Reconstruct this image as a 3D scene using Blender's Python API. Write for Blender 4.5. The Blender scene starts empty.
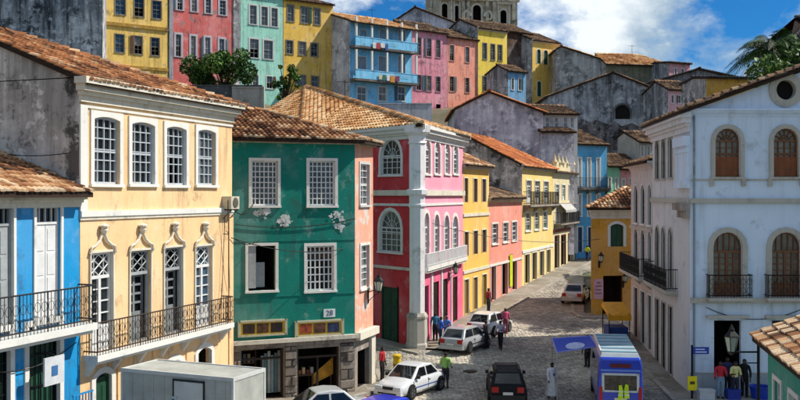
import bpy, bmesh, math, random
import numpy as np
from mathutils import Vector, Matrix

SC = bpy.context.scene
COL = SC.collection
R = math.radians
random.seed(7)

# ------------------------------------------------------------------ camera
FPX, CX, HY, CAMZ = 950.0, 400.0, 195.0, 9.3      # focal length in photo pixels, centre column, horizon row, eye height
cam_d = bpy.data.cameras.new('camera')
cam_d.sensor_width = 36.0
cam_d.lens = 36.0 * FPX / 800.0
cam_d.shift_y = (HY - 200.0) / 800.0
cam_d.clip_end = 6000.0
cam = bpy.data.objects.new('camera', cam_d)
COL.objects.link(cam)
cam.location = (0, 0, CAMZ)
cam.rotation_euler = (R(90), 0, 0)
SC.camera = cam

# ------------------------------------------------------------------ sky and sun
SUN_EL, SUN_AZ = R(48), math.atan2(0.985, 0.17)     # sun ahead of the camera and to the right, high
W = bpy.data.worlds.new('World'); SC.world = W; W.use_nodes = True
wn, wl = W.node_tree.nodes, W.node_tree.links
wn.clear()
def wnode(t, **k):
    n = wn.new(t)
    for a, b in k.items(): setattr(n, a, b)
    return n
w_out = wnode('ShaderNodeOutputWorld'); w_bg = wnode('ShaderNodeBackground')
w_sky = wnode('ShaderNodeTexSky'); w_sky.sky_type = 'NISHITA'; w_sky.sun_disc = False
w_sky.sun_elevation = SUN_EL; w_sky.sun_rotation = SUN_AZ
w_sky.altitude = 900; w_sky.air_density = 1.0; w_sky.dust_density = 0.2; w_sky.ozone_density = 4.0
w_tc = wnode('ShaderNodeTexCoord')
def w_noise(loc, scale, detail, rough):
    m = wnode('ShaderNodeMapping'); m.inputs['Scale'].default_value = (1, 1, 1.7); m.inputs['Location'].default_value = loc
    wl.new(w_tc.outputs['Generated'], m.inputs['Vector'])
    n = wnode('ShaderNodeTexNoise'); n.inputs['Scale'].default_value = scale; n.inputs['Detail'].default_value = detail; n.inputs['Roughness'].default_value = rough
    n.inputs['Distortion'].default_value = 0.15
    wl.new(m.outputs['Vector'], n.inputs['Vector']); return n.outputs['Fac']
CL = (0.5, 0.0, 0.2)
w_a = w_noise(CL, 4.6, 12, 0.60)
w_b = w_noise((CL[0] - 0.035, CL[1], CL[2] - 0.09), 4.6, 6, 0.52)      # the same cloud field sampled towards the sun: self-shading
w_r1 = wnode('ShaderNodeValToRGB'); w_r1.color_ramp.elements[0].position = 0.455; w_r1.color_ramp.elements[1].position = 0.56
wl.new(w_a, w_r1.inputs['Fac'])
w_d = wnode('ShaderNodeMath', operation='SUBTRACT'); wl.new(w_a, w_d.inputs[0]); wl.new(w_b, w_d.inputs[1])
w_r2 = wnode('ShaderNodeValToRGB')
w_r2.color_ramp.elements[0].position = 0.46; w_r2.color_ramp.elements[0].color = (1.7, 2.25, 2.8, 1)
w_r2.color_ramp.elements[1].position = 0.60; w_r2.color_ramp.elements[1].color = (4.0, 4.25, 4.4, 1)
w_add = wnode('ShaderNodeMath', operation='ADD'); w_add.inputs[1].default_value = 0.5; wl.new(w_d.outputs[0], w_add.inputs[0]); wl.new(w_add.outputs[0], w_r2.inputs['Fac'])
w_mix = wnode('ShaderNodeMix', data_type='RGBA')
wl.new(w_r1.outputs['Color'], w_mix.inputs[0])
w_tint = wnode('ShaderNodeMix', data_type='RGBA', blend_type='MULTIPLY'); w_tint.inputs[0].default_value = 1.0
w_tint.inputs[7].default_value = (0.055, 0.24, 0.40, 1)
wl.new(w_sky.outputs['Color'], w_tint.inputs[6]); wl.new(w_tint.outputs[2], w_mix.inputs[6]); wl.new(w_r2.outputs['Color'], w_mix.inputs[7])
wl.new(w_mix.outputs[2], w_bg.inputs['Color'])
w_bg.inputs['Strength'].default_value = 0.15
wl.new(w_bg.outputs['Background'], w_out.inputs['Surface'])

sun_d = bpy.data.lights.new('sun', 'SUN'); sun_d.energy = 3.9; sun_d.angle = R(0.5); sun_d.color = (1.0, 0.93, 0.82)
sun = bpy.data.objects.new('sun', sun_d); COL.objects.link(sun)
SDIR = Vector((math.sin(SUN_AZ) * math.cos(SUN_EL), math.cos(SUN_AZ) * math.cos(SUN_EL), math.sin(SUN_EL)))
sun.rotation_euler = (-SDIR).to_track_quat('-Z', 'Y').to_euler()
sun.location = (60, 20, 80)

VS = SC.view_settings
VS.view_transform = 'Standard'; VS.look = 'None'; VS.exposure = 0.68; VS.gamma = 1.0; VS.use_curve_mapping = False
SC.cycles.max_bounces = 6

# ------------------------------------------------------------------ pixel <-> place helpers (a pixel is only a direction)
ROAD_RISE, ROAD_Y0 = 0.04, 48.0
def sstep(a, b, x):
    t = min(1.0, max(0.0, (x - a) / (b - a))); return t * t * (3 - 2 * t)
def zg(x, y):
    s = ROAD_RISE * min(80.0, max(0.0, y - ROAD_Y0))
    d1 = ((4.4 + 0.396 * (y - 66.3)) - x) * 0.93
    d2 = (y - 114.0) * 1.5
    return s + 20.0 * sstep(11, 50, max(d1 if y > 30 else d1 - 6, d2))
def kx(px): return (px - CX) / FPX
def gpt(px, py):
    k = (py - HY) / FPX; y = CAMZ / k
    for _ in range(30): y = (CAMZ - zg(kx(px) * y, y)) / k
    return Vector((kx(px) * y, y, zg(kx(px) * y, y)))
def apt(px, py, y): return Vector((kx(px) * y, y, CAMZ + (HY - py) * y / FPX))
def hpt(px, py, z):
    y = (CAMZ - z) * FPX / (py - HY); return Vector((kx(px) * y, y, z))

# ------------------------------------------------------------------ materials
MATS = {}
def lin(c):
    if isinstance(c, str):
        c = tuple(int(c[i:i + 2], 16) / 255 for i in (0, 2, 4))
        return tuple((v / 12.92 if v <= 0.04045 else ((v + 0.055) / 1.055) ** 2.4) for v in c)
    return tuple(c)
def newmat(name):
    m = bpy.data.materials.new(name); m.use_nodes = True
    nt = m.node_tree; nt.nodes.clear()
    o = nt.nodes.new('ShaderNodeOutputMaterial'); b = nt.nodes.new('ShaderNodeBsdfPrincipled')
    nt.links.new(b.outputs[0], o.inputs[0])
    return m, nt, b
def N(nt, t, ins=None, **k):
    n = nt.nodes.new(t)
    for a, b in k.items(): setattr(n, a, b)
    for a, b in (ins or {}).items(): n.inputs[a].default_value = b
    return n
def ramp(nt, src, p0, p1, c0=(0, 0, 0, 1), c1=(1, 1, 1, 1)):
    r = nt.nodes.new('ShaderNodeValToRGB'); e = r.color_ramp.elements
    e[0].position, e[1].position = p0, p1; e[0].color, e[1].color = c0, c1
    nt.links.new(src, r.inputs[0]); return r.outputs['Color']
def mixc(nt, fac, a, b, blend='MIX'):
    n = nt.nodes.new('ShaderNodeMix'); n.data_type = 'RGBA'; n.blend_type = blend
    for i, v in ((0, fac), (6, a), (7, b)):
        if hasattr(v, 'is_linked') or hasattr(v, 'links'): nt.links.new(v, n.inputs[i])
        elif i == 0: n.inputs[0].default_value = v
        else: n.inputs[i].default_value = (*v[:3], 1)
    return n.outputs[2]
def coords(nt, scale=(1, 1, 1), seed=0.0):
    t = nt.nodes.new('ShaderNodeTexCoord'); m = nt.nodes.new('ShaderNodeMapping')
    m.inputs['Scale'].default_value = scale; m.inputs['Location'].default_value = (seed * 3.1, seed * 1.7, seed * 2.3)
    nt.links.new(t.outputs['Object'], m.inputs['Vector']); return m.outputs['Vector']
def noise(nt, vec, scale, detail=6, rough=0.6, dist=0.0):
    n = N(nt, 'ShaderNodeTexNoise', {'Scale': scale, 'Detail': detail, 'Roughness': rough, 'Distortion': dist})
    nt.links.new(vec, n.inputs['Vector']); return n.outputs['Fac']
def bump(nt, b, h, strength=0.3, dist=0.05):
    n = N(nt, 'ShaderNodeBump', {'Strength': strength, 'Distance': dist})
    nt.links.new(h, n.inputs['Height']); nt.links.new(n.outputs['Normal'], b.inputs['Normal'])

def stucco(col, stain=0.35, peel=0.0, dark=(0.045, 0.042, 0.038), peelc=(0.42, 0.40, 0.36), rough=0.85, mott=0.25):
    key = ('stucco', col, stain, peel, dark, peelc, mott)
    if key in MATS: return MATS[key]
    sd = len(MATS) * 1.37
    m, nt, b = newmat('stucco_%d' % len(MATS)); c = lin(col)
    v = coords(nt, (1, 1, 1), sd); vs = coords(nt, (1.2 + (sd * 7 % 1.9), 1.2 + (sd * 7 % 1.9), 0.1 + (sd * 3 % .22)), sd + 3)
    n1 = noise(nt, v, 0.55, 8, 0.62, 0.4)
    base = mixc(nt, ramp(nt, n1, 0.33, 0.68), tuple(x * (1 - mott * 1.25) for x in c), tuple(min(1, x * (1 + mott * 0.35)) for x in c))
    nf = noise(nt, v, 7.0, 5, 0.6)
    base = mixc(nt, ramp(nt, nf, 0.30, 0.75), tuple(x * (1 - mott * 0.5) for x in c), base) if mott > 0.02 else base
    if mott > .1:       # sun-bleached, patched limewash
        base = mixc(nt, ramp(nt, noise(nt, v, .22, 7, .6, .2), .50, .62, (0, 0, 0, 1), (min(.5, mott * 1.6),) * 3 + (1,)), base, tuple(min(1, x * .72 + .22) for x in c))
        base = mixc(nt, ramp(nt, noise(nt, v, .9, 11, .7, .1), .57, .61, (0, 0, 0, 1), (min(.4, mott * 1.4),) * 3 + (1,)), base, tuple(min(1, x * .6 + .30) for x in c))
    if peel > 0:
        n3 = noise(nt, v, 1.1, 9, 0.68, 0.3)
        base = mixc(nt, ramp(nt, n3, 0.66 - 0.2 * peel, 0.69 - 0.2 * peel), base, peelc)
    if stain > 0:
        n2 = noise(nt, vs, 1.3, 8, 0.7, 0.15)
        n4 = noise(nt, v, 0.28, 4, 0.55)
        f1 = ramp(nt, n2, 0.56 - 0.16 * stain, 0.66 - 0.10 * stain)
        f2 = ramp(nt, n4, 0.34, 0.58)
        mm = N(nt, 'ShaderNodeMath', operation='MULTIPLY'); nt.links.new(f1, mm.inputs[0]); nt.links.new(f2, mm.inputs[1])
        m2 = N(nt, 'ShaderNodeMath', {1: min(0.9, 0.12 + stain * 0.62)}, operation='MULTIPLY'); nt.links.new(mm.outputs[0], m2.inputs[0])
        base = mixc(nt, m2.outputs[0], base, dark)
        n5 = noise(nt, v, 1.0, 12, 0.70, 0.15)
        f5 = ramp(nt, n5, 0.60 - 0.09 * stain, 0.68 - 0.06 * stain, (0, 0, 0, 1), (0.25 + 0.5 * stain,) * 3 + (1,))
        base = mixc(nt, f5, base, dark)
    nt.links.new(base, b.inputs['Base Color'])
    b.inputs['Roughness'].default_value = rough; b.inputs['Specular IOR Level'].default_value = 0.25
    bump(nt, b, noise(nt, v, 9.0, 8, 0.7), 0.35, 0.03)
    MATS[key] = m; return m

def grime(light, mid, dark, amt=1.0, seed=0.0, streak=0.5):
    """old unpainted render: pale and mid grey patches, black mould in blotches and in runs from the top"""
    key = ('grime', light, mid, dark, amt, seed, streak)
    if key in MATS: return MATS[key]
    m, nt, b = newmat('old_plaster_%d' % len(MATS)); v = coords(nt, (1, 1, 1), seed + 5); vs = coords(nt, (1.6, 1.6, .11), seed + 2)
    c = mixc(nt, ramp(nt, noise(nt, v, .30, 10, .66, .2), .43, .56), lin(light), lin(mid))
    c = mixc(nt, ramp(nt, noise(nt, vs, .9, 9, .68, .1), .46, .64, (0, 0, 0, 1), (streak * amt,) * 3 + (1,)), c, lin(dark))
    c = mixc(nt, ramp(nt, noise(nt, v, .45, 13, .74, .15), .53, .585, (0, 0, 0, 1), (.85 * amt,) * 3 + (1,)), c, lin(dark))
    c = mixc(nt, ramp(nt, noise(nt, v, 1.0, 12, .72, .1), .55, .60, (0, 0, 0, 1), (.7,) * 3 + (1,)), c, tuple(min(1, x * 1.25) for x in lin(light)))
    c = mixc(nt, ramp(nt, noise(nt, v, 3.0, 8, .7, .1), .56, .66, (0, 0, 0, 1), (.55 * amt,) * 3 + (1,)), c, lin(dark))
    tc = nt.nodes.new('ShaderNodeTexCoord'); sx = nt.nodes.new('ShaderNodeSeparateXYZ'); nt.links.new(tc.outputs['Generated'], sx.inputs[0])
    mt = N(nt, 'ShaderNodeMath', operation='MULTIPLY'); nt.links.new(ramp(nt, sx.outputs['Z'], .66, .98), mt.inputs[0]); nt.links.new(ramp(nt, noise(nt, vs, 1.3, 9, .7, .1), .40, .58), mt.inputs[1])
    mt2 = N(nt, 'ShaderNodeMath', {1: .25 + .6 * amt * streak}, operation='MULTIPLY'); nt.links.new(mt.outputs[0], mt2.inputs[0])
    c = mixc(nt, mt2.outputs[0], c, lin(dark))      # mould runs down from the wall top
    nt.links.new(c, b.inputs['Base Color']); b.inputs['Roughness'].default_value = .92; b.inputs['Specular IOR Level'].default_value = .2
    bump(nt, b, noise(nt, v, 5, 10, .72), .5, .05)
    MATS[key] = m; return m
def paint(col, rough=0.5, metal=0.0, var=0.12, spec=0.4, scale=3.0, coat=0.0):
    key = ('paint', col, rough, metal, var, coat)
    if key in MATS: return MATS[key]
    m, nt, b = newmat('paint_%d' % len(MATS)); c = lin(col)
    if var > 0:
        v = coords(nt, (1, 1, 1), len(MATS) * 0.77)
        n1 = noise(nt, v, scale, 7, 0.65)
        base = mixc(nt, ramp(nt, n1, 0.32, 0.7), tuple(x * (1 - var * 1.6) for x in c), tuple(min(1, x * (1 + var * 0.5)) for x in c))
        nt.links.new(base, b.inputs['Base Color'])
    else: b.inputs['Base Color'].default_value = (*c, 1)
    b.inputs['Roughness'].default_value = rough; b.inputs['Metallic'].default_value = metal
    b.inputs['Specular IOR Level'].default_value = spec; b.inputs['Coat Weight'].default_value = coat; b.inputs['Coat Roughness'].default_value = 0.08
    MATS[key] = m; return m

def tint_mat(key, stops, rough=0.9, bscale=14.0, bstr=0.4, mottle=0.35, spec=0.2, darkc=(0.02, 0.02, 0.018)):
    if key in MATS: return MATS[key]
    m, nt, b = newmat(key)
    a = N(nt, 'ShaderNodeAttribute', attribute_name='tint')
    r = nt.nodes.new('ShaderNodeValToRGB'); e = r.color_ramp.elements
    while len(e) < len(stops): e.new(0.5)
    for i, (p, c) in enumerate(stops): e[i].position = p; e[i].color = (*lin(c), 1)
    nt.links.new(a.outputs['Fac'], r.inputs[0])
    v = coords(nt, (1, 1, 1), 2.0)
    big = noise(nt, v, 0.5, 6, 0.65)
    fin = noise(nt, v, bscale, 5, 0.6)
    c = mixc(nt, ramp(nt, big, 0.5, 0.72, (0, 0, 0, 1), (mottle,) * 3 + (1,)), r.outputs['Color'], darkc)
    c = mixc(nt, ramp(nt, fin, 0.5, 0.8, (0, 0, 0, 1), (mottle,) * 3 + (1,)), c, darkc)
    nt.links.new(c, b.inputs['Base Color']); b.inputs['Roughness'].default_value = rough; b.inputs['Specular IOR Level'].default_value = spec
    bump(nt, b, fin, bstr, 0.02)
    MATS[key] = m; return m

TILE = tint_mat('tile_brown', [(0.0, '30211a'), (0.22, '6b4730'), (0.45, '9a6b48'), (0.7, 'c39a70'), (0.88, 'd8c0a0'), (1.0, '564a40')], mottle=0.5)
TILE_OR = tint_mat('tile_orange', [(0.0, '6a3a24'), (0.3, 'a0582f'), (0.7, 'c47a48'), (1.0, 'd09c72')], mottle=0.5)
TILE_OLD = tint_mat('tile_old', [(0.0, '2c2420'), (0.35, '57463a'), (0.7, '86674c'), (1.0, 'a08a70')], mottle=0.55)
TILE_DK = tint_mat('tile_dark', [(0.0, '1c1c1e'), (0.5, '34343a'), (1.0, '4a4744')], mottle=0.4)
TILE_WARM = tint_mat('tile_warm', [(0.0, '6b4028'), (0.3, 'b07a48'), (0.6, 'd2a270'), (0.85, 'e3c79c'), (1.0, '9a5c38')], mottle=0.35)
TILE_MIX = tint_mat('tile_mix', [(0.0, '2c1e18'), (0.25, '64402a'), (0.5, '94603c'), (0.75, 'b07a50'), (0.9, 'c8a884'), (1.0, '40342c')], mottle=0.7)
COBBLE = tint_mat('cobble', [(0.0, '6e6a62'), (0.35, '908a80'), (0.7, 'b0a899'), (1.0, 'ccc2b0')], rough=0.62, bscale=9, bstr=0.5, mottle=0.45, spec=0.45)
WHITE = stucco('dcdcd6', 0.12, 0, mott=0.12)
WHITE_D = stucco('c9cac8', 0.35, 0.0, mott=0.18)
CREAMW = stucco('d9d3c2', 0.3, 0, mott=0.15)
WOODW = paint('d6d8d8', 0.55, var=0.10)
WOODG = paint('9aa0a2', 0.6, var=0.15)
WOODB = paint('5a3a22', 0.55, var=0.3, scale=6)
WOODD = paint('2b1d14', 0.6, var=0.3, scale=6)
GREEND = paint('1f4a38', 0.5, var=0.25)
IRON = paint('1a1b1d', 0.5, 0.4, var=0.2)
RUST = paint('3a2a1e', 0.7, 0.3, var=0.3)
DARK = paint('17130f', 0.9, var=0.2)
STONE = stucco('a0968a', 0.6, 0.3, peelc=(.22, .2, .18), mott=0.45)
STONE_D = stucco('6b6660', 0.6, 0.2, mott=0.4)
SOFFIT = paint('3a2c20', 0.9, var=0.2)
def glass_mat(col, rough=0.06):
    key = ('glass', col)
    if key in MATS: return MATS[key]
    m, nt, b = newmat('pane_glass_%d' % len(MATS)); c = lin(col)
    v = coords(nt, (1, 1, 1), len(MATS))
    n1 = noise(nt, v, 1.4, 2, 0.5)
    nt.links.new(mixc(nt, ramp(nt, n1, 0.35, 0.65), tuple(x * 0.55 for x in c), tuple(x * 1.5 for x in c)), b.inputs['Base Color'])
    b.inputs['Roughness'].default_value = rough; b.inputs['Specular IOR Level'].default_value = 0.6
    bump(nt, b, noise(nt, v, 2.5, 2, 0.5), 0.08, 0.02)
    MATS[key] = m; return m
GLASS = glass_mat('1c2226'); GLASS_L = glass_mat('4b5357', 0.2); GLASS_W = glass_mat('6c6a64', 0.35); GLASS_C = glass_mat('14181c', 0.03)
GLASS_D = glass_mat('0e1012'); GLASS_B = glass_mat('2e4658', .1)
GLASS_BR = glass_mat('2c2118', 0.15)

# ------------------------------------------------------------------ mesh building
ORG = {}
class MB:
    def __init__(s): s.v = []; s.f = []; s.m = []
    def add(s, vs, fs, mi=0):
        o = len(s.v); s.v.extend(vs); s.f.extend([[i + o for i in f] for f in fs]); s.m.extend([mi] * len(fs)); return s
    def poly(s, pts, mi=0): return s.add([Vector(p) for p in pts], [list(range(len(pts)))], mi)
    def box(s, x0, x1, y0, y1, z0, z1, M=None, mi=0):
        vs = [Vector(p) for p in ((x0, y0, z0), (x1, y0, z0), (x1, y1, z0), (x0, y1, z0), (x0, y0, z1), (x1, y0, z1), (x1, y1, z1), (x0, y1, z1))]
        if M: vs = [M @ v for v in vs]
        return s.add(vs, [[3, 2, 1, 0], [4, 5, 6, 7], [0, 1, 5, 4], [1, 2, 6, 5], [2, 3, 7, 6], [3, 0, 4, 7]], mi)
    def hexa(s, b, t, mi=0):
        n = len(b); vs = [Vector(p) for p in b] + [Vector(p) for p in t]
        return s.add(vs, [list(range(n))[::-1], list(range(n, 2 * n))] + [[i, (i + 1) % n, n + (i + 1) % n, n + i] for i in range(n)], mi)
    def tube(s, pts, r, n=6, mi=0, caps=True):
        pts = [Vector(p) for p in pts]; rs = r if isinstance(r, (list, tuple)) else [r] * len(pts)
        vs = []; fs = []; prev = None
        for i, p in enumerate(pts):
            t = (pts[min(i + 1, len(pts) - 1)] - pts[max(i - 1, 0)]).normalized()
            a = prev if prev is not None else Vector((0, 0, 1)).cross(t)
            a = a - t * a.dot(t)
            if a.length < 1e-4: a = Vector((1, 0, 0)) - t * t.x
            a.normalize(); prev = a; b = t.cross(a)
            for k in range(n):
                th = 2 * math.pi * k / n; vs.append(p + (a * math.cos(th) + b * math.sin(th)) * rs[i])
        for i in range(len(pts) - 1):
            for k in range(n): fs.append([i * n + k, i * n + (k + 1) % n, (i + 1) * n + (k + 1) % n, (i + 1) * n + k])
        if caps: fs.append(list(range(n))[::-1]); fs.append([(len(pts) - 1) * n + k for k in range(n)])
        return s.add(vs, fs, mi)
    def lathe(s, prof, n=16, c=(0, 0, 0), M=None, mi=0):
        c = Vector(c); vs = []; fs = []
        for r, z in prof:
            for k in range(n):
                th = 2 * math.pi * k / n; p = Vector((r * math.cos(th), r * math.sin(th), z)); vs.append((M @ p if M else p) + c)
        for i in range(len(prof) - 1):
            for k in range(n): fs.append([i * n + k, i * n + (k + 1) % n, (i + 1) * n + (k + 1) % n, (i + 1) * n + k])
        fs.append(list(range(n))[::-1]); fs.append([(len(prof) - 1) * n + k for k in range(n)])
        return s.add(vs, fs, mi)
    def mesh(s, name, mats, off=None, smooth=None):
        me = bpy.data.meshes.new(name)
        vs = [tuple(v - off) for v in s.v] if off is not None else [tuple(v) for v in s.v]
        me.from_pydata(vs, [], s.f)
        mats = mats if isinstance(mats, (list, tuple)) else [mats]
        for m in mats: me.materials.append(m)
        if len(mats) > 1: me.polygons.foreach_set('material_index', s.m)
        if smooth is not None:
            me.polygons.foreach_set('use_smooth', [True] * len(me.polygons)); me.set_sharp_from_angle(angle=R(smooth))
        me.update(); return me
    def build(s, name, mats, parent=None, local=False, smooth=None, label=None):
        off = None if local or parent is None else ORG[parent]
        return link(name, s.mesh(name, mats, off, smooth), parent, label)
def link(name, me, parent=None, label=None, M=None):
    o = bpy.data.objects.new(name, me); COL.objects.link(o)
    if parent is not None: o.parent = parent; ORG[o] = ORG.get(parent, Vector())
    else: ORG[o] = Vector()
    if M is not None: o.matrix_basis = M
    if label: o['label'] = label
    return o
def thing(name, label, cat, loc=(0, 0, 0), rz=0.0, group=None):
    o = bpy.data.objects.new(name, None); COL.objects.link(o); o.empty_display_size = 0.3
    o.location = loc; o.rotation_euler = (0, 0, rz); ORG[o] = Vector(loc)
    return tag(o, label, cat, group)
def tag(o, label, cat, group=None):
    o['label'] = label; o['category'] = cat
    if group: o['group'] = group
    return o
def structure(o): o['kind'] = 'structure'; return o
def stuff(o): o['kind'] = 'stuff'; return o

# ------------------------------------------------------------------ facades
class Fac:
    def __init__(s, P0, P1):
        s.P0, s.P1 = Vector(P0), Vector(P1); s.d = (s.P1 - s.P0); s.L = s.d.length; s.d.normalize(); s.n = Vector((s.d.y, -s.d.x))
    def pt(s, u, z, out=0.0):
        p = s.P0 + s.d * u + s.n * out; return Vector((p.x, p.y, z))
    def U(s, px):
        k = kx(px); return (k * s.P0.y - s.P0.x) / (s.d.x - k * s.d.y)
    def Z(s, px, py):
        y = s.P0.y + s.d.y * s.U(px); return CAMZ + (HY - py) * y / FPX
    def M(s, u, z, out=0.0):
        o = s.pt(u, z, out); m = Matrix.Identity(4)
        m.col[0] = (s.d.x, s.d.y, 0, 0); m.col[1] = (-s.n.x, -s.n.y, 0, 0); m.col[2] = (0, 0, 1, 0); m.col[3] = (o.x, o.y, o.z, 1); return m
    def gz(s, u): p = s.pt(u, 0); return zg(p.x, p.y)
def on_line(px, A, dxdy):
    k = kx(px); y = (A[0] - dxdy * A[1]) / (k - dxdy); return Vector((k * y, y))
def PY(px, y): return Vector((kx(px) * y, y))

def op(F, x0, x1, y0, y1, kind='sash', sw=0.12, rise=0.0, zb=None, **kw):
    """opening from the outer edges of its surround in the photo"""
    ua, ub = F.U(x0), F.U(x1); xm = (x0 + x1) / 2
    zt = F.Z(xm, y0); zb_ = F.Z(xm, y1) if zb is None else zb
    w = max(0.35, round((ub - ua - 2 * sw) / 0.05) * 0.05); h = max(0.4, round((zt - zb_ - sw) / 0.05) * 0.05)
    uc = (ua + ub) / 2
    return dict(u=uc, w=w, h=h, z=zb_, rise=min(rise if rise <= 1 else 1, 1.0) * w / 2, kind=kind, sw=sw, **kw)
def arc_z(o, x):
    w, h, r = o['w'], o['h'], o['rise']
    if r < 1e-3: return h
    Rr = (w * w / 4 + r * r) / (2 * r); return h - Rr + math.sqrt(max(0, Rr * Rr - x * x))
def outline(w, h, r, n=8):
    if r < 1e-3: return [(-w / 2, 0), (-w / 2, h), (w / 2, h), (w / 2, 0)]
    Rr = (w * w / 4 + r * r) / (2 * r); a0 = math.asin(min(1, w / 2 / Rr)); 
    if r > w / 2 - 1e-3: a0 = math.pi / 2
    return [(-w / 2, 0)] + [(Rr * math.sin(-a0 + 2 * a0 * i / n), h - Rr + Rr * math.cos(-a0 + 2 * a0 * i / n)) for i in range(n + 1)] + [(w / 2, 0)]

def facade_wall(mb, F, z0, z1, ops, mi=0, th=0.22, u0=0.0, u1=None):
    u1 = F.L if u1 is None else u1
    ops = [o for o in ops if o['z'] + o['h'] < z1 + 1e-3]
    us = sorted({u0, u1} | {min(max(o['u'] + s * o['w'] / 2, u0), u1) for o in ops for s in (-1, 1)})
    zs = sorted({z0, z1} | {max(z0, o['z']) for o in ops} | {o['z'] + o['h'] for o in ops})
    for i in range(len(us) - 1):
        if us[i + 1] - us[i] < 1e-5: continue
        for j in range(len(zs) - 1):
            if zs[j + 1] - zs[j] < 1e-5: continue
            um, zm = (us[i] + us[i + 1]) / 2, (zs[j] + zs[j + 1]) / 2
            if any(abs(um - o['u']) < o['w'] / 2 and o['z'] < zm < o['z'] + o['h'] for o in ops): continue
            mb.poly([F.pt(us[i], zs[j]), F.pt(us[i + 1], zs[j]), F.pt(us[i + 1], zs[j + 1]), F.pt(us[i], zs[j + 1])], mi)
    for o in ops:
        ol = outline(o['w'], o['h'], o['rise'])
        if o['rise'] > 1e-3:
            half = len(ol) // 2
            for cx, seg in ((-o['w'] / 2, ol[1:half + 1]), (o['w'] / 2, ol[half:-1])):
                for a, b in zip(seg[:-1], seg[1:]):
                    mb.poly([F.pt(o['u'] + cx, o['z'] + o['h']), F.pt(o['u'] + a[0], o['z'] + a[1]), F.pt(o['u'] + b[0], o['z'] + b[1])], mi)
        lp = ol + [ol[0]]
        for a, b in zip(lp[:-1], lp[1:]):
            mb.poly([F.pt(o['u'] + a[0], o['z'] + a[1]), F.pt(o['u'] + b[0], o['z'] + b[1]), F.pt(o['u'] + b[0], o['z'] + b[1], -th), F.pt(o['u'] + a[0], o['z'] + a[1], -th)], mi)

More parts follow.
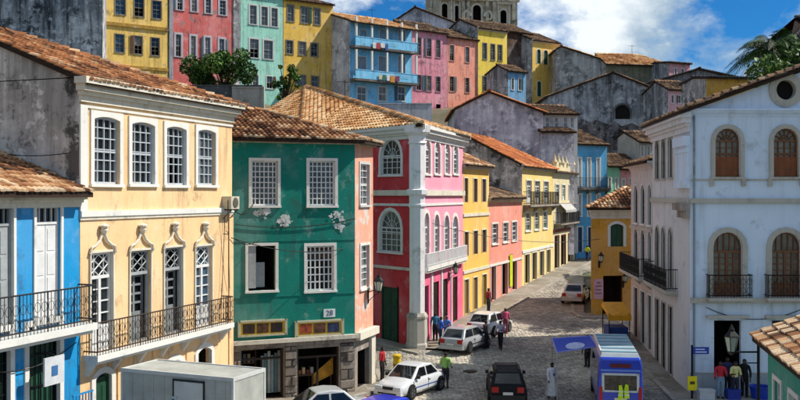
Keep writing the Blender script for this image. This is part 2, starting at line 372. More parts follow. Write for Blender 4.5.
WCACHE = {}
def window_meshes(o):
    key = tuple(sorted((k, round(v, 3) if isinstance(v, float) else (v.name if hasattr(v, 'name') else v)) for k, v in o.items() if k not in ('u', 'z')))
    if key in WCACHE: return WCACHE[key]
    w, h, r, sw, kind = o['w'], o['h'], o['rise'], o['sw'], o['kind']
    ol = outline(w, h, r); res = []
    fm = o.get('fm', WOODW); sm = o.get('sm', WHITE); gm = o.get('gm', GLASS)
    pr = o.get('proud', 0.05)
    if sw > 0.01:
        mb = MB(); orr = (r + sw * 0.9) if r > 1e-3 else 0
        ou = outline(w + 2 * sw, h + sw, min(orr, w / 2 + sw))
        if o.get('square'): ou = [(-w / 2 - sw, 0)] + [(x * (w + 2 * sw) / w, h + sw) for x, z in ol[1:-1]] + [(w / 2 + sw, 0)]
        for (a, b), (c, d) in zip(zip(ol[:-1], ol[1:]), zip(ou[:-1], ou[1:])):
            P = lambda p, y: Vector((p[0], y, p[1]))
            mb.poly([P(a, -pr), P(b, -pr), P(d, -pr), P(c, -pr)][::-1])
            mb.poly([P(c, -pr), P(d, -pr), P(d, 0.01), P(c, 0.01)][::-1]); mb.poly([P(a, -pr), P(b, -pr), P(b, 0.09), P(a, 0.09)])
        for sx in (-1, 1):
            mb.poly([(sx * w / 2, -pr, 0), (sx * (w / 2 + sw), -pr, 0), (sx * (w / 2 + sw), 0.01, 0), (sx * w / 2, 0.01, 0)])
        if o.get('sill', kind == 'sash'):
            mb.box(-w / 2 - sw * 1.15, w / 2 + sw * 1.15, -pr - 0.05, 0.08, -0.1, 0.0)
        if o.get('key'):     # ogee hood ornament with finial over the door
            zt = h + sw
            for sx in (-1, 1):
                pts = [(sx * (w / 2 + sw + 0.02), zt - 0.1), (sx * (w / 2 + sw - 0.05), zt + 0.10), (sx * w * 0.34, zt + 0.17), (sx * w * 0.17, zt + 0.30), (sx * 0.06, zt + 0.52)]
                mb.tube([Vector((p[0], -pr - 0.02, p[1])) for p in pts], 0.05, 6)
            mb.lathe([(0.03, 0.5), (0.10, 0.55), (0.13, 0.64), (0.09, 0.72), (0.17, 0.75), (0.17, 0.79), (0.03, 0.86)], 10, (0, -pr - 0.05, zt))
        res.append(('surround', mb.mesh('surround', sm)))
    def zt(x): return arc_z(o, max(-w / 2, min(w / 2, x)))
    def bars(nx, ny, y0, y1, t, z_lo, z_hi, mb, x_lo=-w / 2, x_hi=w / 2):
        for i in range(1, nx):
            x = x_lo + (x_hi - x_lo) * i / nx; mb.box(x - t / 2, x + t / 2, y0, y1, z_lo, min(z_hi, zt(x)))
        for j in range(1, ny):
            z = z_lo + (z_hi - z_lo) * j / ny; hw = w / 2
            if z > h - r and r > 1e-3:
                Rr = (w * w / 4 + r * r) / (2 * r); hw = math.sqrt(max(0.001, Rr * Rr - (z - h + Rr) ** 2))
            mb.box(max(x_lo, -hw), min(x_hi, hw), y0 + 0.004, y1 - 0.004, z - t / 2, z + t / 2)
    def border(mb, t, y0, y1):
        inn = outline(w - 2 * t, h - t, max(0, r - t * 0.3) if r > 1e-3 else 0)
        for (a, b), (c, d) in zip(zip(ol[:-1], ol[1:]), zip(inn[:-1], inn[1:])):
            mb.poly([(a[0], y0, a[1]), (b[0], y0, b[1]), (d[0], y0, d[1]), (c[0], y0, c[1])])
            mb.poly([(c[0], y0, c[1]), (d[0], y0, d[1]), (d[0], y1, d[1]), (c[0], y1, c[1])])
        mb.box(-w / 2, w / 2, y0, y1, 0, t)
    pane_y = 0.16
    if kind == 'sash':
        mb = MB(); t = o.get('t', 0.035); nx, ny = o.get('nx', 2), o.get('ny', 4); border(mb, 0.07, 0.08, 0.17)
        spring = h - r if r > 0.3 else h
        bars(nx, ny, 0.09, 0.15, t, 0.07, spring, mb)
        if o.get('mid', True): mb.box(-w / 2 + 0.05, w / 2 - 0.05, 0.085, 0.165, h * 0.47, h * 0.47 + 0.06)
        if r > 0.3:
            mb.box(-w / 2, w / 2, 0.085, 0.16, spring - 0.04, spring + 0.04)
            for a in (30, 60, 90, 120, 150):
                ca, sa = math.cos(R(a)), math.sin(R(a)); q = r * 0.98
                mb.tube([(0.1 * ca, 0.12, spring + 0.1 * sa), (q * ca, 0.12, spring + q * sa)], t * 0.6, 4)
            mb.tube([(r * 0.45 * math.cos(R(a)), 0.12, spring + r * 0.45 * math.sin(R(a))) for a in range(0, 181, 20)], t * 0.55, 4)
        res.append(('sash', mb.mesh('sash', fm)))
        if o.get('half'):   # lower half open: dark room seen through
            res.append(('pane', MB().poly([(x, pane_y, max(z, h * 0.5)) for x, z in ol]).mesh('pane', gm)))
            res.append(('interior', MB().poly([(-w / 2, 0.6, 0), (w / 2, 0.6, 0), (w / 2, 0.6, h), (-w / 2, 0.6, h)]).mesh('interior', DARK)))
        elif o.get('lowpanel'):
            hp = h * 0.42; res.append(('pane', MB().poly([(x, pane_y, max(z, hp)) for x, z in ol]).mesh('pane', gm)))
            mb = MB().box(-w / 2 + 0.04, -0.02, 0.10, 0.15, 0.05, hp).box(0.02, w / 2 - 0.04, 0.10, 0.15, 0.05, hp)
            res.append(('shutter', mb.mesh('shutter', o.get('pm', WOODB))))
        else:
            res.append(('pane', MB().poly([(x, pane_y, z) for x, z in ol]).mesh('pane', gm)))
    elif kind == 'french':
        mb = MB(); border(mb, 0.08, 0.08, 0.17); tz = o.get('tz', 0.76) * h; lp = o.get('lp', 0.28) * h
        mb.box(-w / 2, w / 2, 0.07, 0.17, tz - 0.05, tz + 0.05)
        if not o.get('open'):
            mb.box(-0.06, 0.06, 0.075, 0.165, 0, tz)
            for s in (-1, 1):
                xa, xb = (0.06, w / 2 - 0.08) if s > 0 else (-w / 2 + 0.08, -0.06)
                mb.box(xa, xb, 0.10, 0.15, 0.05, lp); bars(1, o.get('ny', 4), 0.09, 0.15, 0.04, lp, tz, mb, xa, xb)
                mb.box((xa + xb) / 2 - 0.03, (xa + xb) / 2 + 0.03, 0.09, 0.15, lp, tz) if o.get('nx', 1) > 1 else None
        if o.get('lattice', True):
            q = [(-w / 2 + .08, tz + .05), (0, h - .08), (w / 2 - .08, tz + .05)]; zc = (tz + h) / 2
            for a, b in (((-w / 2 + .08, zc), (0, h - .08)), ((0, h - .08), (w / 2 - .08, zc)), ((w / 2 - .08, zc), (0, tz + .05)), ((0, tz + .05), (-w / 2 + .08, zc)),
                         ((-w / 2 + .08, tz + .05), (w / 2 - .08, h - .08)), ((-w / 2 + .08, h - .08), (w / 2 - .08, tz + .05)), ((-w * .22, tz), (-w * .22, h - .05)), ((w * .22, tz), (w * .22, h - .05))):
                mb.tube([(a[0], .12, a[1]), (b[0], .12, min(b[1], zt(b[0])))], 0.022, 4)
        else:
            bars(o.get('tnx', 3), 1, 0.09, 0.15, 0.035, tz, h, mb)
        res.append(('door_leaf', mb.mesh('door_leaf', fm)))
        if o.get('open'):
            l2 = MB()
            for xa, xb in ((-w / 2 + .03, -w / 2 + .13), (w / 2 - .13, w / 2 - .03), (-.05, .05)): l2.box(xa, xb, .26, .32, .02, tz - .05)
            l2.box(-w / 2 + .1, w / 2 - .1, .27, .31, .02, lp * 1.25)
            for j in range(4): zz = lp * 1.25 + (tz - .1 - lp * 1.25) * (j + 1) / 4; l2.box(-w / 2 + .1, w / 2 - .1, .265, .315, zz - .035, zz + .035)
            res.append(('door_leaf', l2.mesh('door_leaf', paint('7c8284', .6, var=.15))))
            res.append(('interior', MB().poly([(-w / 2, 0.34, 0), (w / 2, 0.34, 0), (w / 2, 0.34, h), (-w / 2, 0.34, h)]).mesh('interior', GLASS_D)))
        else:
            res.append(('pane', MB().poly([(x, pane_y, z) for x, z in ol]).mesh('pane', gm)))
    elif kind == 'shutter':
        mb = MB(); border(mb, 0.06, 0.06, 0.17); tz = o.get('tz', 1.0) * h
        for s in (-1, 1):
            xa, xb = (0.012, w / 2 - 0.06) if s > 0 else (-w / 2 + 0.06, -0.012)
            mb.box(xa, xb, 0.10, 0.16, 0.02, tz - 0.05 if tz < h else h - 0.05)
            np_ = o.get('np', 4)
            for j in range(np_):
                za, zb = 0.1 + (tz - 0.2) * j / np_, 0.1 + (tz - 0.2) * (j + 1) / np_ - 0.08
                mb.box(xa + 0.07, xb - 0.07, 0.085, 0.11, za, zb) if not o.get('louvre') else [mb.box(xa + 0.06, xb - 0.06, 0.085, 0.11, zz, zz + 0.03) for zz in np.arange(za, zb, 0.07)]
        if tz < h:
            mb.box(-w / 2, w / 2, 0.07, 0.17, tz - 0.04, tz + 0.04); bars(4, 1, 0.09, 0.15, 0.035, tz, h, mb)
            res.append(('pane', MB().poly([(-w / 2, pane_y, tz), (w / 2, pane_y, tz), (w / 2, pane_y, h), (-w / 2, pane_y, h)]).mesh('pane', gm)))
        res.append(('shutter', mb.mesh('shutter', fm)))
        if r > 1e-3: res.append(('pane', MB().poly([(x, pane_y + .02, z) for x, z in ol]).mesh('pane', gm)))
    elif kind == 'door':
        mb = MB(); border(mb, 0.07, 0.06, 0.17)
        for s in (-1, 1):
            xa, xb = (0.01, w / 2 - 0.07) if s > 0 else (-w / 2 + 0.07, -0.01)
            mb.box(xa, xb, 0.11, 0.17, 0.02, h - max(0.06, r))
            for j in range(3): mb.box(xa + 0.08, xb - 0.08, 0.09, 0.115, 0.15 + (h - 0.3 - r) * j / 3, 0.15 + (h - 0.3 - r) * (j + 1) / 3 - 0.12)
        res.append(('door_leaf', mb.mesh('door_leaf', fm)))
        if r > 1e-3: res.append(('pane', MB().poly([(x, 0.15, max(z, h - r)) for x, z in ol]).mesh('pane', gm)))
    elif kind == 'grille':
        mb = MB(); border(mb, 0.05, 0.10, 0.17)
        for i in range(1, 6): x = -w / 2 + w * i / 6; mb.box(x - .015, x + .015, .11, .14, 0, h)
        for j in range(1, 6): z = h * j / 6; mb.box(-w / 2, w / 2, .105, .145, z - .02, z + .02)
        res.append(('grille', mb.mesh('grille', IRON)))
        l = MB(); 
        for s in (-1, 1):
            xa, xb = (0.01, w / 2 - 0.04) if s > 0 else (-w / 2 + 0.04, -0.01)
            l.box(xa, xb, .18, .23, .02, h - .02)
            for j in range(4): l.box(xa + .08, xb - .08, .165, .185, .1 + (h - .2) * j / 4, .1 + (h - .2) * (j + 1) / 4 - .1)
        res.append(('door_leaf', l.mesh('door_leaf', fm)))
    elif kind == 'open':
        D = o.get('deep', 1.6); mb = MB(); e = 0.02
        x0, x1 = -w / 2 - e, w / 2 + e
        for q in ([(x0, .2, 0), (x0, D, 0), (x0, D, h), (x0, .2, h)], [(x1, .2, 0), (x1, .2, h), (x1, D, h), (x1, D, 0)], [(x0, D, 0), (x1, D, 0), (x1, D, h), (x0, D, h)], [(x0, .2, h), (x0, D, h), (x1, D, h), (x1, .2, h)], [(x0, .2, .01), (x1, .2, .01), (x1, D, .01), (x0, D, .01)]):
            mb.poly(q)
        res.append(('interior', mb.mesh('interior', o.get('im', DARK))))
        if o.get('shop'):
            mb = MB(); mb.box(-w / 2, w / 2, .12, .2, h * .78, h * .78 + .1); mb.box(-w / 2, -w / 2 + .08, .1, .2, 0, h); mb.box(w / 2 - .08, w / 2, .1, .2, 0, h)
            mb.box(-w * .02, w * .02, .12, .2, 0, h * .78)
            res.append(('shop_frame', mb.mesh('shop_frame', o.get('fm', WOODD))))
    WCACHE[key] = res; return res
ONAME = dict(sash='window', french='balcony_door', shutter='shuttered_window', door='door', grille='door', open='doorway')
WRNG = random.Random(77)
def place_openings(root, F, ops):
    for o in ops:
        if o.get('skip'): continue
        if o['kind'] in ('sash', 'french') and 'gm' not in o: o['gm'] = WRNG.choice((GLASS, GLASS, GLASS_D, GLASS_L, GLASS_W, GLASS_B))
        if o['kind'] == 'sash' and F.P0.y > 60 and 'half' not in o and WRNG.random() < .3: o['half'] = True
        parts = window_meshes(o); M = F.M(o['u'], o['z']); M.translation -= ORG[root]
        M = M @ Matrix.Rotation(R(WRNG.uniform(-.35, .35)), 4, 'Y')
        nm = o.get('name', ONAME[o['kind']])
        p = link(nm, parts[0][1], root, M=M)
        for n_, me in parts[1:]: link(n_, me, p)
        if o['kind'] == 'sash' and F.P0.y > 110 and o['rise'] < .01 and WRNG.random() < .28:      # shutters folded back against the wall
            m_ = WRNG.choice((GREEND, WOODB, paint('6f7c80', .6, var=.2), paint('40586a', .6, var=.2)))
            for s_ in WRNG.choice(((-1, 1), (1,), (-1,))):
                x0 = s_ * (o['w'] / 2 + o['sw'] + .02); x1 = x0 + s_ * o['w'] * .42
                link('shutter', MB().box(min(x0, x1), max(x0, x1), -.12, -.06, 0, o['h']).mesh('shutter', m_), p)
def strip(root, name, F, u0, u1, z0, z1, out, mat, back=0.0):
    return MB().box(u0, u1, -out, back, z0, z1, F.M(0, 0)).build(name, mat, root)
def cornice(root, F, u0, u1, zt, h, out, mat, name='cornice'):
    mb = MB(); M = F.M(0, 0)
    for a, b, o_ in ((0.0, 0.28, 1.0), (0.28, 0.55, 0.72), (0.55, 0.72, 0.42), (0.72, 1.0, 0.2)):
        mb.box(u0 - out * o_ * 0.6, u1 + out * o_ * 0.6, -out * o_, 0.002, zt - h * b, zt - h * a - 0.001, M)
    return mb.build(name, mat, root)
def balcony(root, F, u0, u1, z, dep=0.7, h=1.0, slab=WHITE, rail=IRON, brackets=3, st=0.16, scroll=True, baluster=False):
    M = F.M(0, 0); mb = MB().box(u0, u1, -dep, 0.0, z - st, z, M)
    mb.box(u0 + .05, u1 - .05, -dep * .8, 0.0, z - st * 1.6, z - st + .001, M)
    for i in range(brackets):
        u = u0 + 0.15 + (u1 - u0 - 0.3) * i / max(1, brackets - 1)
        mb.hexa([M @ Vector(p) for p in ((u - .07, 0, z - st * 1.5), (u - .07, -dep * .7, z - st * 1.5), (u - .07, -.08, z - st - .5), (u - .07, 0, z - st - .5))],
                [M @ Vector(p) for p in ((u + .07, 0, z - st * 1.5), (u + .07, -dep * .7, z - st * 1.5), (u + .07, -.08, z - st - .5), (u + .07, 0, z - st - .5))])
    b = mb.build('balcony', slab, root)
    rm = MB(); o = dep - .05
    def bar(p, q, r): rm.tube([M @ Vector(p), M @ Vector(q)], r, 4)
    for zz in (z + h, z + 0.12):
        bar((u0 + .04, -o, zz), (u1 - .04, -o, zz), .024)
        for u in (u0 + .04, u1 - .04): bar((u, -o, zz), (u, 0, zz), .024)
    step = 0.14 if not baluster else 0.26; rr = .011 if not baluster else .038; n = max(2, int((u1 - u0) / step))
    for i in range(n + 1):
        u = u0 + .04 + (u1 - u0 - .08) * i / n
        bar((u, -o, z), (u, -o, z + h), rr if i % 8 else max(rr, .02))
        if scroll and i < n and i % 2 == 0:
            c = u + (u1 - u0) / n
            for zc in (z + .34, z + .74):
                rm.tube([M @ Vector((c + .11 * math.cos(a), -o, zc + .15 * math.sin(a))) for a in [k * math.pi / 4 for k in range(9)]], .010, 4, caps=False)
    for u in (u0 + .04, u1 - .04):
        for k in range(1, 5): bar((u, -o * k / 5, z), (u, -o * k / 5, z + h), rr)
    rm.build('railing', rail, b)
    return b

# ------------------------------------------------------------------ tiled roofs
def plane_tiles(P, w, ln, rng, keep=None):
    P = [Vector(p) for p in P]; E0, E1 = P[0], P[1]; A = (E1 - E0).normalized()
    Nn = Vector((0, 0, 0))
    for i in range(len(P)): Nn += P[i].cross(P[(i + 1) % len(P)])
    Nn.normalize()
    if Nn.z < 0: Nn = -Nn
    B = Nn.cross(A)
    if B.z < 0: B = -B
    q = [((p - E0).dot(A), (p - E0).dot(B)) for p in P]
    a0, a1 = min(x for x, _ in q), max(x for x, _ in q); rows = []
    n = max(1, int(round((a1 - a0) / w)))
    for i in range(n):
        a = a0 + (i + .5) * (a1 - a0) / n; hits = []
        for (xa, ya), (xb, yb) in zip(q, q[1:] + q[:1]):
            if (xa - a) * (xb - a) < 0: hits.append(ya + (yb - ya) * (a - xa) / (xb - xa))
        if len(hits) < 2: continue
        b0, b1 = min(hits), max(hits); b = b0
        while b < b1 - 0.08:
            l = min(ln, b1 - b); rows.append((a + rng.uniform(-.012, .012), b + rng.uniform(-.015, .015), l, b == b0)); b += ln
    return E0, A, B, Nn, rows
def tile_obj(name, planes, mat, root, w=0.22, ln=0.36, seed=1, ridges=(), parent_part=None):
    rng = random.Random(seed); V = []; Fc = []; T = []; base = 0; K = 5
    ang = np.array([math.pi * k / (K - 1) for k in range(K)]); off = np.array(ORG[root])
    quads = [[k, k + 1, K + k + 1, K + k] for k in range(K - 1)] + [[4, 3, 2], [4, 2, 0], [2, 1, 0]]
    def emit(o, A, B, Nn, l, tint, lift=.05, wd=w):
        nonlocal base
        r1, r2 = wd * .44, wd * .37
        lo = o + np.outer(np.cos(ang) * r1, A) + np.outer(np.sin(ang) * r1 * .9 + lift, Nn) - B * .05
        hi = o + np.outer(np.cos(ang) * r2, A) + np.outer(np.sin(ang) * r2 * .9 + .012, Nn) + B * l
        V.append(lo); V.append(hi); Fc.extend([[i + base for i in f] for f in quads]); T.extend([tint] * (2 * K)); base += 2 * K
    for P in planes:
        E0, A, B, Nn, rows = plane_tiles(P, w, ln, rng); e, a_, b_, n_ = map(np.array, (E0, A, B, Nn))
        patch = [rng.uniform(-.2, .2) for _ in range(40)]
        for a, b, l, eave in rows:
            t = min(1, max(0, .5 + (rng.betavariate(2, 2) - .5) * .75 + patch[int(a / 1.3) % 20 + (int(b / 1.1) % 20)] * 1.1))
            if eave and rng.random() < .6: t = rng.uniform(.8, .92)
            emit(e + a_ * a + b_ * b, a_, b_, n_, l, t, .05 + rng.uniform(-.01, .015))
    for p, q in ridges:
        p, q = np.array(Vector(p)), np.array(Vector(q)); L = np.linalg.norm(q - p); B = (q - p) / L
        A = np.cross(B, [0, 0, 1]); A /= np.linalg.norm(A); Nn = np.cross(A, B); m = max(1, int(L / (ln * 1.05)))
        for i in range(m): emit(p + B * L * i / m + Nn * .02, A, B, Nn, L / m + .03, rng.uniform(.3, .95), .07, w * 1.45)
    me = bpy.data.meshes.new(name); vv = np.concatenate(V) - off
    me.from_pydata(vv.tolist(), [], Fc); me.materials.append(mat)
    at = me.attributes.new('tint', 'FLOAT', 'POINT'); at.data.foreach_set('value', T)
    me.polygons.foreach_set('use_smooth', [True] * len(me.polygons)); me.set_sharp_from_angle(angle=R(70)); me.update()
    return stuff(link(name, me, parent_part or root))
def roof(root, planes, mat=None, w=0.22, ln=0.36, seed=1, ridges=(), thick=0.14, slabm=None, tiles=True):
    mb = MB()
    for P in planes:
        P = [Vector(p) for p in P]; dn = Vector((0, 0, -thick)); up = Vector((0, 0, .0))
        n = len(P); mb.hexa([p + dn for p in P], [p + up for p in P])
    s = mb.build('roof', slabm or TILEBASE, root)
    if tiles: tile_obj('roof_tiles', planes, mat or TILE, root, w, ln, seed, ridges, s)
    return s
TILEBASE = paint('33241a', 0.95, var=0.3)
def V3(p, z): return Vector((p[0], p[1], z))
def rect_roof(root, F, D, ze, pitch=0.42, over=0.45, side=0.15, hipL=False, hipR=False, mat=None, w=0.22, ln=0.36, seed=1, ra=0.5, tiles=True, ridge=True, hipk=0.8):
    n, d = F.n, F.d; f = lambda u, dep: F.P0 + d * u - n * dep
    dr = D * ra; zr = ze + pitch * dr; zf = ze - pitch * over; pb = (zr - ze) / (D - dr); zb = ze - pb * over
    uL, uR = -side, F.L + side
    hl = dr * hipk if hipL else 0; hr = dr * hipk if hipR else 0
    F0, F1 = V3(f(uL if not hipL else -over, -over), zf), V3(f(uR if not hipR else F.L + over, -over), zf)
    B0, B1 = V3(f(uL if not hipL else -over, D + over), zb), V3(f(uR if not hipR else F.L + over, D + over), zb)
    R0, R1 = V3(f(uL if not hipL else hl, dr), zr), V3(f(uR if not hipR else F.L - hr, dr), zr)
    pl = [[F0, F1, R1, R0], [B1, B0, R0, R1]]; rd = [(R0, R1)] if ridge else []
    if hipL: pl.append([B0, F0, R0]); rd += [(F0, R0)]
    if hipR: pl.append([F1, B1, R1]); rd += [(F1, R1)]
    roof(root, pl, mat, w, ln, seed, rd, tiles=tiles)
    g = []
    if not hipL: g.append([V3(f(0, 0), ze - .02), V3(f(0, dr), zr - .15), V3(f(0, D), ze - .02)])
    if not hipR: g.append([V3(f(F.L, 0), ze - .02), V3(f(F.L, dr), zr - .15), V3(f(F.L, D), ze - .02)])
    return g
def rect_foot(F, D): return [F.P0, F.P1, F.P1 - F.n * D, F.P0 - F.n * D]
def body(root, foot, z0, z1, mats, ops=None, gables=(), gmat=None, name='wall', lows=None):
    """walls round a footprint (anticlockwise from the facade's left corner); mats: one or one per edge"""
    n = len(foot); ops = ops or {}
    if not isinstance(mats, (list, tuple)): mats = [mats] * n
    groups = {}
    for i in range(n):
        F = Fac(foot[i], foot[(i + 1) % n]); o = ops.get(i, [])
        facade_wall(groups.setdefault(mats[i], MB()), F, z0, z1, o)
    for gp in gables: groups.setdefault(gmat or mats[-1], MB()).poly(gp)
    first = True
    for m, mb in groups.items():
        mb.build(name if first else 'side_wall', m, root); first = False
    for i, o in ops.items(): place_openings(root, Fac(foot[i], foot[(i + 1) % n]), o)
def simple_house(name, label, F, D, ztop, mat, ops, cat='house', z0=None, pitch=.42, rmat=None, side_mat=None, sd=1, w=.28, group=None, roofit=True, over=.4, cm=None, tiles=True, **rk):
    c = (F.P0 + F.P1) / 2
    foot = rect_foot(F, D)
    if z0 is None: z0 = min(zg(p.x, p.y) for p in foot) - .3
    root = thing(name, label, cat, (c.x, c.y, max(z0, zg(c.x, c.y))), group=group)
    g = rect_roof(root, F, D, ztop, pitch, over, mat=rmat, seed=sd, w=w, ln=.42, tiles=tiles, **rk) if roofit else []
    body(root, foot, z0, ztop, [mat] + [side_mat or mat] * 3, {0: ops}, g, side_mat or mat)
    if cm: cornice(root, F, 0, F.L, ztop - .02, .45, .3, cm)
    return root

# ------------------------------------------------------------------ ground, road, pavements
def grid_sheet(name, xs, ys, zf, mat, parent=None):
    vs = [(x, y, zf(x, y)) for y in ys for x in xs]; nx = len(xs)
    fs = [[j * nx + i, j * nx + i + 1, (j + 1) * nx + i + 1, (j + 1) * nx + i] for j in range(len(ys) - 1) for i in range(nx - 1)]
    return MB().add([Vector(v) for v in vs], fs).build(name, mat, parent)
def earth_mat():
    m, nt, b = newmat('earth'); v = coords(nt, (1, 1, 1), 4)
    c = mixc(nt, ramp(nt, noise(nt, v, .25, 8), .4, .62), (.06, .075, .03), (.17, .14, .10))
    nt.links.new(c, b.inputs['Base Color']); b.inputs['Roughness'].default_value = .95; bump(nt, b, noise(nt, v, 3, 8), .5, .1)
    return m
gx = [-3000, -800, -300] + list(range(-160, 161, 5)) + [300, 800, 3000]
gy = [-1500, -300, -60] + list(range(-32, 48, 5)) + [48] + list(range(52, 232, 4)) + [300, 800, 3000]
structure(grid_sheet('ground', gx, sorted(set(gy)), lambda x, y: zg(x, y) - .06, earth_mat()))

# left building line (houses' feet) and right building line along the street
A_CR = Vector((-9.75, 29.7)); DX_CR = 0.364                 # cream / blue terrace
P_CR0, P_CR1 = on_line(80, A_CR, DX_CR), on_line(232, A_CR, DX_CR)
P_BL0 = on_line(-75, A_CR, DX_CR)
G0 = Vector((-7.38, 42.0)); G1 = Vector((-2.1, 44.27)); G2 = on_line(373, G1, .33)      # green corner house
PC = Vector((1.05, 55.3)); PL = Vector((-6.3, 64.8)); PR = on_line(463, PC, .305)       # red and pink corner house
ROWX = 0.396
Q = {p: on_line(p, PR, ROWX) for p in (463, 489, 522, 553, 575)}
WR0 = Vector((13.43, 44.0)); WDX = 0.077                     # white church-like house, side line
WS1 = on_line(652.5, WR0, WDX); WS2 = on_line(631, WR0, WDX)
YH0, YH1 = PY(591, 67.0), PY(634, 67.4)

ROADJ = stucco('5a564f', 0.3, 0, mott=.35)
road_poly = [(-30, -25), (14, -25), (16, 30), (13.0, 44), (14.4, 60), (15, 62), (40, 66), (40, 67.5), (13.0, 68.2), (17, 90), (22, 100), (45, 112), (45, 118), (20, 106)]
for px in (575, 553, 522, 489, 463): road_poly.append(tuple(Q[px]))
road_poly += [tuple(PC), tuple(PL), (-20, 84), (-26, 74), (-5, 52), tuple(G2), tuple(G1), tuple(G0), tuple(P_CR1), tuple(P_CR0), tuple(P_BL0)]
def in_poly(x, y, P):
    c = False; j = len(P) - 1
    for i in range(len(P)):
        if (P[i][1] > y) != (P[j][1] > y) and x < (P[j][0] - P[i][0]) * (y - P[i][1]) / (P[j][1] - P[i][1]) + P[i][0]: c = not c
        j = i
    return c
def cut_sheet(name, P, step, dz, mat):
    xs = np.arange(min(p[0] for p in P), max(p[0] for p in P) + step, step); ys = np.arange(min(p[1] for p in P), max(p[1] for p in P) + step, step)
    bm = bmesh.new(); f = bm.faces.new([bm.verts.new((p[0], p[1], 0)) for p in P])
    for y in sorted(set(list(np.arange(-20, 120, 4.0)) + [48.0])):
        bmesh.ops.bisect_plane(bm, geom=bm.verts[:] + bm.edges[:] + bm.faces[:], plane_co=(0, y, 0), plane_no=(0, 1, 0))
    for v in bm.verts: v.co.z = ROAD_RISE * max(0, v.co.y - ROAD_Y0) + dz
    bm.normal_update()
    for f in bm.faces:
        if f.normal.z < 0: f.normal_flip()
    me = bpy.data.meshes.new(name); bm.to_mesh(me); bm.free(); me.materials.append(mat)
    return link(name, me)
road = structure(cut_sheet('road', road_poly, 2, 0.0, ROADJ))
def zr(x, y): return ROAD_RISE * max(0.0, y - ROAD_Y0)

# pavements (polygons in plan), with kerb stones along their road edge
def along(P, off_):   # offset a polyline towards the right-hand side of its direction
    out = []
    for i, p in enumerate(P):
        a = (P[min(i + 1, len(P) - 1)] - P[max(i - 1, 0)]).normalized(); out.append(p + Vector((a.y, -a.x)) * off_)
    return out
PAVE = stucco('8d8577', 0.3, 0.15, mott=.3); KERB = stucco('a39c90', 0.35, 0, mott=.3)
def pavement(name, inner, outer, h=.13, kerb=True):
    poly = [tuple(p) for p in inner] + [tuple(p) for p in outer[::-1]]
    o = structure(cut_sheet(name, poly, 1, h, PAVE))
    if not kerb: return poly
    for a, b in zip(outer[:-1], outer[1:]):
        L = (b - a).length; n = max(1, int(L / 1.0)); d = (b - a) / L; nr = Vector((d.y, -d.x))
        for i in range(n):
            p0, p1 = a + d * (L * i / n + .012), a + d * (L * (i + 1) / n - .012)
            q = [p0 - nr * .02, p1 - nr * .02, p1 + nr * .2, p0 + nr * .2]; j = random.uniform(-.008, .014)
            kb = MB().hexa([V3(p, zr(*p) - .05) for p in q], [V3(p, zr(*p) + h + .012 + j) for p in q]); kb.build('kerb_stone', KERB, o)
    return poly
inn = [PC, PR, Q[489], Q[522], Q[553], Q[575]]
pv1 = pavement('pavement', inn, [p + (q - p) for p, q in zip(inn, along(inn, 1.9))])
sq_in = [Vector((-8.3, 52.2)), G2 + Vector((0, .0)), G1 + Vector((.0, 0)), Vector(((G0 + G1) / 2)), G0]
sq_out = [Vector((-7.4, 54.2)), Vector((-1.1, 49.6)), Vector((-.7, 44.9)), Vector((-3.6, 41.4)), Vector((-6.2, 39.9))]
pv2 = pavement('pavement', sq_in, sq_out, .15)
cr_in = [P_CR1, P_CR0, P_BL0]
pv3 = pavement('pavement', cr_in[::-1], along(cr_in[::-1], 1.1), .14)
wr_in = [WS2, WR0, Vector((28, 44.0))]
pv4 = pavement('pavement', wr_in, [Vector((WS2.x - .9, WS2.y + .3)), Vector((12.4, 42.6)), Vector((28, 42.3))], .12)
red_in = [PL, PC]
pv5 = pavement('pavement', [PL, PC], [PL + Vector((-1.1, -.9)), PC + Vector((.1, -1.5))], .13)
pv6 = pavement('pavement', [Vector((17.0, 88)), Vector((13.2, 68.2)), Vector((13.2, 67)), Vector((18, 66.9))], [Vector((16.2, 88.3)), Vector((12.5, 68.4)), Vector((12.6, 66.0)), Vector((18, 65.8))], .12)
PAVES = [pv1, pv2, pv3, pv4, pv5, pv6]

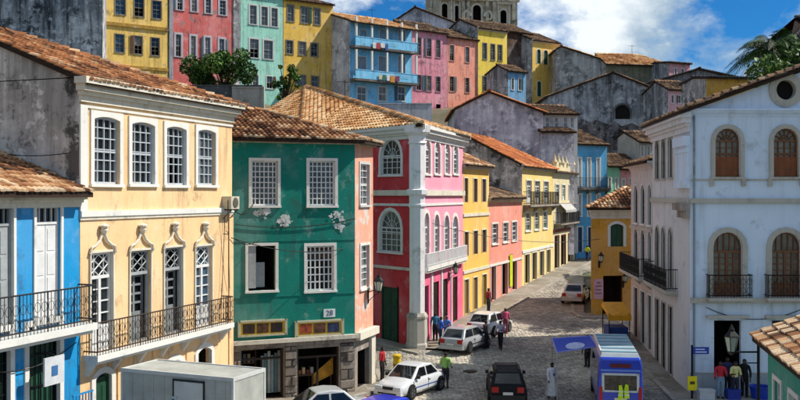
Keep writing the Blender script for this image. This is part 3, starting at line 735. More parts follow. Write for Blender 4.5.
# cobblestones: thousands of small stones, one mass
def cobbles():
    rng = np.random.default_rng(3); V = []; Fc = []; T = []; base = 0
    def field(x0, x1, y0, y1, s):
        nonlocal base
        nx, ny = int((x1 - x0) / s), int((y1 - y0) / (s * .85))
        jx = rng.uniform(-.28, .28, (ny + 2, nx + 2)) * s; jy = rng.uniform(-.25, .25, (ny + 2, nx + 2)) * s
        def g(i, j): return np.array([x0 + (i + .5 * (j % 2)) * s + jx[j, i], y0 + j * s * .85 + jy[j, i]])
        for j in range(ny):
            for i in range(nx):
                c = np.array([x0 + (i + .5 + .5 * (j % 2)) * s, y0 + (j + .5) * s * .85])
                if not in_poly(c[0], c[1], road_poly) or any(in_poly(c[0], c[1], P) for P in PAVES): continue
                q = [g(i, j), g(i + 1, j), g(i + 1, j + 1), g(i, j + 1)]; m = sum(q) / 4
                zz = zr(*m); h = .022 + rng.uniform(0, .018); t = rng.uniform(-.012, .012, 4)
                for k in range(4): p = m + (q[k] - m) * .95; V.append((p[0], p[1], zz + .001))
                for k in range(4): p = m + (q[k] - m) * .66; V.append((p[0], p[1], zz + h + t[k]))
                b = base; Fc.extend([[b + 4, b + 5, b + 6, b + 7]] + [[b + k, b + (k + 1) % 4, b + 4 + (k + 1) % 4, b + 4 + k] for k in range(4)])
                T.extend([float(np.clip(.15 + .7 * rng.beta(2, 2.2) + .16 * math.sin(m[0] * .9 + 1.3 * math.sin(m[1] * .21)) + .12 * math.sin(m[1] * .6 + m[0] * .35), 0, 1))] * 8); base += 8
    field(-8, 15, 40, 62, .23); field(-2, 26, 62, 104, .30); field(-6, 14, 24, 40, .34)
    me = bpy.data.meshes.new('cobblestones'); me.from_pydata(V, [], Fc); me.materials.append(COBBLE)
    at = me.attributes.new('tint', 'FLOAT', 'POINT'); at.data.foreach_set('value', T); me.update()
    return stuff(link('cobblestones', me, road))
cobbles()

# ------------------------------------------------------------------ CREAM HOUSE
F = Fac(P_CR0, P_CR1); D = 10.0
cr = thing('terrace_house', 'cream plaster town house with white sash windows and one long iron balcony', 'house', (*((P_CR0 + P_CR1) / 2), 0))
CREAM = stucco('efc896', 0.36, 0.0, mott=.16)
GREYW = grime('dcd9d2', 'acaaa4', '302e2c', 1, 0, .5)
ops = [op(F, 90, 122, 112, 184, sw=.17, rise=.14, square=True, fm=paint('b4bcc2', .55, var=.1), nx=4, ny=6, gm=GLASS), op(F, 128, 157, 118, 184, sw=.17, rise=.14, square=True, fm=paint('b4bcc2', .55, var=.1), nx=4, ny=6, gm=GLASS),
       op(F, 163.5, 188, 122, 185, sw=.17, rise=.14, square=True, fm=paint('b4bcc2', .55, var=.1), nx=4, ny=6, gm=GLASS, half=True), op(F, 195, 217, 125, 185, sw=.17, rise=.14, square=True, fm=paint('b4bcc2', .55, var=.1), nx=4, ny=6, gm=GLASS_L)]
zb = 4.32
for i, (a, b, t, isopen) in enumerate(((89, 114, 250, 0), (128.5, 151, 248, 1), (163, 183.5, 246, 1), (194, 212.5, 244.5, 0))):
    ops.append(op(F, a, b, t, 355, 'french', sw=.07, zb=zb, key=True, open=bool(isopen), nx=1, ny=4, tz=.75, lp=.26, fm=WOODW if not isopen else WOODG, sm=CREAMW))
for a, b, t, kd in ((91, 115, 367, 'door'), (129, 151, 362, 'door'), (163, 185, 355, 'open'), (194.5, 213.5, 342, 'open')):
    ops.append(op(F, a, b, t, 400, kd, sw=.2, rise=.35, zb=.16, fm=GREEND, deep=1.2))
zt = 12.72
foot = rect_foot(F, D)
g = rect_roof(cr, F, D, zt + .25, .40, .42, hipR=True, mat=TILE_MIX, seed=11, hipk=1.32)
body(cr, foot, -.3, zt + .2, [CREAM, CREAM, GREYW, GREYW], {0: ops}, g, GREYW)
cornice(cr, F, 0, F.L, zt + .22, .75, .45, CREAMW)
strip(cr, 'string_course', F, -.03, F.L + .03, 8.62, 8.80, .09, WHITE)
strip(cr, 'string_course', F, -.03, F.L + .03, 8.52, 8.62, .05, CREAMW)
strip(cr, 'corner_pilaster', F, -.04, .30, 8.8, 12.1, .06, WHITE)
strip(cr, 'corner_pilaster', F, F.L - .28, F.L + .03, -.2, 8.5, .05, CREAM)
strip(cr, 'frieze', F, 0, F.L, 12.02, 12.10, .05, WHITE)
balcony(cr, F, F.U(83), F.U(222), zb, .55, 1.02, WHITE, RUST, brackets=7, st=.18)
for i, a in enumerate((121, 156, 189)):       # plaster piers between the ground floor doors
    strip(cr, 'pier', F, F.U(a) - .22, F.U(a) + .22, 0, 4.0, .05, CREAM)
strip(cr, 'plinth', F, 0, F.L, -.2, .7, .04, stucco('b98f62', .5, .1))

# ------------------------------------------------------------------ BLUE HOUSE
F = Fac(P_BL0, P_CR0 - (P_CR1 - P_CR0).normalized() * .03)
bl = thing('terrace_house', 'bright blue town house with white shutters and scrolled iron balcony', 'house', (*((P_BL0 + P_CR0) / 2), 0))
BLUE = stucco('118fcc', .3, 0, mott=.12)
ops = [op(F, 33, 62, 203, 293, 'shutter', sw=.1, zb=5.42, tz=.86, np=4, fm=WOODW), op(F, -14, 15.5, 203, 300, 'shutter', sw=.1, zb=5.42, tz=.86, np=4, fm=WOODG),
       op(F, -62, -36, 203, 300, 'shutter', sw=.1, zb=5.42, tz=.86, np=4, fm=WOODW)]
for a, b, t in ((24, 63, 319), (-21, 14, 327), (-66, -38, 330)):
    ops.append(op(F, a, b, t, 400, 'grille', sw=.17, zb=.16, fm=GREEND))
ze = 9.55; foot = rect_foot(F, 8)
g = rect_roof(bl, F, 8, ze, .36, .5, side=.02, mat=TILE, seed=5)
body(bl, foot, -.3, ze - .05, BLUE, {0: ops}, g, GREYW)
cornice(bl, F, 0, F.L - .05, ze - .12, .5, .34, CREAMW)
b_ = balcony(bl, F, F.U(-66), F.L - .02, 5.40, .7, 1.15, WHITE, IRON, brackets=0, st=.2)

# garden gate of blue bars between the two houses' doors
hs = thing('hanging_sign', 'small white square sign board hung over the green grilled door of the blue house', 'sign', F.pt(F.U(38), 4.3, .0))
s = MB().box(F.U(26), F.U(46), -.66, -.60, 3.86, 4.66, F.M(0, 0)); s.build('board', paint('c9cdd0', .4, var=.1), hs)
MB().tube([F.pt(F.U(36), 4.72, 0), F.pt(F.U(36), 4.72, .64), F.pt(F.U(36), 4.6, .64)], .02, 6).build('bracket', IRON, hs)
MB().box(F.U(33), F.U(39), -.675, -.662, 4.12, 4.4, F.M(0, 0)).build('emblem', paint('3b6aa0', .5), hs)
bg = thing('iron_gate', 'low blue barred gate standing on the pavement by the cream house corner', 'gate', F.pt(F.L - .5, .14, .6))
mb = MB(); M = F.M(0, 0)
for i in range(7): mb.tube([M @ Vector((F.L - .95 + .14 * i, -.55, .14)), M @ Vector((F.L - .95 + .14 * i, -.55, 3.35))], .022, 5)
mb.build('bar', paint('2a86c0', .5), bg); mb = MB()
for z in (.3, 1.3, 2.3, 3.3): mb.box(F.L - 1.0, F.L - .06, -.575, -.525, z, z + .05, M)
mb.build('crossbar', paint('2a86c0', .5), bg)

# ------------------------------------------------------------------ GREEN HOUSE with stone ground floor
FG = Fac(G0, G1); FS = Fac(G1, G2); back = G0 - FG.n * 9; back2 = G2 - FG.n * 6
gr = thing('corner_house', 'dark teal green corner house with white lattice windows above a stone shop floor', 'house', (*((G0 + G1) / 2), 0))
TEAL = stucco('118072', .34, 0.0, mott=.24); SALM = stucco('e8a98e', .3, .45, peelc=(.62, .56, .50), mott=.2)
ops = [op(FG, 248.5, 280.5, 158.5, 205.5, sw=.13, nx=6, ny=8, gm=GLASS_L, mid=False, t=.045), op(FG, 306.5, 337.5, 158.5, 205.5, sw=.13, nx=6, ny=8, gm=GLASS_L, mid=False, t=.045),
       op(FG, 245.5, 278, 243, 290.5, 'open', sw=.13, deep=2.0, sill=True), op(FG, 304, 336.5, 243, 290.5, sw=.13, nx=6, ny=6, gm=GLASS, mid=False, t=.05)]
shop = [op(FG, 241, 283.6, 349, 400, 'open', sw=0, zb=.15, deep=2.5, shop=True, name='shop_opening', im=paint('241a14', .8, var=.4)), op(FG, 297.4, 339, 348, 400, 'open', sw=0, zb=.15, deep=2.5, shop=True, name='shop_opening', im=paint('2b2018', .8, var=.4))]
zl = FG.Z(290, 339); ze = FG.Z(300, 137.5)
mb = MB(); facade_wall(mb, FG, zl, ze, ops); mb.poly([V3(G0, zl), V3(G0, ze), V3(back, ze), V3(back, zl)]); mb.poly([V3(back, zl), V3(back, ze), V3(back2, ze), V3(back2, zl)]); mb.poly([V3(back2, zl), V3(back2, ze), V3(G2, ze), V3(G2, zl)])
mb.build('wall', TEAL, gr); place_openings(gr, FG, ops)
mb = MB(); facade_wall(mb, FG, -.2, zl, shop); mb.poly([V3(G0, -.2), V3(G0, zl), V3(back, zl), V3(back, -.2)])
sops = [op(FS, 359, 369.7, 161.5, 205, sw=.12, nx=2, ny=6, sm=WHITE_D), op(FS, 359.5, 369.7, 243, 288, sw=.12, nx=2, ny=6, gm=GLASS_L)]
gops = [op(FS, 357.5, 369, 349, 380, 'open', sw=.0, zb=.15, deep=1.4, name='shop_opening')]
facade_wall(mb, FS, -.2, zl, gops); mb.poly([V3(back2, -.2), V3(back2, zl), V3(G2, zl), V3(G2, -.2)])
mb.build('ground_floor_wall', STONE, gr); place_openings(gr, FG, shop); place_openings(gr, FS, gops)
mb = MB(); facade_wall(mb, FS, zl, ze, sops); mb.build('side_wall', SALM, gr); place_openings(gr, FS, sops)
strip(gr, 'ledge', FG, -.05, FG.L + .12, zl - .12, zl + .06, .22, CREAMW); strip(gr, 'ledge', FS, 0, FS.L + .15, zl - .25, zl + .1, .28, CREAMW)
strip(gr, 'ledge', FG, 0, FG.L, zl - .30, zl - .12, .10, STONE)
rb_ = random.Random(2)
for a, b in ((233.5, 240.5), (284.3, 296.6), (339.8, 354)):      # rough stone piers, block by block
    u0, u1 = FG.U(a), FG.U(b); z = -.05; k = 0
    while z < zl - .45:
        h_ = rb_.uniform(.30, .46); h_ = min(h_, zl - .32 - z); cuts = [u0, u1] if k % 2 else [u0, u0 + (u1 - u0) * rb_.uniform(.35, .65), u1]
        for c0_, c1_ in zip(cuts[:-1], cuts[1:]):
            pr = rb_.uniform(.05, .13); e_ = .012; M_ = FG.M(0, 0); bv = .03
            MB().hexa([M_ @ Vector(p_) for p_ in ((c0_ + e_, .0, z + e_), (c1_ - e_, .0, z + e_), (c1_ - e_, .0, z + h_ - e_), (c0_ + e_, .0, z + h_ - e_))], [M_ @ Vector(p_) for p_ in ((c0_ + e_ + bv, -pr, z + e_ + bv), (c1_ - e_ - bv, -pr, z + e_ + bv), (c1_ - e_ - bv, -pr, z + h_ - e_ - bv), (c0_ + e_ + bv, -pr, z + h_ - e_ - bv))]).build('stone_block', rb_.choice((STONE, STONE_D, STONE, stucco('8a8074', .5, .2, mott=.4))), gr)
        z += h_; k += 1
strip(gr, 'stone_pier', FS, FS.L - .55, FS.L, -.1, zl - .25, .14, CREAMW)
strip(gr, 'string_course', FG, .05, FG.L, FG.Z(290, 241), FG.Z(290, 240), .025, TEAL); strip(gr, 'string_course', FG, .05, FG.L, FG.Z(290, 296), FG.Z(290, 295), .025, TEAL)
# inside leaf of the open window, whitish board behind it
mb = MB().box(FG.U(249), FG.U(256), .02, .6, FG.Z(260, 288), FG.Z(260, 246), FG.M(0, 0)); mb.build('open_casement', WOODG, gr)
MB().box(FG.U(258), FG.U(267), .4, .45, FG.Z(260, 288), FG.Z(260, 263), FG.M(0, 0)).build('shutter_board', WOODG, gr)
# peeling white patches near the eyebrow of the wall
# roof of the green house
o_ = .42; pit = .36
n1, n2 = FG.n, FS.n
E0 = V3(G0 + n1 * o_ - FG.d * .1, ze - .1); E1 = V3(G1 + n1 * o_ + FG.d * .35, ze - .1); E2 = V3(G2 + n2 * o_ + FS.d * .3, ze - .1)
mid = G0 * .35 + G2 * .25 + back * .4
RA = V3(G0 - FG.n * 4.6 - FG.d * .1, ze + 1.55); RB = V3(G0 - FG.n * 4.6 + FG.d * 2.6, ze + 1.55)
BK0 = V3(back - FG.d * .1, ze - .1); BK1 = V3(back2 + FG.d * .3, ze - .1)
roof(gr, [[E0, E1, RB, RA], [E1, E2, RB], [E2, BK1, RB], [BK1, BK0, RA, RB]], TILE, .235, .36, 21, [(E1, RB), (RA, RB)])
strip(gr, 'cornice', FG, 0, FG.L, ze - .28, ze - .1, .2, paint('b9b0a0', .8, var=.3)); strip(gr, 'cornice', FS, 0, FS.L, ze - .28, ze - .1, .2, paint('b9b0a0', .8, var=.3))
# picture boards over the shops
pics = [['3a2a20', '5a3b20', '2c1c18'], ['a04a28', '6a4436', '2a3a60']]
for k, (a, b) in enumerate(((238, 286), (295, 342.5))):
    u0, u1 = FG.U(a), FG.U(b); z0, z1 = FG.Z((a + b) / 2, 335.2), FG.Z((a + b) / 2, 320.5)
    pb = thing('picture_board', ('pale framed shop board with three dark brown pictures in yellow mounts' if k == 0 else 'pale framed shop board with red, brown and blue pictures in yellow mounts'), 'shop sign', FG.pt((u0 + u1) / 2, z0, .1))
    MB().box(u0, u1, -.10, .0, z0, z1, FG.M(0, 0)).build('board', paint('b9a94a', .6, var=.15) if 0 else paint('c9a52a', .6, var=.15), pb)
    mb = MB(); t = .09
    for bx in ((u0, u1, z0 - .03, z0 + t * .6), (u0, u1, z1 - t * .6, z1 + .03), (u0 - .03, u0 + t, z0 - .03, z1 + .03), (u1 - t, u1 + .03, z0 - .03, z1 + .03)): mb.box(bx[0], bx[1], -.14, .0, bx[2], bx[3], FG.M(0, 0))
    mb.build('frame', paint('b5b39a', .6), pb)
    for j in range(3):
        w_ = (u1 - u0 - .3) / 3; ua = u0 + .15 + w_ * j + .05
        MB().box(ua, ua + w_ - .1, -.118, -.09, z0 + .12, z1 - .12, FG.M(0, 0)).build('picture', paint(pics[k][j], .5, var=.6, scale=5), pb)
pl = thing('house_number_plate', 'small white enamel number plate on the teal wall above the right shop board', 'sign', FG.pt(FG.U(329), FG.Z(329, 317), .05))
MB().box(FG.U(323.5), FG.U(335), -.04, .0, FG.Z(329, 317), FG.Z(329, 309), FG.M(0, 0)).build('plate', paint('d5d9da', .4, var=.05), pl)

def text_mesh(body_, size, mat, name, root, M, ext=.004):
    c = bpy.data.curves.new('t', 'FONT'); c.body = body_; c.size = size; c.align_x = 'CENTER'; c.align_y = 'CENTER'; c.extrude = ext
    o = bpy.data.objects.new('t', c); COL.objects.link(o)
    dg = bpy.context.evaluated_depsgraph_get(); me = bpy.data.meshes.new_from_object(o.evaluated_get(dg))
    bpy.data.objects.remove(o); me.materials.clear(); me.materials.append(mat); me.name = name
    L = M @ Matrix.Rotation(R(90), 4, 'X'); L.translation -= ORG[root]
    return link(name, me, root, M=L)
text_mesh('28', .34, paint('30506a', .5, var=0), 'lettering', pl, FG.M(FG.U(329.2), FG.Z(329, 313), .048))

# air conditioner between cream and green houses
F = Fac(P_CR0, P_CR1)
ac = thing('air_conditioner', 'small white air conditioner box on the cream house corner', 'air conditioner', F.pt(F.U(226), F.Z(226, 208), .0))
u, z = F.U(226), F.Z(226, 209)
MB().box(u - .32, u + .32, -.42, -.01, z, z + .5, F.M(0, 0)).build('casing', paint('c2bda9', .5, var=.15), ac)
MB().lathe([(.2, 0), (.2, .02), (.05, .025)], 16, F.pt(u, z + .25, .42), Matrix((F.d.to_3d(), Vector((0, 0, 1)), F.n.to_3d())).transposed().to_4x4()).build('fan_grille', paint('55524a', .6), ac)
mb = MB()
for s in (-.25, .25): mb.box(u + s - .02, u + s + .02, -.4, .0, z - .05, z - .001, F.M(0, 0)); mb.tube([F.pt(u + s, z - .03, .38), F.pt(u + s, z - .4, .0)], .015, 5)
mb.build('bracket', IRON, ac)

# ------------------------------------------------------------------ RED AND PINK CORNER HOUSE
FL, FR = Fac(PL, PC), Fac(PC, PR)
pk = thing('corner_house', 'red and pink corner house with white round corner column and arched windows', 'house', (PC.x, PC.y, zg(*PC)))
RED = stucco('cc4046', .3, .05, peelc=(.5, .35, .33), mott=.2); PINK = stucco('f09db2', .14, 0, mott=.16)
za = FR.Z(428, 191); zb2 = FR.Z(428, 268); ztop = FR.Z(440, 131)
AP = Vector((-8.0, 80.0)); zap = 18.4
rops = [op(FL, 379, 403, 136, 175, sw=.2, rise=1, nx=4, ny=3), op(FL, 378, 403, 207.5, 252, sw=.2, rise=1, nx=4, ny=4, gm=GLASS_L), op(FL, 381, 399, 287, 345, 'door', sw=.0, zb=zg(*PC) + .14, fm=GREEND)]
pops = []
for (a, b, t) in ((424, 431, 136), (433.5, 440.6, 138), (443.8, 450.4, 139.5), (452.4, 458.5, 141)): pops.append(op(FR, a, b, t, 174, sw=.22, rise=1, nx=2, ny=4))
for (a, b, t) in ((422.8, 429.6, 209), (432.8, 439.8, 210.5), (442.8, 449.7, 212), (451.4, 458.5, 213)): pops.append(op(FR, a, b, t, 258, 'french', sw=.22, rise=1, zb=zb2 + .15, lattice=False, ny=4, lp=.2, tz=.72))
for (a, b, t) in ((423, 428.8, 286), (433.5, 439, 282), (443, 447.8, 279), (453, 457.5, 277)):
    u = FR.U((a + b) / 2); pops.append(op(FR, a, b, t, 340, 'door' if a > 430 else 'open', sw=.0, zb=FR.gz(u) + .14, fm=WOODD))
foot = [PL, PC, PR, Vector((-1.5, 84)), Vector((-15, 76))]
mbr = MB(); facade_wall(mbr, FL, -.2, ztop, rops); mbr.build('wall', RED, pk); place_openings(pk, FL, rops)
lowp = [o for o in pops if o['z'] + o['h'] < zb2]; mbl = MB(); facade_wall(mbl, FR, 0, zb2, lowp); mbl.build('wall', stucco('e4688c', .3, .1, mott=.18), pk)
mbp = MB(); facade_wall(mbp, FR, zb2, za, [o for o in pops if zb2 < o['z'] and o['z'] + o['h'] < za]); facade_wall(mbp, FR, za, ztop, [o for o in pops if o['z'] > za]); mbp.build('wall', PINK, pk); place_openings(pk, FR, pops)
mb = MB()
for i in (2, 3, 4): f_ = Fac(foot[i], foot[(i + 1) % 5]); facade_wall(mb, f_, -.2, ztop, [])
mb.build('side_wall', GREYW, pk)
for f_, e in ((FL, 0), (FR, 0)):
    cornice(pk, f_, 0, f_.L, ztop + .05, .8, .5, WHITE)
    strip(pk, 'string_course', f_, 0, f_.L, za - .28, za + .05, .16, CREAMW); strip(pk, 'string_course', f_, 0, f_.L, za - .9, za - .75, .07, WHITE)
strip(pk, 'string_course', FL, 0, FL.L, zb2 - .05, zb2 + .12, .08, CREAMW)
balcony(pk, FR, .8, FR.L - .3, zb2 + .13, .4, .8, WHITE, WOODW, brackets=0, st=.22, scroll=False, baluster=True)
for (a, b) in ((430.8, 432.4), (440.8, 442.2), (450.6, 451.4)):
    strip(pk, 'pilaster', FR, FR.U(a), FR.U(b), zg(*PC), zb2 - .1, .06, WHITE_D)
# round column at the corner
zc0 = zg(*PC); c3 = (PC.x - .05, PC.y + .3, 0)
MB().lathe([(.68, zc0 - .1), (.68, zc0 + .3), (.62, zc0 + .4), (.60, zc0 + 1.75), (.64, zc0 + 1.85), (.64, zc0 + 1.95), (.52, zc0 + 2.15)], 8, c3).build('column_base', stucco('b5aea2', .5, .2, mott=.3), pk)
mb = MB().lathe([(.48, zc0 + 2.1), (.48, za - 1.0), (.56, za - .9), (.56, za - .8), (.50, za - .72), (.50, za - .3), (.66, za - .2), (.68, za + .06), (.50, za + .12), (.50, ztop - 1.1), (.58, ztop - 1.02), (.52, ztop - .95), (.54, ztop - .6), (.8, ztop - .4), (.85, ztop)], 8, c3, Matrix.Rotation(R(22.5), 4, 'Z'))
mb.build('corner_column', stucco('eeeaea', .2, 0, mott=.12), pk)
ov = .55
e0 = V3(PL + FL.n * ov, ztop + .0); e1 = V3(PC + (FL.n + FR.n).normalized() * ov * 1.6, ztop + .0); e2 = V3(PR + FR.n * ov, ztop + .0)
apx = V3(AP, zap); bk1 = V3(foot[3], ztop); bk2 = V3(foot[4], ztop)
roof(pk, [[e0, e1, apx], [e1, e2, apx], [e2, bk1, apx], [bk1, bk2, apx], [bk2, e0, apx]], TILE_WARM, .30, .42, 31, [(e1, apx), (e0, apx), (e2, apx)])
# drooping plants / garland on the balcony

# ------------------------------------------------------------------ THE ROW UP THE STREET
def row_house(name, label, p0, p1, D, eave_px, mat, specs, pitch=.45, rmat=None, sd=1, side=None, strings=(), cm=CREAMW, **rk):
    F = Fac(Q[p0] + (Q[p1] - Q[p0]).normalized() * .012, Q[p1] - (Q[p1] - Q[p0]).normalized() * .012); xm = (p0 + p1) / 2
    zt = F.Z(xm, eave_px); ops = []
    for rects, y0, y1, kw in specs:
        for i, (a, b) in enumerate(rects):
            k = dict(kw)
            u = F.U((a + b) / 2)
            # rows are level in the world: take the height at the house's middle
            z1, z0 = F.Z(xm, y0), F.Z(xm, y1)
            if k.pop('ground', False): z0 = F.gz(u) + .14
            sw = k.pop('sw', .1); kind = k.pop('kind', 'sash'); rise = k.pop('rise', 0)
            w = max(.5, round((F.U(b) - F.U(a) - 2 * sw) / .05) * .05); h = round((z1 - z0 - sw) / .05) * .05
            ops.append(dict(u=u, w=w, h=h, z=z0, rise=rise * w / 2, kind=kind, sw=sw, **k))
    ops.sort(key=lambda o: o['u'])
    root = simple_house(name, label, F, D, zt, mat, ops, pitch=pitch, rmat=rmat, side_mat=side or GREYW, sd=sd, cm=cm, w=.26, **rk)
    for y0, y1, out, m in strings: strip(root, 'string_course', F, 0, F.L, F.Z(xm, y1), F.Z(xm, y0), out, m)
    return root, F
YEL = stucco('eec264', .14, 0, mott=.18); SAL2 = stucco('eb9a88', .18, .1, mott=.2); YEL2 = stucco('ecd082', .18, 0, mott=.18); CRM2 = stucco('ddd0a8', .3, .1, mott=.2)
row_house('terrace_house', 'narrow golden yellow row house touching the pink corner house', 463, 489, 9, 163.5, YEL,
          [(((463.8, 468), (473, 477.4), (481.6, 486)), 178, 202, dict(kind='shutter', fm=WOODB, sw=.06, np=2)), (((463.8, 468.4), (473, 477.8), (481.6, 486.3)), 230, 254, dict(kind='shutter', fm=WOODB, sw=.06, np=2)),
           (((464, 468.8), (473, 477.6), (482, 486.5)), 276, 300, dict(kind='door', fm=paint('8a6a20', .6), sw=.06, ground=True))], rmat=TILE, sd=41, strings=((213, 216, .08, CREAMW), (268, 271, .07, CREAMW)))
row_house('terrace_house', 'low salmon pink row house with old brown roof between two yellow houses', 489, 522, 9, 196.5, SAL2,
          [(((491.5, 498.2), (502.4, 508.4), (511.4, 517)), 221, 242, dict(nx=2, ny=4, sw=.12, gm=GLASS)), (((490.8, 496), (501.5, 507.8), (511.6, 517)), 262, 295, dict(kind='open', sw=.08, ground=True, deep=1.0))],
          pitch=.30, rmat=TILE_OLD, sd=42, strings=((261, 263, .08, WHITE),))
y2, F2 = row_house('terrace_house', 'pale yellow row house with bright orange tiled roof and upper balcony', 522, 553, 10.5, 166, YEL2,
          [(((526, 531.6), (534.4, 540), (543.4, 548.6)), 180, 204, dict(kind='french', sw=.1, lattice=False, ny=4)), (((525, 531), (534, 539.4), (542.6, 547.6)), 210.5, 229.5, dict(nx=2, ny=3, sw=.12, gm=glass_mat('274a3a'))),
           (((524.5, 529.6), (532, 536.8), (539.5, 544), (546.4, 550.4)), 251, 280, dict(kind='open', sw=.09, ground=True, deep=1.0))], pitch=.52, rmat=TILE_OR, sd=43, strings=((247.5, 250, .08, WHITE),), hipR=True)
balcony(y2, F2, F2.U(523), F2.U(552.5), F2.Z(537, 204.5), .7, 1.15, STONE, IRON, brackets=4, scroll=False)
orn, F3 = row_house('terrace_house', 'cream row house with ornamented parapet beside the sky blue house', 553, 575, 9, 172, CRM2,
          [(((555.5, 559), (561.8, 565.2), (568.2, 571.8)), 184, 200, dict(kind='french', sw=.1, lattice=False, ny=3)), (((555.5, 559), (561.8, 565.2), (568.2, 571.8)), 206, 222, dict(kind='french', sw=.1, lattice=False)),
           (((554.6, 559), (561, 565.6), (567.8, 572)), 234, 262, dict(kind='open', sw=.1, ground=True, deep=1., sm=paint('6a2c20', .6)))], pitch=.25, rmat=TILE_OLD, sd=44, strings=((228, 231, .1, paint('7a3020', .6)), (203, 204.2, .3, STONE)))
balcony(orn, F3, F3.U(554), F3.U(574), F3.Z(564, 222.5), .7, 1.1, STONE, IRON, brackets=3, scroll=False)
mb = MB(); zt = F3.Z(564, 172)
mb.box(0, F3.L, -.1, .2, zt - .1, zt + .45, F3.M(0, 0))
for i in range(6):
    u = F3.L * (i + .5) / 6; mb.lathe([(.16, 0), (.22, .25), (.3, .45), (.16, .75), (.07, 1.1), (.02, 1.3)], 8, F3.pt(u, zt + .45, -.05))
for i in range(5): mb.box(F3.L * (i + .7) / 6, F3.L * (i + 1.3) / 6, -.08, .1, zt + .45, zt + .95 - .3 * (i % 2), F3.M(0, 0))
mb.build('parapet', CRM2, orn)

# sky blue house closing the street, and its neighbours
def front_house(name, label, px0, px1, y0, y1, D, eave, mat, specs, **k):
    F = Fac(PY(px0, y0), PY(px1, y1)); xm = (px0 + px1) / 2; ops = []
    for rects, a, b, kw in specs:
        for r in rects:
            kk = dict(kw); ops.append(op(F, r[0], r[1], a, b, **kk))
    zb = k.pop('zb', None)
    return simple_house(name, label, F, D, F.Z(xm, eave), mat, ops, z0=zb, **k), F
SKY = stucco('5aacdc', .35, .1, mott=.2)
b2, FB = front_house('terrace_house', 'sky blue three storey house at the bend of the street with dark balcony', 575.6, 607, 105.2, 107, 10, 143.5, SKY,
    [(((577.6, 582.2), (587, 591.4), (596.2, 600.6)), 157, 187, dict(kind='french', sw=.14, lattice=False)), (((577.6, 582.2), (587, 591.4), (596.2, 600.6)), 193, 216, dict(nx=2, ny=4, sw=.14)), (((576.8, 583), (587, 592), (597, 602)), 226, 252, dict(kind='door', sw=.14, fm=paint('2b4a6a', .6)))],
    rmat=TILE_OLD, sd=51, pitch=.35, side_mat=GREYW, zb=1.8)
balcony(b2, FB, FB.U(576.4), FB.U(606.4), FB.Z(590, 187.5), .9, 1.1, STONE_D, IRON, brackets=4, scroll=False, st=.25)
MINT = stucco('8fd0a8', .2, 0, mott=.2); PKS = stucco('e8a0a0', .2, 0, mott=.2)
front_house('terrace_house', 'small mint green house next to the sky blue house', 607.4, 620, 109, 110, 8, 165, MINT, [(((608, 611.4), (614.6, 618.6)), 177, 189, dict(nx=2, ny=2, sw=.12))], rmat=TILE_OLD, sd=52, zb=1.8, side_mat=GREYW)
front_house('terrace_house', 'small rose pink house beyond the mint green house', 620.2, 646, 110, 111.5, 8, 168, PKS, [(((621.6, 625.4), (628.6, 632.4), (636, 640)), 178, 190, dict(nx=2, ny=2, sw=.12))], rmat=TILE_OLD, sd=53, zb=1.8, side_mat=GREYW)

# ------------------------------------------------------------------ grey gables and roofs behind the row
GREYV = grime('dedde4', 'b4b3bc', '504f56', .65, 3, .35)
GREYD = grime('cacccc', '9a9c9e', '333435', .85, 7, .7)
def gable_block(name, label, pts, y, D, zb, mat, rmat=TILE_OLD, sd=1, over=.35, w=.32):
    """a long house seen from its gable end: outline pixels of the end wall (left eave, apex, right eave), running back D metres"""
    (x0, e0), (xa, ea), (x1, e1) = pts; A, P, B = apt(x0, e0, y), apt(xa, ea, y), apt(x1, e1, y); dv = Vector((0, D, 0))
    root = thing(name, label, 'house', (P.x, y, zb)); mb = MB()
    zb_ = lambda p: Vector((p.x, p.y, zb))
    mb.poly([zb_(A), zb_(B), B, P, A]); mb.poly([zb_(A) + dv, A + dv, P + dv, B + dv, zb_(B) + dv])
    mb.poly([zb_(A), A, A + dv, zb_(A) + dv]); mb.poly([zb_(B), zb_(B) + dv, B + dv, B])
    mb.build('wall', mat, root)
    up = Vector((0, -over, .16)); sl = (A - P).normalized() * .4; sr = (B - P).normalized() * .4
    pl = [[A + sl + up + dv, A + sl + up, P + up, P + up + dv], [B + sr + up, B + sr + up + dv, P + up + dv, P + up]]
    roof(root, pl, rmat, w, .45, sd, [(P + up, P + up + dv)])
    mb = MB()
    return root
gable_block('gable_house', 'violet grey weathered gable house with orange brown roof behind the row', ((455, 110), (489, 93), (543, 113)), 100, 16, 2, GREYV, TILE_OR, 61)
F = Fac(PY(543, 101), PY(577, 103)); 
front_house('annex_house', 'small white upper annex with a row of dark windows beside the violet grey gable', 542.5, 577.5, 101.5, 102.5, 7, 113, stucco('c4c6c8', .3, .1), [(((546, 549.5), (555, 558.5), (564, 567.5), (571, 574)), 117, 128, dict(nx=2, ny=2, sw=0))], rmat=TILE_OLD, sd=62, zb=3, pitch=.3)
front_house('lean_house', 'low grey house under a brown roof between the annex and the sky blue house', 541, 574, 99.5, 100.5, 5, 131, GREYV, [], rmat=TILE_OLD, sd=63, zb=3, pitch=.25)
wg = gable_block('warehouse', 'large grey weathered gable wall above the sky blue house', ((548, 97), (613, 73.5), (700, 108)), 128, 14, 4, GREYD, TILE_OLD, 64)
rw = thing('ruined_wall', 'blackened ruined wall with ragged top above the mint house', 'wall', (*PY(612, 118), 4))
mb = MB(); tops = [(574, 122), (582, 119), (590, 122), (597, 119.5), (606, 124), (615, 121), (622, 126), (632, 123), (640, 127), (650, 125), (664, 128)]
for (xa, ya), (xb, yb) in zip(tops[:-1], tops[1:]):
    a, b = apt(xa, ya, 118), apt(xb, yb, 118); k = Vector((0, .8, 0))
    lo = lambda p: Vector((p.x, p.y, 3)); mb.hexa([lo(a), lo(b), lo(b) + k, lo(a) + k], [a, b, b + k, a + k])
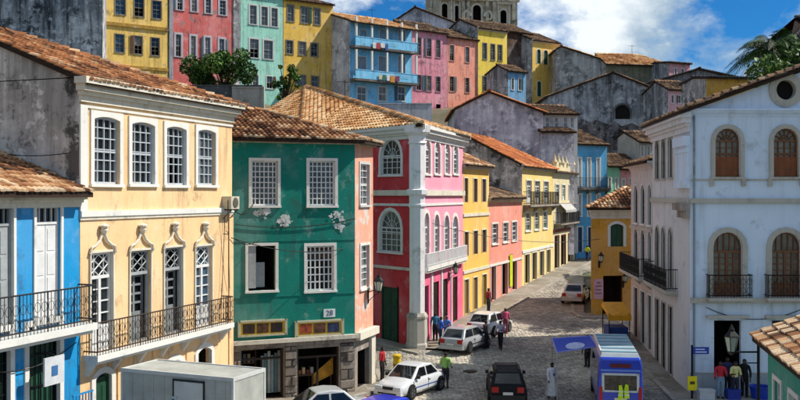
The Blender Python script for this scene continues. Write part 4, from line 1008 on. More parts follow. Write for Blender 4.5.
mb.build('wall', grime('9a9a9a', '6a6a6a', '1c1c1c', 1, 9, .7), rw)
front_house('small_house', 'little pale house with two dark windows under the blackened wall', 639, 657, 114, 115, 6, 141, stucco('b9bdb6', .3, .1), [(((641, 644), (647, 650)), 145, 156, dict(nx=2, ny=2, sw=.1))], rmat=TILE_OLD, sd=65, zb=3)

Fw = Fac(PY(548, 128), PY(700, 128))
for a, t in ((577, 90), (597, 82), (613, 77), (668, 98)): strip(wg, 'buttress', Fw, Fw.U(a) - .25, Fw.U(a) + .25, 4, Fw.Z(a, t), .18, GREYD)
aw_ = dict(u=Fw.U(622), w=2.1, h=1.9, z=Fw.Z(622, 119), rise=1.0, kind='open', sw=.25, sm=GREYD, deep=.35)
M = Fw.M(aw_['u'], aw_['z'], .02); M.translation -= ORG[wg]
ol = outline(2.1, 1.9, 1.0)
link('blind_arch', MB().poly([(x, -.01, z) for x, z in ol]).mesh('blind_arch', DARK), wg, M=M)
mb = MB(); ou = outline(2.6, 2.15, 1.25)
for (a, b), (c, d) in zip(zip(ol[:-1], ol[1:]), zip(ou[:-1], ou[1:])): mb.poly([(a[0], -.2, a[1]), (b[0], -.2, b[1]), (d[0], -.2, d[1]), (c[0], -.2, c[1])]); mb.poly([(c[0], -.2, c[1]), (d[0], -.2, d[1]), (d[0], 0, d[1]), (c[0], 0, c[1])])
link('arch_surround', mb.mesh('arch_surround', STONE_D), wg, M=M)

# ------------------------------------------------------------------ HILLTOP TERRACE
Hd = 9.0; HFM = paint('8e9496', .6, var=.2)
def HYl(px): return 140.85 / (1 - 0.72 * kx(px))      # the hilltop terrace recedes to the right
def hill(name, label, px0, px1, y0, y1, eave, mat, specs, zb=14, sd=1, side=None, **k):
    F = Fac(PY(px0, y0), PY(px1, y1)); ops = []
    for rects, a, b, kw in specs:
        for r in rects:
            o = op(F, r[0], r[1], a, b, **{q: v for q, v in kw.items() if q != 'dy'})
            if o['kind'] == 'sash' and 'fm' not in o: o['fm'] = HFM
            xm = sum(q[0] + q[1] for q in rects) / 2 / len(rects); sw = o['sw']
            o['z'] = F.Z(xm, b); o['h'] = max(.4, round((F.Z(xm, a) - F.Z(xm, b) - sw) / .05) * .05); ops.append(o)
    # level rows: give every opening of a row the same sill height
    return simple_house(name, label, F, k.pop('D', Hd), F.Z((px0 + px1) / 2, eave), mat, ops, z0=zb, rmat=k.pop('rmat', TILE_OLD), sd=sd, side_mat=side or GREYD, w=.34, **k), F
hill('tenement', 'tall blank blackened grey building on the hill behind the cream house', -70, 102.6, 106, 110, -22, grime('bcc4ca', '848c94', '22262c', 1, 12, .9), [], sd=71)
SHW = paint('6d6a62', .6, var=.2)
h1, F1 = hill('tenement', 'mustard yellow tenement with dark sash windows on the hilltop', 103.4, 168, HYl(103.4), HYl(168), -20, stucco('f2cc70', .5, .25, dark=(.09,.07,.04), peelc=(.55,.45,.30), mott=.25),
     [(((114.5, 126), (133.5, 144.5), (151.5, 162)), -2, 16.5, dict(sw=.1, sm=STONE, nx=2, ny=4, fm=SHW)), (((114.5, 124.8), (133.5, 143), (150.5, 160)), 35.5, 54, dict(sw=.1, sm=STONE, nx=2, ny=4, fm=SHW, dy=.05))], sd=72)
strip(h1, 'string_course', F1, 0, F1.L, F1.Z(135, 28), F1.Z(135, 24.5), .2, stucco('b08a38', .5, .1)); strip(h1, 'string_course', F1, 0, F1.L, F1.Z(135, 69), F1.Z(135, 66), .15, stucco('b08a38', .5, .1))
h2, F_ = hill('tenement', 'peeling brick red tenement with white framed windows on the hilltop', 169, 240, HYl(169), HYl(240), -18, stucco('dc706c', .55, .45, dark=(.07,.04,.04), peelc=(.36, .20, .19), mott=.3),
     [(((175.5, 184.4), (190, 198.6), (204, 212.6), (218, 227.5)), -4, 12.5, dict(sw=.25, sm=stucco('b9b4bd', .3), nx=2, ny=4, fm=WOODG)), (((174, 182.8), (189, 197.6), (203.5, 212), (217.5, 226)), 35, 58.5, dict(sw=.25, sm=stucco('b9b4bd', .3), nx=2, ny=4, fm=WOODG))], sd=73)
strip(h2, 'drainpipe_pilaster', F_, 0, .5, 14, F_.Z(200, -17), .12, stucco('9fa3ab', .5, .2)); strip(h2, 'drainpipe_pilaster', F_, F_.L - 1.0, F_.L, 14, F_.Z(200, -17), .12, GREYD)
hill('tenement', 'pale mint green tenement with white windows on the hilltop', 240.6, 283, HYl(240.6), HYl(283), -8, stucco('a4e2ce', .5, .3, dark=(.10,.13,.11), peelc=(.55, .58, .55), mott=.25),
     [(((248.5, 258), (260, 269), (270, 279)), 5.5, 25.5, dict(sw=.2, sm=WHITE_D, nx=2, ny=4, gm=GLASS_L)), (((248.5, 260), (262.5, 274)), 38.5, 58.5, dict(sw=.2, sm=WHITE_D, nx=2, ny=4, gm=GLASS_L)), (((252, 259), (266, 273)), 75, 88, dict(sw=.1, nx=2, ny=2))], sd=74)
hill('tenement', 'ochre tenement with grey windows on the hilltop beside the blue galleried house', 283.4, 333, HYl(283.4), HYl(333), 1.5, stucco('ecc25a', .45, .2, dark=(.09,.07,.03), peelc=(.5,.4,.25), mott=.25),
     [(((286.6, 294.6), (300.2, 308.6), (313.4, 320.8)), 6, 23, dict(sw=.15, sm=STONE, nx=2, ny=4, gm=GLASS_L, dy=.06)), (((285.6, 293.6), (298, 306.6), (310.4, 318.4)), 41, 55, dict(sw=.12, sm=STONE, nx=2, ny=3, dy=.06)), (((298, 306), (311, 319)), 75, 86, dict(sw=.12, nx=2, ny=2, sm=STONE))], sd=75, pitch=.3)
# blue house with galleries
y0, y1 = HYl(350) - 5.5, HYl(411.5) - 5.5; FBx = Fac(PY(350, y0), PY(411.5, y1))
LB = stucco('80ccf4', .5, .25, dark=(.08,.10,.12), peelc=(.5,.55,.58), mott=.22)
bops = []
for a, b in ((359.4, 367), (379, 387), (397.6, 405.6)): bops.append(op(FBx, a, b, 29, 47, 'shutter', sw=.08, louvre=True, fm=paint('8aa7bd', .6, var=.2)))
for a, b in ((356.6, 366.6), (378, 387), (397.4, 405.6)): bops.append(op(FBx, a, b, 56, 74, 'shutter', sw=.08, louvre=True, fm=paint('8a9aa4', .6, var=.2)))
for a, b in ((356.6, 366.6), (378, 387), (397.4, 405.6)): bops.append(op(FBx, a, b, 86, 101, sw=.1, nx=2, ny=2))
gb = simple_house('galleried_house', 'light blue house with two open galleries and white posts on the hilltop', FBx, 12, FBx.Z(380, 24), LB, bops, z0=14, rmat=TILE_WARM, side_mat=GREYV, sd=76, w=.34, over=1.6, pitch=.32)
for yy, nm in ((49.5, 'gallery_floor'), (81.5, 'gallery_floor')):
    z = FBx.Z(380, yy); strip(gb, nm, FBx, -.1, FBx.L + .1, z - .3, z, 1.4, STONE_D)
    mb = MB().box(0, FBx.L, -1.38, -1.28, z, z + 1.15, FBx.M(0, 0)); mb.box(-.02, FBx.L + .02, -1.42, -1.24, z + 1.15, z + 1.25, FBx.M(0, 0)); mb.build('gallery_parapet', LB, gb)
    for i in range(5):
        u = .15 + (FBx.L - .3) * i / 4; strip(gb, 'gallery_post', FBx, u - .13, u + .13, z + 1.25, z + 3.9, 1.45, WHITE, back=-1.2)
hill('tenement', 'rose pink peeling tenement with narrow dark windows right of the blue galleries', 412, 447, HYl(412), HYl(447), 31, stucco('ea9aaa', .6, .4, dark=(.10,.04,.06), peelc=(.45,.28,.30), mott=.3),
     [(((416, 422), (426.4, 432), (435.4, 441)), 38, 56.5, dict(sw=.12, sm=stucco('c98a98', .4), nx=2, ny=3, dy=.1)), (((416, 422), (426.4, 432), (435.4, 441)), 75, 91, dict(sw=.12, sm=stucco('c98a98', .4), nx=2, ny=3, dy=.05)), (((426, 431), (436, 441)), 104, 116, dict(kind='open', sw=0, deep=1.))], sd=77)
hill('tenement', 'salmon orange tenement with two narrow windows per floor on the hilltop', 447.3, 477.6, HYl(447.3), HYl(477.6), 38, stucco('fba68e', .5, .2, mott=.2),
     [(((449.2, 454.6), (464.8, 469.8)), 45.5, 61.5, dict(sw=.1, sm=stucco('d8a090', .3), nx=2, ny=3)), (((449.2, 454.6), (464.8, 469.8)), 76.5, 92, dict(sw=.1, sm=stucco('d8a090', .3), nx=2, ny=3))], sd=78)
gable_block('gable_house', 'dark violet gable house rising behind the pink and salmon tenements', ((397, 20), (415, 8), (480, 33)), 162, 12, 16, GREYV, TILE_OLD, 79)
hill('tenement', 'clean lemon yellow tenement with brown windows on the hilltop', 478, 507, HYl(478) - .3, HYl(507) - .3, 29, stucco('f4d658', .35, .08, mott=.15),
     [(((482.4, 487.2), (490.4, 495.4), (497.4, 502.6)), 43.5, 60, dict(sw=.12, sm=STONE, nx=2, ny=3, gm=GLASS_BR)), (((482.4, 487.2), (490.4, 495.4), (497.4, 502.6)), 76.5, 92, dict(sw=.12, sm=STONE, nx=2, ny=3, gm=GLASS_BR))], sd=80, cm=CREAMW)
hill('roofless_house', 'dark brown bare brick wall between the lemon yellow and golden tenements', 507.4, 532, HYl(507) + 2, HYl(532) + 2, 32, stucco('5a3c2a', .7, .35, peelc=(.22, .13, .09), mott=.5), [], sd=81)
hill('small_house', 'small pale blue hut below the brown brick wall', 508, 526, 142, 144, 71, stucco('7fb2d8', .4, .2), [(((511, 514.4), (518, 521.4)), 78, 90, dict(sw=.1, nx=2, ny=2))], sd=82, D=5)
hill('tenement', 'golden yellow tenement with green shutters on the hilltop near the grey gables', 532.4, 559, HYl(532) - 1.5, HYl(559) - 1.5, 41, stucco('f4cc66', .4, .1, mott=.18),
     [(((536.2, 541.2), (543, 548.4), (550.6, 555.4)), 49.5, 64.5, dict(kind='shutter', sw=.14, fm=GREEND, np=2, rise=.6)), (((536.6, 541.8), (549.8, 554.8)), 81, 97, dict(kind='shutter', sw=.14, fm=GREEND, np=2, rise=.6))], sd=83, cm=CREAMW)
gable_block('warehouse', 'grey stained hilltop house with brown roof right of the golden tenement', ((556, 50), (561, 47), (640, 72)), 152, 12, 14, grime('c8c8c4', '9a9a96', '44453f', .7, 15), TILE_WARM, 84)
hill('tiled_house', 'low long house with wide reddish tiled roof against the sky', 606, 668, 150, 152, 64, stucco('7d7a5c', .7, .2), [], sd=85, rmat=TILE_WARM, pitch=.5, hipR=True, D=8)
hill('tenement', 'little pale pink house with white parapet at the end of the tiled roof', 669, 690, 148, 150, 63, stucco('e0a0a2', .3, .1), [(((674, 677), (681, 684)), 68, 76, dict(sw=.1, nx=2, ny=2))], sd=86, pitch=.1, D=6)
hill('small_house', 'small pink house with three dark windows below the slate roof', 668, 692, 122, 123, 89, stucco('e6b4bc', .25, .1), [(((671, 674), (678, 681), (685, 688)), 95, 103, dict(sw=.08, nx=2, ny=2))], sd=87, D=6, zb=4)
gable_block('slate_house', 'long dark slate roofed house on the hill behind the white gabled house', ((648, 84), (699, 70), (760, 83)), 134, 20, 10, grime('8a8c90', '606468', '24262a', .8, 17), TILE_DK, 88)
hill('small_house', 'ochre plaster wall of a low house behind the white gable', 706, 762, 104, 105, 78, stucco('c99a3a', .4, .15), [], sd=89, zb=4, pitch=.12, rmat=TILE_DK, D=6)
# corner tower at the right edge
hill('tower_house', 'yellow tower house with dark overhanging roof behind the palm', 797, 850, 84, 84, 36, stucco('c8b06a', .3, .1), [], sd=90, zb=3, D=8, hipL=True, hipR=True, over=1.1, pitch=.6, rmat=TILE_DK)

# church tower top
ct = thing('church_tower', 'pale weathered stone church tower rising above the hilltop roofs', 'church tower', (*PY(478, 195), 20))
Fc = Fac(PY(437, 194), PY(516, 196)); CH = grime('d4c8b0', 'a69a84', '3c362e', .8, 19)
cops = [op(Fc, 440.5, 449, 2, 26, 'open', sw=.3, rise=1, deep=2, sm=CREAMW), op(Fc, 453.5, 460, 4, 26, 'open', sw=.3, rise=1, deep=2, sm=CREAMW), op(Fc, 471, 483, 3, 30, 'open', sw=.4, rise=1, deep=2, sm=CREAMW), op(Fc, 498.5, 508.5, 8, 26, 'open', sw=.4, rise=1, deep=2, sm=CREAMW)]
body(ct, rect_foot(Fc, 16), 18, Fc.Z(478, -40), CH, {0: cops})
for a, b in ((436.5, 439), (450, 452), (461, 464.5), (466, 469), (485, 488), (492, 496), (511.5, 516.5)): strip(ct, 'pilaster', Fc, Fc.U(a), Fc.U(b), 18, Fc.Z(478, -40), .8, CH)
for a, b in ((32, 35), (-5, -8), (1.5, -.5)): strip(ct, 'cornice', Fc, -.6, Fc.L + .6, Fc.Z(478, b if b > a else a), Fc.Z(478, a if b > a else b), .9, CH)
strip(ct, 'balustrade', Fc, Fc.U(496), Fc.U(512), Fc.Z(500, 30), Fc.Z(500, 27), 1.0, CREAMW)
mb = MB()
for s in (0, 1): mb.lathe([(2.6, 0), (3.0, 1.0), (2.4, 3), (1.2, 5), (.4, 7), (.1, 9)], 14, Fc.pt(Fc.L * (.2 + .6 * s), Fc.Z(478, -40), -6))
mb.build('dome', CH, ct, smooth=50)
LST = stucco('d8d0be', .5, .1, mott=.2)
for a, b, t, bt in ((439.5, 450, 0, 30), (453, 460.5, 1, 30), (497, 510, 4, 27)): strip(ct, 'niche_panel', Fc, Fc.U(a), Fc.U(a) + .35, Fc.Z(478, bt), Fc.Z(478, t), .35, LST); strip(ct, 'niche_panel', Fc, Fc.U(b) - .35, Fc.U(b), Fc.Z(478, bt), Fc.Z(478, t), .35, LST); strip(ct, 'niche_hood', Fc, Fc.U(a) - .3, Fc.U(b) + .3, Fc.Z(478, t) + .0, Fc.Z(478, t) + .5, .6, LST)
for s_, a in ((1, 464.5), (-1, 489.5)):      # carved scrolls either side of the middle bay
    u = Fc.U(a); mb = MB(); mb.tube([Fc.pt(u + s_ * (.2 + .9 * math.cos(k * .5) * (1 - k / 16)), Fc.Z(478, 17) + 1.3 * math.sin(k * .5) * (1 - k / 16) + .0, .5) for k in range(14)], [.42 * (1 - k / 20) for k in range(14)], 6); mb.build('scroll', LST, ct)
for a in (438, 451, 463, 488, 494, 514): MB().lathe([(.3, 0), (.55, .4), (.7, 1.0), (.35, 1.7), (.2, 2.1), (.3, 2.3), (.02, 2.8)], 8, Fc.pt(Fc.U(a), Fc.Z(478, -1), .2)).build('urn', LST, ct)

# garden walls on the slope
def low_wall(label, px0, px1, ya, yb, top, zb, mat, th=.35):
    a, b = apt(px0, top, ya), apt(px1, top, yb); o = thing('garden_wall', label, 'wall', ((a.x + b.x) / 2, (a.y + b.y) / 2, zb))
    k = Vector((0, th, 0)); lo = lambda p: Vector((p.x, p.y, zb)); MB().hexa([lo(a), lo(b), lo(b) + k, lo(a) + k], [a, b, b + k, a + k]).build('wall', mat, o)
    u = Vector((0, 0, .12)); e = Vector((0, -.08, 0)); MB().hexa([a + e, b + e, b + k - e, a + k - e], [a + e + u, b + e + u, b + k - e + u, a + k - e + u]).build('coping', mat, o)
low_wall('white stained garden wall below the blue galleried house', 378, 432, 118, 120, 104, 8, stucco('b9bcc0', .55, .2))
low_wall('dark blackened garden wall under the bush on the slope', 190, 262, 108, 108, 86, 8, stucco('5a5c60', .9, .2))
low_wall('pale grey garden wall above the cream house eaves', 232, 264, 80, 80, 88, 4, stucco('a8a69c', .6, .2))

# ------------------------------------------------------------------ WHITE GABLED HOUSE
WX = 14.6
W1 = WR0 + Vector((WX, 0)); FW = Fac(WR0, W1); FWS = Fac(WS1, WR0)
wh = thing('gabled_house', 'large white gabled corner house with arched brown windows and round attic window', 'house', (WR0.x, WR0.y, 0))
WB = stucco('d8e8f9', .42, 0.0, dark=(.30, .32, .34), mott=.09); WB2 = stucco('d8d9da', .25, 0.0, dark=(.10, .11, .12), mott=.12)
TRIM = stucco('bcb8ac', .25, 0, mott=.15)
BRW = dict(fm=paint('7a4e2c', .5, var=.25, scale=6), gm=glass_mat('6a6458', .25), sm=TRIM)
z_e, z_m, z_b = FW.Z(740, 111), FW.Z(740, 201), FW.Z(740, 298)
wops = []
for c in (727.2, 785.6, 844):
    wops.append(op(FW, c - 17, c + 17, 124.5, 177, sw=.2, rise=1, nx=4, ny=5, lowpanel=True, pm=paint('8a4a26', .6, var=.25), proud=.1, **BRW))
    wops.append(op(FW, c - 20, c + 20, 226.5, 297, 'french', sw=.24, rise=1, zb=z_b + .05, ny=5, lp=.22, tz=.70, nx=2, lattice=False, tnx=5, proud=.1, **BRW))
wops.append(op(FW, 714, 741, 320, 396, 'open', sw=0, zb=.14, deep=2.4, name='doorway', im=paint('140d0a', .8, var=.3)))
wops.append(op(FW, 772, 800, 320, 396, 'door', sw=.0, zb=.14, fm=WOODD)); wops.append(op(FW, 830, 858, 320, 396, 'door', sw=.0, zb=.14, fm=WOODD))
sops = []
for a, b in ((655.4, 659.6), (661.6, 666), (668.4, 673)):
    sops.append(op(FWS, a, b, 133, 176, sw=.1, rise=.8, nx=2, ny=6, zb=FW.Z(690, 176), fm=WOODD, sm=TRIM))
    sops[-1]['h'] = round((FW.Z(690, 130) - FW.Z(690, 176)) / .05) * .05
    sops.append(op(FWS, a, b, 225, 290, 'french', sw=.1, rise=1, zb=z_b + .05, fm=WOODD, sm=TRIM, lattice=False, gm=GLASS_BR)); sops[-1]['h'] = 3.0
    sops.append(op(FWS, a, b, 300, 380, 'door', sw=.08, zb=.14, sm=TRIM, fm=WOODD)); sops[-1]['h'] = 3.5
mb = MB(); facade_wall(mb, FW, -.2, z_e, wops); apx = Vector((WR0.x + WX / 2, WR0.y, z_e + .35 * WX / 2))
# pediment with a hole for the round window
oc = FW.pt(FW.U(785.6), FW.Z(785.6, 90)); ring = 0.55; nO = 16
hole = [Vector((oc.x + ring * math.cos(2 * math.pi * i / nO), WR0.y, oc.z + ring * math.sin(2 * math.pi * i / nO))) for i in range(nO)]
def edge_hit(a):   # from the round window outwards to the pediment's outline
    d = Vector((math.cos(a), math.sin(a))); best = 1e9; tri = [(WR0.x, z_e), (WR0.x + WX, z_e), (apx.x, apx.z)]
    for i in range(3):
        p, q = Vector(tri[i]), Vector(tri[(i + 1) % 3]); e = q - p; den = d.x * e.y - d.y * e.x
        if abs(den) < 1e-9: continue
        w_ = p - Vector((oc.x, oc.z)); t = (w_.x * e.y - w_.y * e.x) / den; s_ = (w_.x * d.y - w_.y * d.x) / den
        if t > 0 and -1e-6 <= s_ <= 1 + 1e-6: best = min(best, t)
    return best
angs = sorted({2 * math.pi * i / nO for i in range(nO)} | {math.atan2(z - oc.z, x - oc.x) % (2 * math.pi) for x, z in ((WR0.x, z_e), (WR0.x + WX, z_e), (apx.x, apx.z))})
for i, a in enumerate(angs):
    b = angs[(i + 1) % len(angs)]; pts = []
    for an in (a, b): t = edge_hit(an); pts.append((Vector((oc.x + ring * math.cos(an), WR0.y, oc.z + ring * math.sin(an))), Vector((oc.x + t * math.cos(an), WR0.y, oc.z + t * math.sin(an)))))
    mb.poly([pts[0][0], pts[0][1], pts[1][1], pts[1][0]])
BKD = 9.27
mb.build('wall', WB, wh); place_openings(wh, FW, wops)
mb = MB(); facade_wall(mb, FWS, -.2, z_e, sops)
wb0, wb1 = WS1, Vector((WS1.x + WX - .5, WS1.y)); dzb = Vector((0, 0, 0))
f_ = Fac(wb1, wb0); facade_wall(mb, f_, -.2, z_e, []); f_ = Fac(W1, wb1); facade_wall(mb, f_, -.2, z_e, [])
mb.poly([V3(wb0, z_e), V3(wb1, z_e), Vector(((wb0.x + wb1.x) / 2, wb0.y, apx.z))])
mb.build('side_wall', WB2, wh); place_openings(wh, FWS, sops)
# round window
mb = MB(); nn = 24
for i in range(nn):
    a, b = 2 * math.pi * i / nn, 2 * math.pi * (i + 1) / nn; oo = lambda r, an, y: Vector((oc.x + r * math.cos(an), y, oc.z + r * math.sin(an)))
    y0 = WR0.y - .09; mb.poly([oo(.46, a, y0), oo(.46, b, y0), oo(.80, b, y0), oo(.80, a, y0)]); mb.poly([oo(.80, a, y0), oo(.80, b, y0), oo(.80, b, WR0.y), oo(.80, a, WR0.y)]); mb.poly([oo(.46, a, y0), oo(.46, b, y0), oo(.46, b, WR0.y + .4), oo(.46, a, WR0.y + .4)])
ow = mb.build('round_window', TRIM, wh)
MB().poly([(oc.x + .6 * math.cos(2 * math.pi * i / 16), WR0.y + .3, oc.z + .6 * math.sin(2 * math.pi * i / 16)) for i in range(16)]).build('pane', DARK, ow)
cornice(wh, FW, 0, FW.L, z_e + .1, .34, .22, WB); cornice(wh, FWS, 0, FWS.L - .02, z_e - .05, .9, .5, WB2)
strip(wh, 'string_course', FW, 0, FW.L, z_m - .1, z_m + .12, .14, TRIM); strip(wh, 'string_course', FWS, 0, FWS.L, z_m - .1, z_m + .12, .14, TRIM)
strip(wh, 'string_course', FW, 0, FW.L, FW.Z(740, 180.5), FW.Z(740, 179), .05, TRIM); 
strip(wh, 'string_course', FW, 0, FW.L, z_b - .22, z_b + .02, .2, TRIM); strip(wh, 'string_course', FW, 0, FW.L, FW.Z(740, 373) - .03, FW.Z(740, 373) + .03, .03, TRIM)
for c in (727.2, 785.6, 844):
    balcony(wh, FW, FW.U(c - 22), FW.U(c + 22), z_b + .05, .55, 1.05, TRIM, IRON, brackets=0, st=.14)
    strip(wh, 'door_hood', FW, FW.U(c - 21), FW.U(c + 21), FW.Z(c, 318), FW.Z(c, 315), .22, TRIM)
    for s in (-16, 16):
        strip(wh, 'sill_bracket', FW, FW.U(c + s) - .1, FW.U(c + s) + .1, FW.Z(c, 186), FW.Z(c, 178.5), .12, TRIM)
balcony(wh, FWS, .4, FWS.L - 2.6, z_b + .05, .6, 1.05, TRIM, IRON, brackets=0)
# corner pilaster with capital and corbel
for nm, u0, u1, za_, zb_, o_, m in (('corner_pilaster', FWS.L - 2.3, FWS.L + .0, z_m + .9, z_e - 1.6, .16, WB), ('pilaster_capital', FWS.L - 2.45, FWS.L + .06, z_e - 1.6, z_e - 1.15, .30, WB), ('pilaster_capital', FWS.L - 2.35, FWS.L + .04, z_e - 1.9, z_e - 1.72, .22, WB),
                                     ('pilaster_base', FWS.L - 2.4, FWS.L + .06, z_m + .6, z_m + .95, .26, WB), ('corbel', FWS.L - 2.3, FWS.L + .05, z_m - .45, z_m - .1, .34, STONE), ('corbel', FWS.L - 1.9, FWS.L + .03, z_m - .8, z_m - .45, .2, STONE)):
    strip(wh, nm, FWS, u0, u1, za_, zb_, o_, m)
strip(wh, 'drainpipe', FW, FW.U(693) , FW.U(694.6), 0, z_e - .2, .09, stucco('8f9aa2', .3))
strip(wh, 'plinth', FW, 0, FW.L, -.1, FW.Z(740, 374), .025, stucco('a9b3ba', .3, .1))
# roof
sl = .35
zl = z_e + .08; L0 = Vector((WR0.x - .55, WR0.y - .35, zl - .12)); L1 = Vector((WS1.x - .55, WS1.y + .3, zl - .12)); T0 = Vector((apx.x, WR0.y - .35, apx.z + .2)); T1 = Vector((apx.x + .4, WS1.y + .3, apx.z + .2))
R0_ = Vector((WR0.x + WX + .5, WR0.y - .35, zl - .12)); R1_ = Vector((WR0.x + WX + .5, WS1.y + .3, zl - .12))
roof(wh, [[L1, L0, T0, T1], [R0_, R1_, T1, T0]], TILE_OLD, .26, .4, 91, [(L0 + Vector((0, .12, .02)), T0 + Vector((0, .12, .02))), (T0, T1)])

# ------------------------------------------------------------------ SECOND WHITE HOUSE
F2w = Fac(WS2, WS1 + (WS2 - WS1).normalized() * .04); ze2 = 11.2; w2x = 9.0
w2 = thing('terrace_house', 'narrow white house with tall arched windows and iron balcony behind the white gabled house', 'house', (*WS2, zg(*WS2)))
W2M = stucco('c9c4bf', .3, .1, dark=(.09, .08, .08), mott=.15); o2 = []
for a, b in ((634.2, 638.4), (641, 645.4), (648, 652)):
    for zb_, h_, kd in ((7.6, 2.3, 'sash'), (z_b + .1, 2.6, 'french'), (.5, 3.1, 'door')):
        q = op(F2w, a, b, 178, 215, kd, sw=.1, rise=.8 if kd != 'door' else 0, zb=zb_, fm=WOODD, lattice=False, gm=GLASS_BR, deep=1.2, nx=2, ny=5); q['h'] = h_; o2.append(q)
bk = [WS1 + Vector((.0, .04)), WS2]
foot = [WS2, WS1 + (WS2 - WS1).normalized() * .04, WS1 + Vector((w2x, .04)), WS2 + Vector((w2x, 0))]
body(w2, foot, -.2, ze2, W2M, {0: o2})
cornice(w2, F2w, 0, F2w.L, ze2 + .02, .45, .3, W2M); strip(w2, 'string_course', F2w, 0, F2w.L, 7.2, 7.4, .1, TRIM)
balcony(w2, F2w, -.1, F2w.L - .2, z_b + .1, .75, 1.05, TRIM, IRON, brackets=3)
a0, a1 = V3(WS2 + Vector((-.45, .35)), ze2 - .0), V3(WS1 + Vector((-.45, 0.04)), ze2 - .0)
roof(w2, [[a0, a1, a1 + Vector((4.9, 0, 1.5)), a0 + Vector((4.9, 0, 1.5))], [a1 + Vector((9.8, 0, 0)), a0 + Vector((9.8, 0, 0)), a0 + Vector((4.9, 0, 1.5)), a1 + Vector((4.9, 0, 1.5))]], TILE_OLD, .26, .4, 92)
mb = MB()
for y_ in (WS1.y + .06, WS2.y - .02): mb.poly([Vector((WS1.x, y_, ze2 - .05)), Vector((WS1.x + w2x, y_, ze2 - .05)), Vector((WS1.x + w2x / 2, y_, ze2 + 1.3))])
mb.build('gable_wall', W2M, w2)

# ------------------------------------------------------------------ OCHRE CORNER HOUSE
FY = Fac(YH0, YH1); zy = FY.Z(612, 208); OCH = stucco('d69a33', .16, .0, mott=.18)
yh = thing('corner_house', 'ochre yellow two storey corner house with green shuttered window', 'house', (*((YH0 + YH1) / 2), zg(*YH0)))
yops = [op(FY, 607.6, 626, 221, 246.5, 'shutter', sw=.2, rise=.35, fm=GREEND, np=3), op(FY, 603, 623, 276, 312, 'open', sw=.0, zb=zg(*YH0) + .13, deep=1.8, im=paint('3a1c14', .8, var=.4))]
YB = [YH1 + Vector((3.6, 9)), YH0 + Vector((3.6, 9.0))]
body(yh, [YH0, YH1, YB[0], YB[1]], 0, zy, OCH, {0: yops})
cornice(yh, FY, 0, FY.L, zy + .02, .55, .32, CREAMW); strip(yh, 'frieze', FY, 0, FY.L, zy - .75, zy - .55, .04, CREAMW)
e0, e1, e2, e3 = V3(YH0 + Vector((-.4, -.45)), zy), V3(YH1 + Vector((.4, -.45)), zy), V3(YB[0] + Vector((.4, .4)), zy), V3(YB[1] + Vector((-.4, .4)), zy)
ra, rb = V3((YH0 + YH1) / 2 + Vector((1.6, 2.5)), zy + 1.45), V3((YB[0] + YB[1]) / 2 + Vector((-.6, -1.5)), zy + 1.45)
roof(yh, [[e0, e1, ra], [e1, e2, rb, ra], [e2, e3, rb], [e3, e0, ra, rb]], TILE, .26, .4, 93, [(e0, ra), (e1, ra), (ra, rb)])
ps = thing('poster', 'pale pink poster board fixed beside the doorway of the ochre house', 'poster', FY.pt(FY.U(598), FY.Z(598, 298), .03))
MB().box(FY.U(593.6), FY.U(603), -.06, .0, FY.Z(598, 299), FY.Z(598, 279), FY.M(0, 0)).build('board', paint('d9a9b4', .6, var=.2), ps)
mb = MB()
for i, w_ in enumerate((.5, .42, .5, .3)): mb.box(FY.U(598.3) - w_ / 2, FY.U(598.3) + w_ / 2, -.07, -.059, FY.Z(598, 294 - i * 3.6), FY.Z(598, 292.6 - i * 3.6), FY.M(0, 0))
mb.build('print', paint('8a6a80', .6), ps)

# ------------------------------------------------------------------ TEAL KIOSK in the right foreground, its roof tiles one by one
ka, kb = Vector((11.62, 30.0)), Vector((9.9, 20.5)); FK = Fac(ka, kb); zk = 4.75
kk = thing('low_house', 'low teal house with white framed windows and old tiled roof in the right foreground', 'house', (ka.x, ka.y, 0))
KT = stucco('17937f', .15, 0, mott=.18); kops = []
for u in (1.5, 3.6, 6.0):
    kops.append(dict(u=u, w=1.0, h=2.3, z=1.4, rise=0, kind='sash', sw=.14, nx=2, ny=4, gm=GLASS_L))
kf = [ka, kb, kb + Vector((6, -1.2)), ka + Vector((6, -1.2))]
body(kk, kf, -.2, zk, KT, {0: kops})
strip(kk, 'cornice', FK, 0, FK.L, zk - .22, zk - .04, .16, WHITE)
E0 = V3(ka + FK.n * .42 - FK.d * .35, zk + .02); E1 = V3(kb + FK.n * .42 + FK.d * .2, zk + .02)
T1_ = E1 + Vector((3.0, -.6, 1.25)); T0_ = E0 + Vector((3.0, -.6, 1.25))
X0, X1 = T0_ + Vector((3.6, -.7, -1.25)), T1_ + Vector((3.6, -.7, -1.25))
kr = roof(kk, [[E0, E1, T1_, T0_], [X1, X0, T0_, T1_]], tiles=False)
mb = MB()
for (p, q) in ((ka, ka + Vector((6, -1.2))), (kb, kb + Vector((6, -1.2)))): mb.poly([V3(p, zk - .05), V3(q, zk - .05), V3((p + q) / 2, zk + 1.15)])
mb.build('gable_wall', KT, kk)
def one_tile_mesh(w, l, seed):
    mb = MB(); K = 5
    for r, y, z in ((w * .5, -.05, .05), (w * .42, l, .012)):
        mb.v += [Vector((math.cos(math.pi * k / 4) * r, y, math.sin(math.pi * k / 4) * r * .9 + z)) for k in range(K)]
    for r, y, z in ((w * .42, -.05, .045), (w * .35, l, .006)):
        mb.v += [Vector((math.cos(math.pi * k / 4) * r, y, math.sin(math.pi * k / 4) * r * .85 + z)) for k in range(K)]
    for k in range(4): mb.f += [[k, k + 1, 5 + k + 1, 5 + k], [10 + k + 1, 10 + k, 15 + k, 15 + k + 1], [k + 1, k, 10 + k, 10 + k + 1]]
    mb.m = [0] * len(mb.f); me = mb.mesh('roof_tile', TILE, smooth=60)
    at = me.attributes.new('tint', 'FLOAT', 'POINT'); at.data.foreach_set('value', [seed] * 20); return me
